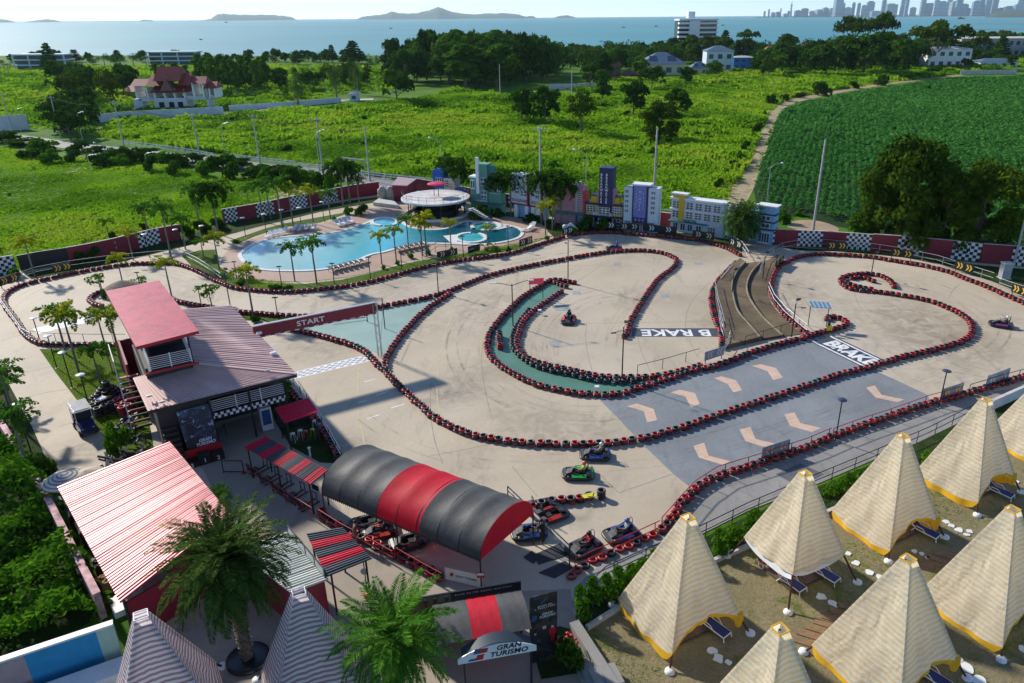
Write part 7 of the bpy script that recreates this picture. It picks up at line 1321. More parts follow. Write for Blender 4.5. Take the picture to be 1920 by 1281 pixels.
def tent(ax,ay,zt,label,cloth=M_TENT,band=M_TYEL,hem=(.75,.75,.75,.75),roll=(),openw=False,half=2.45,inside=True,seed=0):
 """square tent; corners 0 left, 1 front, 2 right, 3 back; hem = height of the cloth above ground at each corner; roll = sides tied up"""
 p=G(ax,ay,TH);rg=random.Random(seed+int(ax));half*=rg.uniform(.95,1.04);t_=thing('beach_tent',label,'tent',(p.x,p.y,0),TANG+rg.uniform(-.07,.07))
 cn=[(-half,half),(-half,-half),(half,-half),(half,half)];tp=[(-.24,.24),(-.24,-.24),(.24,-.24),(.24,.24)]
 def at(i,z):
  f=z/TH;return Vector((cn[i][0]+(tp[i][0]-cn[i][0])*f,cn[i][1]+(tp[i][1]-cn[i][1])*f,z))
 mb=MB();bd=MB();NS,NZ=14,14
 for i in range(4):
  j=(i+1)%4;vs=[];tied=i in roll
  for a in range(NS+1):
   u=a/NS;arch=math.sin(math.pi*u);zl=hem[i]*(1-u)+hem[j]*u+(1.0 if tied else(-.12 if openw else-.3))*arch**.7*(.9 if tied else 1);zl=max(.12,zl)
   for k in range(NZ+1):
    v=k/NZ;z=TH-(TH-zl)*v;q=at(i,z).lerp(at(j,z),u);n=Vector((q.x,q.y,0)).normalized();belly=-.16*math.sin(math.pi*min(1,v*1.05))*arch*(1.6 if v>.8 else 1);wr=.075*v*v*math.sin(u*15+v*6+seed+i)*arch+.035*v*math.sin(u*31-v*9+i*2)*arch;vs.append(q+n*(belly+wr))
  o=len(mb.v);mb.add(vs,[(a*(NZ+1)+k,a*(NZ+1)+k+1,(a+1)*(NZ+1)+k+1,(a+1)*(NZ+1)+k)for a in range(NS)for k in range(NZ)],0,True)
  if not openw:
   low=[vs[a*(NZ+1)+NZ]for a in range(NS+1)];dz=[.12+(.62 if not tied else .08)*math.sin(math.pi*a/NS)**.6+.04*math.sin(a*2.1)for a in range(NS+1)];ll=[Vector((q.x*1.006,q.y*1.006,max(.05,q.z-d_)))for q,d_ in zip(low,dz)];bd.add(low+ll,[(a,a+1,NS+2+a,NS+1+a)for a in range(NS)],0,True)
  if tied:
   for cc,side in((j,1),):
    q0=at(cc,hem[cc]+.35);bd.tube([q0,q0*.985+Vector((0,0,-.35)),q0*.99+Vector((0,0,-.8))],[.16,.24,.14],8)
 mb.obj('canvas',cloth,t_,True);
 if bd.v:bd.obj('hem_band',band,t_,True)
 if openw:
  ib=MB()
  for i in range(4):
   j=(i+1)%4;vs=[]
   for a in range(11):
    u=a/10;z0=hem[i]-.05;vs+=[at(i,z0+.2).lerp(at(j,z0+.2),u)*.95,(at(i,z0-.3).lerp(at(j,z0-.3),u)*.93)+Vector((0,0,-.15*math.sin(math.pi*u)))]
    vs[-1].z=max(.6,z0-.42*math.sin(math.pi*u)-.05*math.sin(u*9));vs[-2].z=z0+.2
   ib.add(vs,[(2*a,2*a+1,2*a+3,2*a+2)for a in range(10)],0,True)
  ib.obj('inner_lining',M_WCLOTH,t_,True)
 for i in range(4):
  q0,q1=at(i,0),at(i,TH-.3)*1.0;e_=at(i,hem[i]+.1);e_=Vector((e_.x*.955,e_.y*.955,e_.z));mp=MB().tube([q0,e_,Vector((q1.x*.6,q1.y*.6,q1.z))],.055,7);mp.obj('pole',M_TPOLE,t_,True);q=at(i,0);MB().lathe([(.24,0),(.23,.1),(.1,.16),(0,.16)],(q.x,q.y,0.03),14).obj('pole_foot',M_WHITE,t_,True)
 mc=MB()
 for i in range(4):
  j=(i+1)%4;a0,a1=Vector((tp[i][0]*1.05,tp[i][1]*1.05,TH+.02)),Vector((tp[j][0]*1.05,tp[j][1]*1.05,TH+.02));mc.beam(a0,a1,.035,.05)
 mc.obj('top_collar',band,t_,True);MB().add([(x*.6,y*.6,TH-.25)for x,y in tp],[(0,1,2,3)]).obj('top_flap',M_WCLOTH,t_,True)
 if inside:
  mb=MB()
  for k in range(9):mb.box((-1.2+k*.3,.0,.06),(.285,2.7,.1),0,0,True)
  tag(dk:=mb.obj('wooden_deck',M_DECKW),'dark wooden deck under the '+label.split(' tent')[0]+' tent'+label.split(' tent',1)[1],'deck');dk.location=(p.x,p.y,0);dk.rotation_euler=(0,0,TANG)
  dk['label']=('dark wooden deck below: '+label)[:110];ws=dk['label'].split();dk['label']=' '.join(ws[:16])
 return t_
tent(1290,971,TH,'yellow striped tent at the left end of the upper tent row',hem=(.55,.75,.85,.7),roll=(1,),seed=1)
tent(1510,888,TH,'yellow striped tent raised open with white lining, second in the upper row',openw=True,hem=(1.55,1.75,1.7,1.5),seed=2)
tent(1693,818,TH,'yellow striped tent third in the upper row with a lit folded side',hem=(.6,.6,.95,.7),roll=(1,),seed=3)
tent(1848,750,TH,'yellow striped tent fourth in the upper row with a loungers edge showing',hem=(.7,.75,1.0,.7),roll=(1,),seed=4)
tent(1983,688,TH,'yellow striped tent cut by the right picture edge, farthest up',hem=(.6,.6,.8,.7),seed=5)
tent(1463,1180,TH,'yellow striped tent whose top rises from the bottom edge',hem=(.6,.6,.8,.7),seed=6)
tent(1703,1048,TH,'largest yellow striped tent in the middle of the lower row',hem=(.6,.6,.9,.7),roll=(1,),seed=7)
tent(1899,955,TH,'yellow striped tent at the right end of the lower row',hem=(.6,.55,.9,.7),roll=(1,),seed=8)
tent(264,1154,TH,'plum and white striped tent at the bottom left, beside the painted wall',M_TENTP,MATS['fresh_white_paint_m'],hem=(.7,.6,.7,.7),seed=9,inside=False)
tent(560,1110,TH,'plum and white striped tent between the two big date palms',M_TENTP,MATS['fresh_white_paint_m'],hem=(.7,.6,.7,.7),seed=10,inside=False)
for px,py,rz,lab in[(1478,1098,R(-55),'navy blue lounger under the raised open tent, nearer'),(1540,1082,R(-50),'navy blue lounger under the raised open tent, right'),(1335,1182,R(-50),'navy blue lounger at the mouth of the left tent'),(1728,1002,R(-50),'navy blue lounger at the mouth of the third tent'),(1868,928,R(-50),'navy blue lounger at the mouth of the fourth tent'),(1740,1275,R(-50),'navy blue lounger under the largest tent')]:lounger('b',px,py,rz,lab)
p=G(1430,1065);tb=thing('side_table','small red side table with white legs under the raised open tent','side table',(p.x,p.y,.16),TANG);MB().box((0,0,.38),(.42,.42,.16)).obj('top',mat('red_box_m',(.16,.03,.03),.6),tb,True)
for a,b_ in((1,1),(-1,1),(-1,-1),(1,-1)):MB().cyl(a*.16,b_*.16,0,.3,.03,None,6).obj('leg',M_WHITE,tb,True)
def blob(px,py,r,sd,lab):
 rg=random.Random(sd);p=G(px,py);n=9;ps=[(p.x+r*(.75+rg.uniform(-.28,.3))*math.cos(6.283*i/n),p.y+r*(.75+rg.uniform(-.28,.3))*math.sin(6.283*i/n))for i in range(n)];tag(MB().prism([q for q in smooth_line([Vector((x,y,0))for x,y in ps],2,True)],.03,.075).obj('stepping_stone',M_WHITE),lab,'stepping stone','white stepping stones among the tents')
for i,(px,py,r)in enumerate([(1335,1221,.3),(1347,1236,.36),(1365,1243,.2),(1540,1120,.36),(1562,1133,.32),(1605,1058,.28),(1630,1075,.3),(1648,1083,.28),(1715,1035,.24),(1728,1040,.22),(1738,1047,.18),(1773,980,.26),(1784,987,.24),(1798,995,.34),(1818,998,.26),(1812,1004,.2),(1812,1253,.42),(1835,1278,.42),(1918,1218,.3),(1590,1040,.24),(1906,905,.2),(1800,1240,.25)]):blob(px,py,r,i,'white pebble shaped stepping stone in the sand between the tents')
for i,(px,py)in enumerate([(1500,1203),(1516,1192),(1532,1182),(1548,1172),(1562,1162),(1576,1150),(1590,1140),(1730,1060),(1744,1056),(1757,1050),(1768,1042)]):p=G(px,py);tag(MB().box((p.x,p.y,.05),(.38,1.1,.05),TANG+R(35)).obj('wooden_plank',mat('plank_m',(.22,.13,.07),.8,var=.25,scale=3)),'brown wooden stepping plank in the tent yard','plank','wooden stepping planks of the tent yard')

# ================================================================== karts, golf cart, people
def skin_mesh(name,joints,bones,mats_,which,sub=2):
 """one continuous body grown on a skeleton; which(v) -> material index"""
 me=bpy.data.meshes.new(name);ks=list(joints);me.from_pydata([joints[k][:3]for k in ks],[(ks.index(a),ks.index(b))for a,b in bones],[]);o=bpy.data.objects.new(name,me);COL.objects.link(o)
 md=o.modifiers.new('s','SKIN');sd=o.modifiers.new('u','SUBSURF');sd.levels=sub;sd.render_levels=sub;md.use_smooth_shade=True
 for i,k in enumerate(ks):me.skin_vertices[0].data[i].radius=(joints[k][3],)*2
 me.skin_vertices[0].data[0].use_root=True
 r=bpy.data.meshes.new_from_object(o.evaluated_get(bpy.context.evaluated_depsgraph_get()));bpy.data.objects.remove(o);r.materials.clear()
 for m_ in mats_:r.materials.append(m_)
 for p in r.polygons:p.material_index=which(p.center)
 return r
M_SKIN=mat('skin_m',(.36,.20,.13),.6,var=.06);M_HAIR=mat('hair_m',(.012,.01,.01),.6)
def cloth(name,c):return mat('cloth_'+name,c,.8,var=.15,scale=6)
BON=[('pel','che'),('che','nek'),('nek','hea'),('hea','top')]+[b for s in 'lr' for b in(('che',s+'sh'),(s+'sh',s+'el'),(s+'el',s+'wr'),(s+'wr',s+'hd'),('pel',s+'hp'),(s+'hp',s+'kn'),(s+'kn',s+'an'),(s+'an',s+'to'))]
HANDB=[(s+'hd',s+'f%d'%k)for s in 'lr' for k in range(5)]
def body(J,top,legs,shoe,face_dir):
 for s,sg in(('l',1),('r',-1)):
  h=Vector(J[s+'hd'][:3]);e=(h-Vector(J[s+'wr'][:3])).normalized();sd=e.orthogonal().normalized()
  for k in range(5):q=h+e*(.07 if k else .03)+sd*((k-2.5)*.018 if k else .05);J[s+'f%d'%k]=(*q,.009)
 el={k:Vector(v[:3])for k,v in J.items()}
 def which(c):
  k=min(el,key=lambda n:(el[n]-c).length)
  if k in('hea','top','nek')or k[1:]in('wr','hd')or k[1:2]=='f':return 0
  if k[1:]in('kn','hp','an')or k=='pel':return 2
  return 3 if k[1:]=='to' else 1
 return skin_mesh('body',J,BON+HANDB,[M_SKIN,top,legs,shoe],which)
def stand_pose(arm=0.0,lean=0.0):
 J={'pel':(0,0,.92,.13),'che':(lean,0,1.28,.145),'nek':(lean*1.2,0,1.46,.055),'hea':(lean*1.2+.02,0,1.56,.088),'top':(lean*1.2+.01,0,1.65,.075)}
 for s,y in(('l',1),('r',-1)):
  J.update({s+'sh':(lean,.17*y,1.38,.06),s+'el':(lean+.04+arm*.18,.24*y,1.12,.042),s+'wr':(lean+.1+arm*.38,.2*y,.92+arm*.22,.03),s+'hd':(lean+.12+arm*.46,.18*y,.86+arm*.24,.032),s+'hp':(0,.09*y,.86,.095),s+'kn':(.03,.10*y,.48,.062),s+'an':(0,.11*y,.09,.042),s+'to':(.14,.12*y,.045,.038)})
 return J
def person(px,py,rz,label,top,legs,pose,hat=None):
 p=G(px,py);t_=thing('person',label,'person',(p.x,p.y,.03),rz);J=pose;hd=J['hea'];o=bpy.data.objects.new('body',body(J,top,legs,M_RUB,0));COL.objects.link(o);adopt(o,t_)
 MB().lathe([(.1,-.03),(.108,.03),(.09,.09),(.04,.125),(0,.13)],(hd[0]-.025,hd[1],hd[2]+.02),12).obj('hair',hat or M_HAIR,t_,True)
 mb=MB();[mb.box((hd[0]+.088,s_*.032,hd[2]+.01),(.012,.02,.012))for s_ in(-1,1)];mb.box((hd[0]+.085,0,hd[2]-.05),(.012,.04,.01));mb.obj('eyes_and_mouth',M_HAIR,t_,True);MB().lathe([(.018,-.03),(.012,0),(0,.02)],(hd[0]+.09,0,hd[2]-.01),6).obj('nose',M_SKIN,t_,True)
person(668,1022,R(20),'person in brown clothes leaning on the pit row rail',cloth('brown',(.16,.085,.055)),cloth('brown2',(.18,.10,.07)),stand_pose(.8,.08));person(1019,1020,R(150),'person in black clothes standing beside the blue kart in the pit',cloth('black',(.015,.015,.018)),cloth('black2',(.012,.012,.015)),stand_pose(.9,.1))
person(1552,624,R(-60),'flag marshal with a yellow flag cloth at the hook of tyres',cloth('dark_blue',(.03,.04,.07)),cloth('black3',(.02,.02,.02)),stand_pose(.5));p=G(1551,626);tag(MB().slab([(p.x-.3,p.y-.3,.95),(p.x+.2,p.y-.35,1.0),(p.x+.25,p.y-.4,.55),(p.x-.25,p.y-.35,.5)],.03).tube([(p.x+.25,p.y-.35,.4),(p.x+.2,p.y-.3,1.1)],.015,5).obj('flag',mat('yellow_flag_m',(.7,.5,.02),.7)),'yellow flag held low at the hook of tyres','flag')
M_KBLK=mat('kart_black_m',(.014,.014,.016),.42,var=.2,scale=5);KN=mat('kart_nose_m',(.05,.052,.06),.7,var=.9,scale=2.2);M_KST=mat('kart_steel_m',(.10,.10,.105),.6,.2)
def kart(px,py,rz,paint,label,driver=None,group=None):
 p=G(px,py);t_=thing('go_kart',label,'go kart',(p.x,p.y,.03),rz,group)
 ring=[]
 for i in range(25):a=6.2832*i/24;c_,s_=math.cos(a),math.sin(a);ring.append((1.0*math.copysign(abs(c_)**.45,c_),.66*math.copysign(abs(s_)**.45,s_),.17))
 MB().tube(ring,.105,8,0,False).obj('bumper_ring',M_KBLK,t_,True);MB().slab([(.9,.5,.12),(-.9,.55,.12),(-.9,-.55,.12),(.9,-.5,.12)],.05).obj('floor',M_KBLK,t_,True)
 for s_ in(1,-1):MB().slab([(.45,s_*.38,.34),(.35,s_*.66,.28),(-.55,s_*.68,.30),(-.55,s_*.42,.38)],.16).obj('side_pod',paint,t_,True)
 MB().slab([(.95,.22,.22),(.95,-.22,.22),(.42,-.3,.5),(.42,.3,.5)],.1).slab([(.44,.26,.5),(.44,-.26,.5),(.36,-.2,.66),(.36,.2,.66)],.03).obj('nose_cone',KN,t_,True);MB().slab([(.98,.5,.26),(.98,-.5,.26),(.8,-.5,.32),(.8,.5,.32)],.12).obj('front_fairing',M_KBLK,t_,True)
 for x,y in((.62,.48),(.62,-.48),(-.62,.5),(-.62,-.5)):MB().tube([(x,y-.09,.14),(x,y+.09,.14)],.14,14).obj('wheel',M_RUB,t_,True)
 MB().slab([(-.05,.2,.28),(-.05,-.2,.28),(-.42,-.2,.26),(-.42,.2,.26)],.06).slab([(-.4,.21,.26),(-.4,-.21,.26),(-.6,-.19,.78),(-.6,.19,.78)],.07).obj('seat',M_RUB,t_,True)
 sw=MB().tube([(.155*math.cos(i*.5236),.155*math.sin(i*.5236),0)for i in range(13)],.016,5,0,False).obj('steering_wheel',M_KBLK,t_,True);sw.location=(.22,0,.6);sw.rotation_euler=(0,R(55),0)
 MB().box((-.72,.32,.34),(.36,.34,.3)).box((-.72,-.32,.3),(.3,.3,.2)).obj('engine',M_KST,t_,True);MB().slab([(-.85,.6,.38),(-.85,-.6,.38),(-1.0,-.6,.34),(-1.0,.6,.34)],.14).obj('rear_fairing',paint,t_,True)
 MB().tube([(-.62,.16,.3),(-.66,.16,.98),(-.68,.08,1.1),(-.68,-.08,1.1),(-.66,-.16,.98),(-.62,-.16,.3)],.022,6).obj('seat_hoop',M_KBLK,t_,True)
 if driver:
  top,helm,who=driver;J={'pel':(-.3,0,.38,.15),'che':(-.42,0,.74,.15),'nek':(-.42,0,.9,.06),'hea':(-.4,0,.99,.07),'top':(-.4,0,1.06,.05)}
  for s,y in(('l',1),('r',-1)):J.update({s+'sh':(-.4,.18*y,.84,.065),s+'el':(-.12,.26*y,.66,.045),s+'wr':(.1,.18*y,.66,.032),s+'hd':(.17,.15*y,.68,.034),s+'hp':(-.2,.12*y,.36,.095),s+'kn':(.22,.17*y,.48,.065),s+'an':(.56,.14*y,.26,.045),s+'to':(.66,.14*y,.3,.042)})
  d_=thing('person',who,'person',(p.x,p.y,.03),rz);o=bpy.data.objects.new('body',body(J,top,cloth('dark_trousers',(.03,.03,.045)),M_RUB,0));COL.objects.link(o);adopt(o,d_)
  MB().lathe([(.09,-.13),(.135,-.06),(.145,.03),(.11,.11),(.05,.15),(0,.155)],(-.4,0,1.0),16).obj('helmet',helm,d_,True);MB().slab([(-.26,.09,1.05),(-.26,-.09,1.05),(-.255,-.09,.97),(-.255,.09,.97)],.05).obj('visor',M_GLASS,d_,True)
  me=MB()
  return t_
 return t_
KB,KG,KR,KP,KD=[mat('kart_'+n,c,.4,var=.15,scale=4)for n,c in(('blue',(.012,.045,.20)),('green',(.01,.28,.03)),('red',(.55,.03,.015)),('purple',(.16,.03,.16)),('dark',(.022,.023,.026)))]
HW,HR,HB,HK=mat('helmet_white',(.7,.7,.68),.3),mat('helmet_red',(.6,.12,.08),.3),mat('helmet_blue',(.05,.12,.3),.3),mat('helmet_black',(.02,.02,.022),.25)
ck=cloth
kart(1116,857,R(178),KB,'blue kart on the front straight beside the tyre row',(ck('yellow_grey',(.30,.24,.12)),HW,'person in a white helmet driving the blue kart on the front straight'));kart(1084,893,R(178),KG,'bright green kart on the front straight',(ck('lime',(.42,.50,.06)),HR,'person in a lime top and red helmet driving the green kart'))
kart(1066,604,R(-100),KR,'red kart coming through the inner loop',(ck('black4',(.02,.02,.02)),HK,'person in black driving the red kart'));kart(1876,612,R(150),KP,'purple kart at the right picture edge',(ck('dark_grey',(.06,.06,.07)),HW,'person in a white helmet driving the purple kart'));kart(1151,468,R(175),KB,'small blue kart on the far straight below the facades',(ck('blue',(.04,.1,.3)),HB,'person driving the far blue kart'))
kart(1164,1006,R(205),KB,'dark blue and black kart waiting by the red rail',(ck('light_blue',(.3,.36,.42)),HB,'person in pale blue crouched in the waiting dark blue kart'));kart(1094,1032,R(215),KD,'black kart waiting by the red rail near the ladder frame',(ck('red_top',(.4,.02,.03)),HK,'person in a red top sitting in the black waiting kart'))
kart(992,1003,R(190),KB,'blue and white kart under the end of the pit canopy');kart(1034,970,R(30),KR,'black kart with red nose parked against the short tyre row');kart(1018,955,R(20),KD,'black kart parked tight beside the short tyre row')
kart(712,1002,R(200),KR,'glossy black and red kart under the front edge of the pit canopy',(ck('black5',(.02,.02,.02)),HR,'person in a red helmet sitting in the kart under the canopy'));kart(765,1022,R(200),KD,'black kart under the front edge of the pit canopy');kart(690,985,R(200),KD,'black kart standing behind the red one under the canopy');kart(820,1000,R(200),KD,'black kart deep under the pit canopy')
p=G(1104,938);tag(MB().slab([(p.x-.5,p.y-.1,.46),(p.x+.5,p.y+.1,.47),(p.x+.45,p.y-.25,.46),(p.x-.3,p.y-.4,.45)][::-1],.05).slab([(p.x-.2,p.y-.05,.53),(p.x+.3,p.y+.15,.52),(p.x+.2,p.y-.3,.5),(p.x-.1,p.y-.25,.5)][::-1],.05).obj('yellow_cloth',mat('lime_cloth_m',(.55,.52,.05),.8)),'crumpled yellow cloth lying on the short tyre row','cloth')
A=G(162,806);gc=thing('golf_cart','dark blue golf cart with a pale canopy on the left concrete road','golf cart',(A.x,A.y,.03),R(-48));M_GB=mat('cart_blue_m',(.015,.018,.10),.25,var=.1,coat=.5)
MB().slab([(1.2,.5,.75),(1.2,-.5,.75),(.5,-.58,.95),(.5,.58,.95)],.45).slab([(1.22,.55,.5),(1.22,-.55,.5),(-1.2,-.58,.45),(-1.2,.58,.45)],.22).slab([(-.6,.58,.8),(-.6,-.58,.8),(-1.25,-.56,.75),(-1.25,.56,.75)],.35).obj('body',M_GB,gc,True);rf=MB().slab([(.75,.62,1.88),(.75,-.62,1.88),(-1.3,-.62,1.92),(-1.3,.62,1.92)],.07).slab([(.6,.5,1.93),(.6,-.5,1.93),(-1.15,-.5,1.97),(-1.15,.5,1.97)],.06).obj('canopy',mat('pale_canopy_m',(.42,.40,.36),.25,var=.2),gc,True)
for x,y,x2 in((.6,.52,.7),(.6,-.52,.7),(-1.1,.54,-1.2),(-1.1,-.54,-1.2)):MB().tube([(x,y,.8),(x2,y,1.85)],.025,6).obj('post',M_LAMPW,gc,True)
for x in(.15,-.6):MB().slab([(x,.5,.8),(x,-.5,.8),(x-.45,-.5,.78),(x-.45,.5,.78)],.14).slab([(x-.4,.5,.8),(x-.4,-.5,.8),(x-.55,-.48,1.2),(x-.55,.48,1.2)],.1).obj('seat',M_RUB,gc,True)
for x,y in((.85,.52),(.85,-.52),(-.85,.54),(-.85,-.54)):MB().tube([(x,y-.1,.24),(x,y+.1,.24)],.24,16).obj('wheel',M_RUB,gc,True)
for y in(.35,-.35):MB().lathe([(0,-.03),(.09,0),(0,.04)],(1.2,y,.62),10).obj('headlight',M_LAMPW,gc,True)
MB().slab([(.62,.5,1.2),(.62,-.5,1.2),(.72,-.5,1.82),(.72,.5,1.82)],.02).obj('windscreen',M_GLASS,gc,True);MB().tube([(.2*math.cos(i*.6283),.2*math.sin(i*.6283),0)for i in range(11)],.02,5,0,False).obj('steering_wheel',M_RUB,gc,True).location=(.4,.25,1.1)
for i,(px,py,lab)in enumerate([(225,815,'black pipe rack leaning beside the clubhouse'),(245,800,'rack of grey kart parts against the clubhouse'),(258,840,'heap of dark kart parts by the front stairs'),(250,868,'dark covered bicycle frame beside the round bush'),(215,880,'black box trolley at the edge of the concrete road')]):
 p=G(px,py);rg=random.Random(i);mb=MB()
 for k in range(16):mb.beam((p.x+rg.uniform(-.8,.8),p.y+rg.uniform(-.5,.5),rg.uniform(.05,.5)),(p.x+rg.uniform(-.8,.8),p.y+rg.uniform(-.5,.5),rg.uniform(.3,1.2)),rg.uniform(.04,.14),None,k%3)
 tag(mb.obj('kart_parts',[M_BLACK,M_STEEL,M_CHARC]),lab,'spare parts')
for i,(px,py,lab)in enumerate([(1012,590,'small white stool on the upper green island'),(1119,735,'grey folding stool on the lower green island')]):
 p=G(px,py);mb=MB();mb.box((p.x,p.y,.5),(.35,.35,.05));[mb.tube([(p.x+a*.14,p.y+b_*.14,.5),(p.x+a*.2,p.y+b_*.2,.02)],.02,5)for a in(1,-1)for b_ in(1,-1)];tag(mb.obj('stool',M_LAMPW),lab,'stool')
def shade(px1,py1,px2,py2,yt,cloth_,label):
 A,B=G(px1,py1),G(px2,py2);h=hgt(px1,py1,yt);t_=thing('marshal_shade',label,'shade roof',(A+B)/2);[MB().cyl(q.x,q.y,0,h,.04,None,6).obj('post',M_BLACK,t_)for q in(A,B)];d=Vector((0,.9,.12));MB().slab([A+Vector((-.1,-.5,h)),B+Vector((.1,-.5,h)),B+Vector((.1,.5,h+.25)),A+Vector((-.1,.5,h+.25))],.05).obj('roof',cloth_,t_)
m,t,b,new,link=_nodes('blue_stripe_m');sx=new('ShaderNodeSeparateXYZ');link(coords(t,True),sx.inputs[0]);link(mixc(t,math_(t,'GREATER_THAN',math_(t,'FRACT',math_(t,'MULTIPLY',sx.outputs[0],2.6)),.5),(.10,.22,.34),(.32,.42,.5)),b.inputs['Base Color'])
shade(1515,610,1549,613,572,m,'small blue striped shade roof on two posts inside the right loop');shade(994,562,1018,560,530,M_REDP,'small red and black shade roof on the upper green island')
# ================================================================== far buildings
def hip(mb,x0,x1,y0,y1,z,h,ov=.6,mi=0,ridge=.35):
 x0-=ov;x1+=ov;y0-=ov;y1+=ov;w_,d_=x1-x0,y1-y0;r=min(w_,d_)/2;ym=(y0+y1)/2;vs=[(x0,y0,z),(x1,y0,z),(x1,y1,z),(x0,y1,z),(x0+min(r,w_*.45),ym,z+h),(x1-min(r,w_*.45),ym,z+h)];return mb.add(vs,[(0,1,5,4),(1,2,5),(2,3,4,5),(3,0,4),(3,2,1,0)],mi)
def house(px,py,wpx_,yt_wall,yt_roof,wallm,roofm,label,rz=0.0,floors=1,solar=False,depth=.8,nwin=4):
 p=G(px,py);d_=proj(p)[2];W=wpx_*d_/F_PX;H=hgt(px,py,yt_wall);RH=hgt(px,py,yt_roof)-H;t_=thing('house',label,'house',p,rz);D=W*depth
 MB().box((0,D/2,0),(W,D,H),0,0,True).obj('wall',wallm,t_,True);mb=MB();hip(mb,-W/2,W/2,0,D,H,max(.8,RH));rf_=mb.obj('roof',roofm,t_,True)
 for f in range(floors):
  for i in range(nwin):
   x=-W/2+W*(i+.5)/nwin;z=H*(f+.5)/floors;MB().box((x,-.03,z),(W/nwin*.5,.08,H/floors*.42)).obj('window',M_WIN,t_,True)
 if solar:
  for sx_ in(-.22,.2):mb=MB();y0=D*.1;RHh=max(.8,RH);s0=RHh/(D/2+.6);mb.slab([(W*(sx_-.1),y0,H+s0*(y0+.6)+.12),(W*(sx_+.1),y0,H+s0*(y0+.6)+.12),(W*(sx_+.08),y0+D*.22,H+s0*(y0+D*.22+.6)+.12),(W*(sx_-.08),y0+D*.22,H+s0*(y0+D*.22+.6)+.12)],.06);o=mb.obj('solar_panel',M_SOLAR,t_,True);o.parent=rf_
 return t_,W,D,H
M_BLR=mat('blue_slate_m',(.085,.14,.19),.5,var=.12,scale=.5);M_BRR=mat('brown_tile_m',(.16,.075,.055),.7,var=.2,scale=.5);M_RRR=mat('brick_red_tile_m',(.28,.07,.05),.7,var=.2,scale=.5);M_ORR=mat('orange_tile_m',(.45,.20,.04),.7,var=.2,scale=.5);M_DRR=mat('dark_tile_m',(.05,.045,.045),.7,var=.2,scale=.5);M_BLUH=mat('bright_blue_wall_m',(.02,.17,.60),.6,var=.1)
house(1243,143,82,120,99,M_CREAM,M_BLR,'single storey house with a wide blue roof and solar panels',0,1,True);house(1348,136,50,96,86,M_LB,M_BLR,'pale two storey house with a grey blue hipped roof',0,2,False,.8,3);house(1312,140,34,128,116,M_CREAM,M_BLR,'low annex with solar panels beside the pale two storey house',0,1,True,.8,2)
house(1393,131,38,108,105,M_BLUH,mat('flat_roof_m',(.4,.42,.42),.7),'bright blue box shaped house',0,2,False,.7,3);house(1146,146,36,122,106,mat('brown_wall_m',(.22,.12,.08),.7),M_RRR,'brown house with a red roof and porch',0,2,False,.8,3);house(1190,146,44,140,130,mat('brown_wall2_m',(.13,.07,.06),.7),M_BRR,'long low brown shed beside the red roofed house',0,1,False,.5,2)
house(1045,118,26,108,97,M_CREAM,M_RRR,'small red roofed house among the trees behind the wood');house(1228,112,20,98,88,M_CREAM,M_BRR,'faded brown roof rising among trees left of the blue roof');house(1446,118,40,102,87,M_CREAM,M_ORR,'house with an orange brown hipped roof in the trees');house(1492,120,42,108,98,M_CREAM,M_DRR,'house with a dark flat hipped roof in the trees');house(1512,98,22,84,78,M_WHITE,M_BRR,'small white gabled house deep in the trees')
house(1678,106,36,86,75,M_CREAM,M_ORR,'orange roofed hall between dark trees');house(1778,128,78,92,88,M_WHITE,mat('flat_roof2_m',(.45,.47,.48),.6),'white modern villa behind the spreading tree',0,2,False,.5,5);house(1872,108,150,72,69,mat('grey_block_m',(.38,.37,.36),.8),M_CAP,'long grey block with dark window slots at the right',0,2,False,.25,12);house(1872,126,70,116,110,M_LB,M_BLR,'low building with a pale blue roof at the far right',0,1,False,.5,4)
house(664,190,16,176,170,M_LB,M_CAP,'small square gatehouse at the villa drive',0,1,False,.9,1)
p=G(1306,112);D0=proj(p)[2];k=D0/F_PX;H=hgt(1306,112,37);tw=thing('apartment_tower','white apartment tower with dark balcony floors above the trees','apartment block',p,R(6));W=74*k
mb=MB();mb.box((-W*.1,W*.2,0),(W*.26,W*.4,H),0,0,True).box((0,W*.25,H),(W*1.0,W*.5,1.0)).box((-W*.14,W*.3,H+1),(W*.17,W*.2,H*.16),0,0,True);mb.obj('wall',M_WHITE,tw,True);MB().box((W*.26,W*.28,0),(W*.46,W*.4,H),0,0,True).box((-W*.36,W*.28,0),(W*.26,W*.4,H),0,0,True).obj('glazing',M_GLASS,tw,True)
for f in range(9):
 z=H*f/9;MB().box((W*.265,W*.06,z),(W*.47,W*.14,H*.018),0,0,True).box((W*.265,W*.0,z),(W*.47,.12,H*.04),0,0,True).obj('balcony',M_WHITE,tw,True);MB().box((-W*.365,W*.06,z),(W*.27,W*.14,H*.05),0,0,True).obj('balcony',M_WHITE,tw,True)
for px,py,wp,yt,lab in((78,132,96,103,'white three storey modern villa on the shore at the left'),(325,122,92,98,'white flat roofed villa on the shore behind the palms')):
 p=G(px,py);k=proj(p)[2]/F_PX;H=hgt(px,py,yt);t_=thing('shore_villa',lab,'villa',p);W=wp*k;MB().box((0,5,0),(W*.94,9,H*.96),0,0,True).obj('glazing',M_WIN,t_,True)
 for f in range(4):MB().box((0,5,H*f/3-.3),(W,12,.7),0,0,True).obj('floor_slab',M_LB,t_,True)
 for x in(-.5,-.2,.12,.49):MB().box((W*x,0,0),(.8,.6,H),0,0,True).obj('column',M_LB,t_,True)
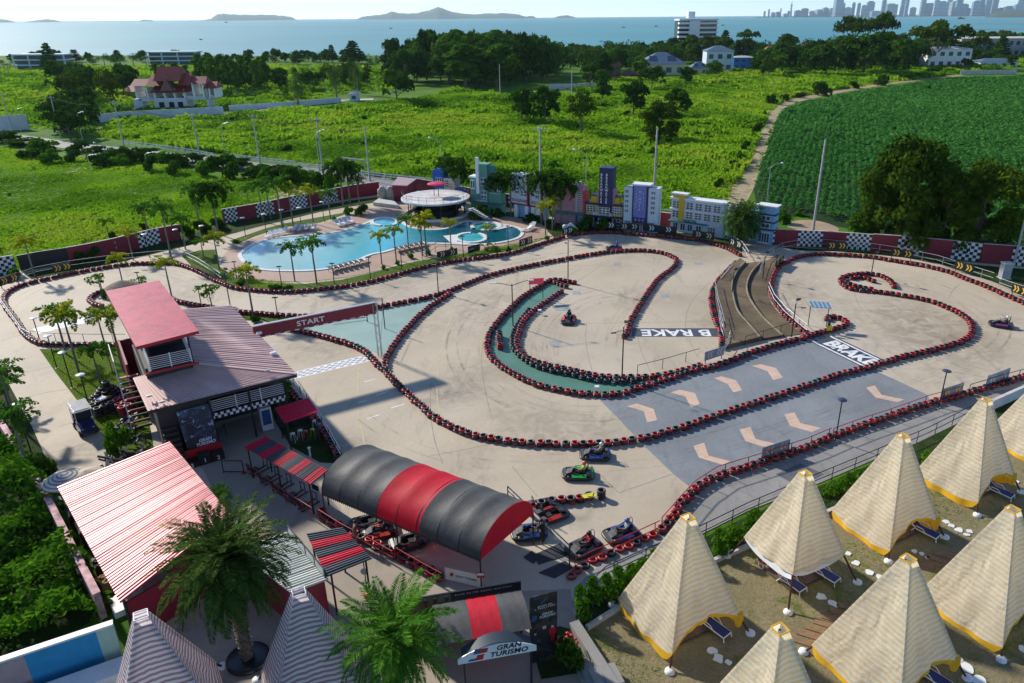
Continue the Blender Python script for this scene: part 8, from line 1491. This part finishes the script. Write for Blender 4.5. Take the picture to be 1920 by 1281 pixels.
p=G(322,205);k=proj(p)[2]/F_PX;vl=thing('gate_villa','grey gatehouse villa with tiered dark red gabled roofs and an arched bridge','villa',p,R(4));u=k;M_VR=mat('villa_red_tile_m',(.25,.035,.022),.6,var=.15,scale=.4);M_VG=mat('villa_grey_m',(.55,.58,.60),.8,var=.1,scale=.3)
def gable(x0,x1,y0,y1,z,h,nm='roof'):
 ym=(y0+y1)/2;MB().add([(x0-.6,y0-.8,z),(x1+.6,y0-.8,z),(x1+.2,ym,z+h),(x0-.2,ym,z+h),(x0-.6,y1+.8,z),(x1+.6,y1+.8,z)],[(0,1,2,3),(3,2,5,4),(0,3,4),(1,5,2)]).obj(nm,M_VR,vl,True)
mb=MB();mb.box((0,4,0),(58*u,8,20*u),0,0,True).box((-42*u,4,14*u),(34*u,5,7*u),0,0,True).box((50*u,4,16*u),(44*u,5,7*u),0,0,True).box((-62*u,4,0),(16*u,5,18*u),0,0,True).box((66*u,4,0),(4*u,5,40*u),0,0,True).box((78*u,4,18*u),(12*u,5,6*u),0,0,True);mb.obj('wall',M_VG,vl,True)
mb=MB();[mb.box((x*u,4,20*u),(2.4*u,7,h*u),0,0,True)for x,h in((-27,14),(-9,16),(9,16),(27,14),(-60,22),(-40,18),(44,26),(62,26),(73,16),(83,16))];mb.box((0,.6,35*u),(22*u,1,2.2*u));mb.obj('columns',M_WHITE,vl,True);mb=MB();[mb.box((x*u,-.05,3*u),(9*u,.2,10*u),0,0,True)for x in(-16,2,18)];mb.obj('doorways',M_DARK,vl,True)
gable(-28*u,30*u,0,9,30*u,14*u);gable(-34*u,-14*u,.5,9,42*u,18*u);gable(22*u,38*u,.5,9,42*u,20*u);gable(-20*u,22*u,.5,9.5,50*u,24*u);gable(-64*u,-32*u,1,7,42*u,11*u);gable(40*u,66*u,1,7,44*u,12*u);gable(-78*u,-62*u,1,7,32*u,9*u);gable(68*u,84*u,1,7,36*u,11*u);MB().add([(-12*u,-1.2,33*u),(12*u,-1.2,33*u),(0,-.8,54*u),(0,4,54*u),(-12*u,4,33*u),(12*u,4,33*u)],[(0,1,2),(0,2,3,4),(2,1,5,3)]).obj('front_gable',M_BRR,vl,True)
M_ISL=mat('island_forest_m',(.035,.06,.03),.95,var=.3,scale=.004,world=True);M_FAR=mat('far_shore_m',(.10,.10,.08),.95,var=.3,scale=.01,world=True)
def sea_pt(px,dist):d=cF*F_PX+cR*(px-CX)+cU*(CY-31);q=Vector((d.x,d.y,0)).normalized()*dist;return Vector((q.x,q.y,-10))
def island(name,prof,dist,label):
 P=[(sea_pt(x,dist),max(0.0,h)*dist/F_PX*1.08)for x,h in prof];Q=[]
 for(a,ha),(b_,hb)in zip(P[:-1],P[1:]):
  for i in range(4):f=i/4;Q.append((a.lerp(b_,f),ha+(hb-ha)*f+(hb+ha)*.04*random.uniform(-1,1)))
 Q.append(P[-1]);n=len(Q);mb=MB();vs=[]
 for q,h in Q:
  r=Vector((q.x,q.y,0)).normalized()
  for k,hh in((-1,0),(-.55,.55),(0,1),(.6,.5),(1.1,0)):vs.append((q.x+r.x*k*(250+h*3),q.y+r.y*k*(250+h*3),-10.2+h*hh))
 mb.add(vs,[(i*5+k,(i+1)*5+k,(i+1)*5+k+1,i*5+k+1)for i in range(n-1)for k in range(4)],0,True);tag(structure(mb.obj(name,M_ISL)),label)
island('island',[(665,0),(680,4.5),(700,6),(720,8),(735,11),(760,8.5),(785,9.5),(800,12),(822,17.5),(835,14),(850,10.5),(880,6.5),(920,8),(950,8),(975,5.5),(985,3),(998,4),(1008,0)],18000,'long island with a pointed summit on the horizon');island('island',[(1036,0),(1046,3),(1064,4.5),(1078,1.5),(1080,0)],18000,'tiny island right of the pointed one')
island('island',[(372,0),(395,3),(405,8),(420,9.5),(460,8),(500,8),(530,6.5),(548,4),(556,0)],19000,'long low island on the left horizon');island('island',[(256,0),(268,2.5),(282,2),(288,0)],19000,'tiny low island on the left horizon');island('island',[(40,0),(60,2),(85,4),(100,3),(114,0)],19000,'low island near the left picture edge');island('island',[(-30,2),(0,4),(15,3),(28,0)],19000,'low island cut by the left picture edge')
CD=13000.0;P=[sea_pt(x,CD)for x in(1416,1500,1600,1700,1850,2060)];Q=[sea_pt(x,CD+1800)for x in(1416,1500,1600,1700,1850,2060)];structure(MB().prism(P+Q[::-1],-11,-4).obj('far_shore',M_FAR));structure(MB().prism([sea_pt(x,3600)for x in(1800,1860,2100)]+[sea_pt(x,3680)for x in(2100,1800)],-10.5,-9.2).obj('sandbar',M_DIRT));structure(MB().prism([sea_pt(x,2300)for x in(1820,1860,2100)]+[sea_pt(x,2340)for x in(2100,1820)],-10.5,-9.2).obj('sandbar',M_DIRT))
m,t,b,new,link=_nodes('city_m');co=coords(t,False);sx=new('ShaderNodeSeparateXYZ');link(co,sx.inputs[0]);oi=new('ShaderNodeObjectInfo');c=mixc(t,oi.outputs['Random'],(.05,.16,.27),(.42,.52,.58));link(mixc(t,math_(t,'GREATER_THAN',math_(t,'FRACT',math_(t,'MULTIPLY',sx.outputs[2],.055)),.6),c,(.08,.11,.15)),b.inputs['Base Color']);b.inputs['Roughness'].default_value=.5;M_CITY=m  # blue of distant haze is put into the block colours
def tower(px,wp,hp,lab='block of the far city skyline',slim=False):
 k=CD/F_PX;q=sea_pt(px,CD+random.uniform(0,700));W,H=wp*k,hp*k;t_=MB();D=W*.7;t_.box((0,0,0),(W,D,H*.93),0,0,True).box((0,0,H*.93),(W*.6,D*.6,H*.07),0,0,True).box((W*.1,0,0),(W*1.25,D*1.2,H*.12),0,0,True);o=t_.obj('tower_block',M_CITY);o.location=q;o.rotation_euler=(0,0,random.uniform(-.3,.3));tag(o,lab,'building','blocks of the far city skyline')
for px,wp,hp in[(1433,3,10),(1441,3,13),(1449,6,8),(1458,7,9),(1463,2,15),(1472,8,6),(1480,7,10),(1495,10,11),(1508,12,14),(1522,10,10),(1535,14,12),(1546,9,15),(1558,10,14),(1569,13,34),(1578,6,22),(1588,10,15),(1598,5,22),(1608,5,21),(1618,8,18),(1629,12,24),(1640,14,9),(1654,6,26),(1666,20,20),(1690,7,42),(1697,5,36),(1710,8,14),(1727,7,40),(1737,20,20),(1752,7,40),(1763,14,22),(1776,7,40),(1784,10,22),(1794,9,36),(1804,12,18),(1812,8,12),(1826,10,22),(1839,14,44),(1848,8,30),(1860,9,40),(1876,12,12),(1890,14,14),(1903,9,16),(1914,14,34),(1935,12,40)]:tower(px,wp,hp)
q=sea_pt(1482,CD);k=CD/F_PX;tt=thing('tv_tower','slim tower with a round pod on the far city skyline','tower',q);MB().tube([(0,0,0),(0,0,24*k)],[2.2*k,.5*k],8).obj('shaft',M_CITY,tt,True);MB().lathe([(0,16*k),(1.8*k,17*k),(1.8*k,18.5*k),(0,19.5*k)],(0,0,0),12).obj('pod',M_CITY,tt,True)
hl=MB();island('headland',[(1845,0),(1862,6),(1885,9),(1915,8),(1940,5),(1960,0)],9000,'wooded headland before the far towers')
for px,py,lab in((1169,52,'dark fishing boat on the pale sea, left of two'),(1230,50,'dark fishing boat on the pale sea, left of the apartment tower'),(1355,48,'dark boat right of the apartment tower'),(377,75,'small dark boat on the bright sea at the left'),(733,54,'tiny boat above the dense wood'),(1802,36,'long low barge before the city'),(424,43,'tiny boat below the long low island')):
 v=cF*F_PX+cR*(px-CX)+cU*(CY-py);t0=(-10-CAMH)/v.z;q=Vector((v.x*t0,v.y*t0,-10));L=5.5*v.length*t0/F_PX*.5*(2 if px==1802 else 1);bt=thing('boat',lab,'boat',q);MB().add([(-L,-L*.2,L*.3),(L*.8,-L*.22,L*.28),(L*1.2,0,L*.4),(L*.8,L*.22,L*.28),(-L,L*.2,L*.3),(-L*.8,0,-.2),(L*.9,0,-.2)],[(0,1,6,5),(1,2,6),(2,3,6),(3,4,5,6),(4,0,5),(0,4,3,2,1)]).obj('hull',M_CHARC,bt,True);MB().box((-L*.3,0,L*.28),(L*.6,L*.25,L*.3),0,0,True).tube([(L*.3,0,L*.25),(L*.3,0,L*.9)],L*.03,4).obj('cabin',M_CHARC,bt,True)
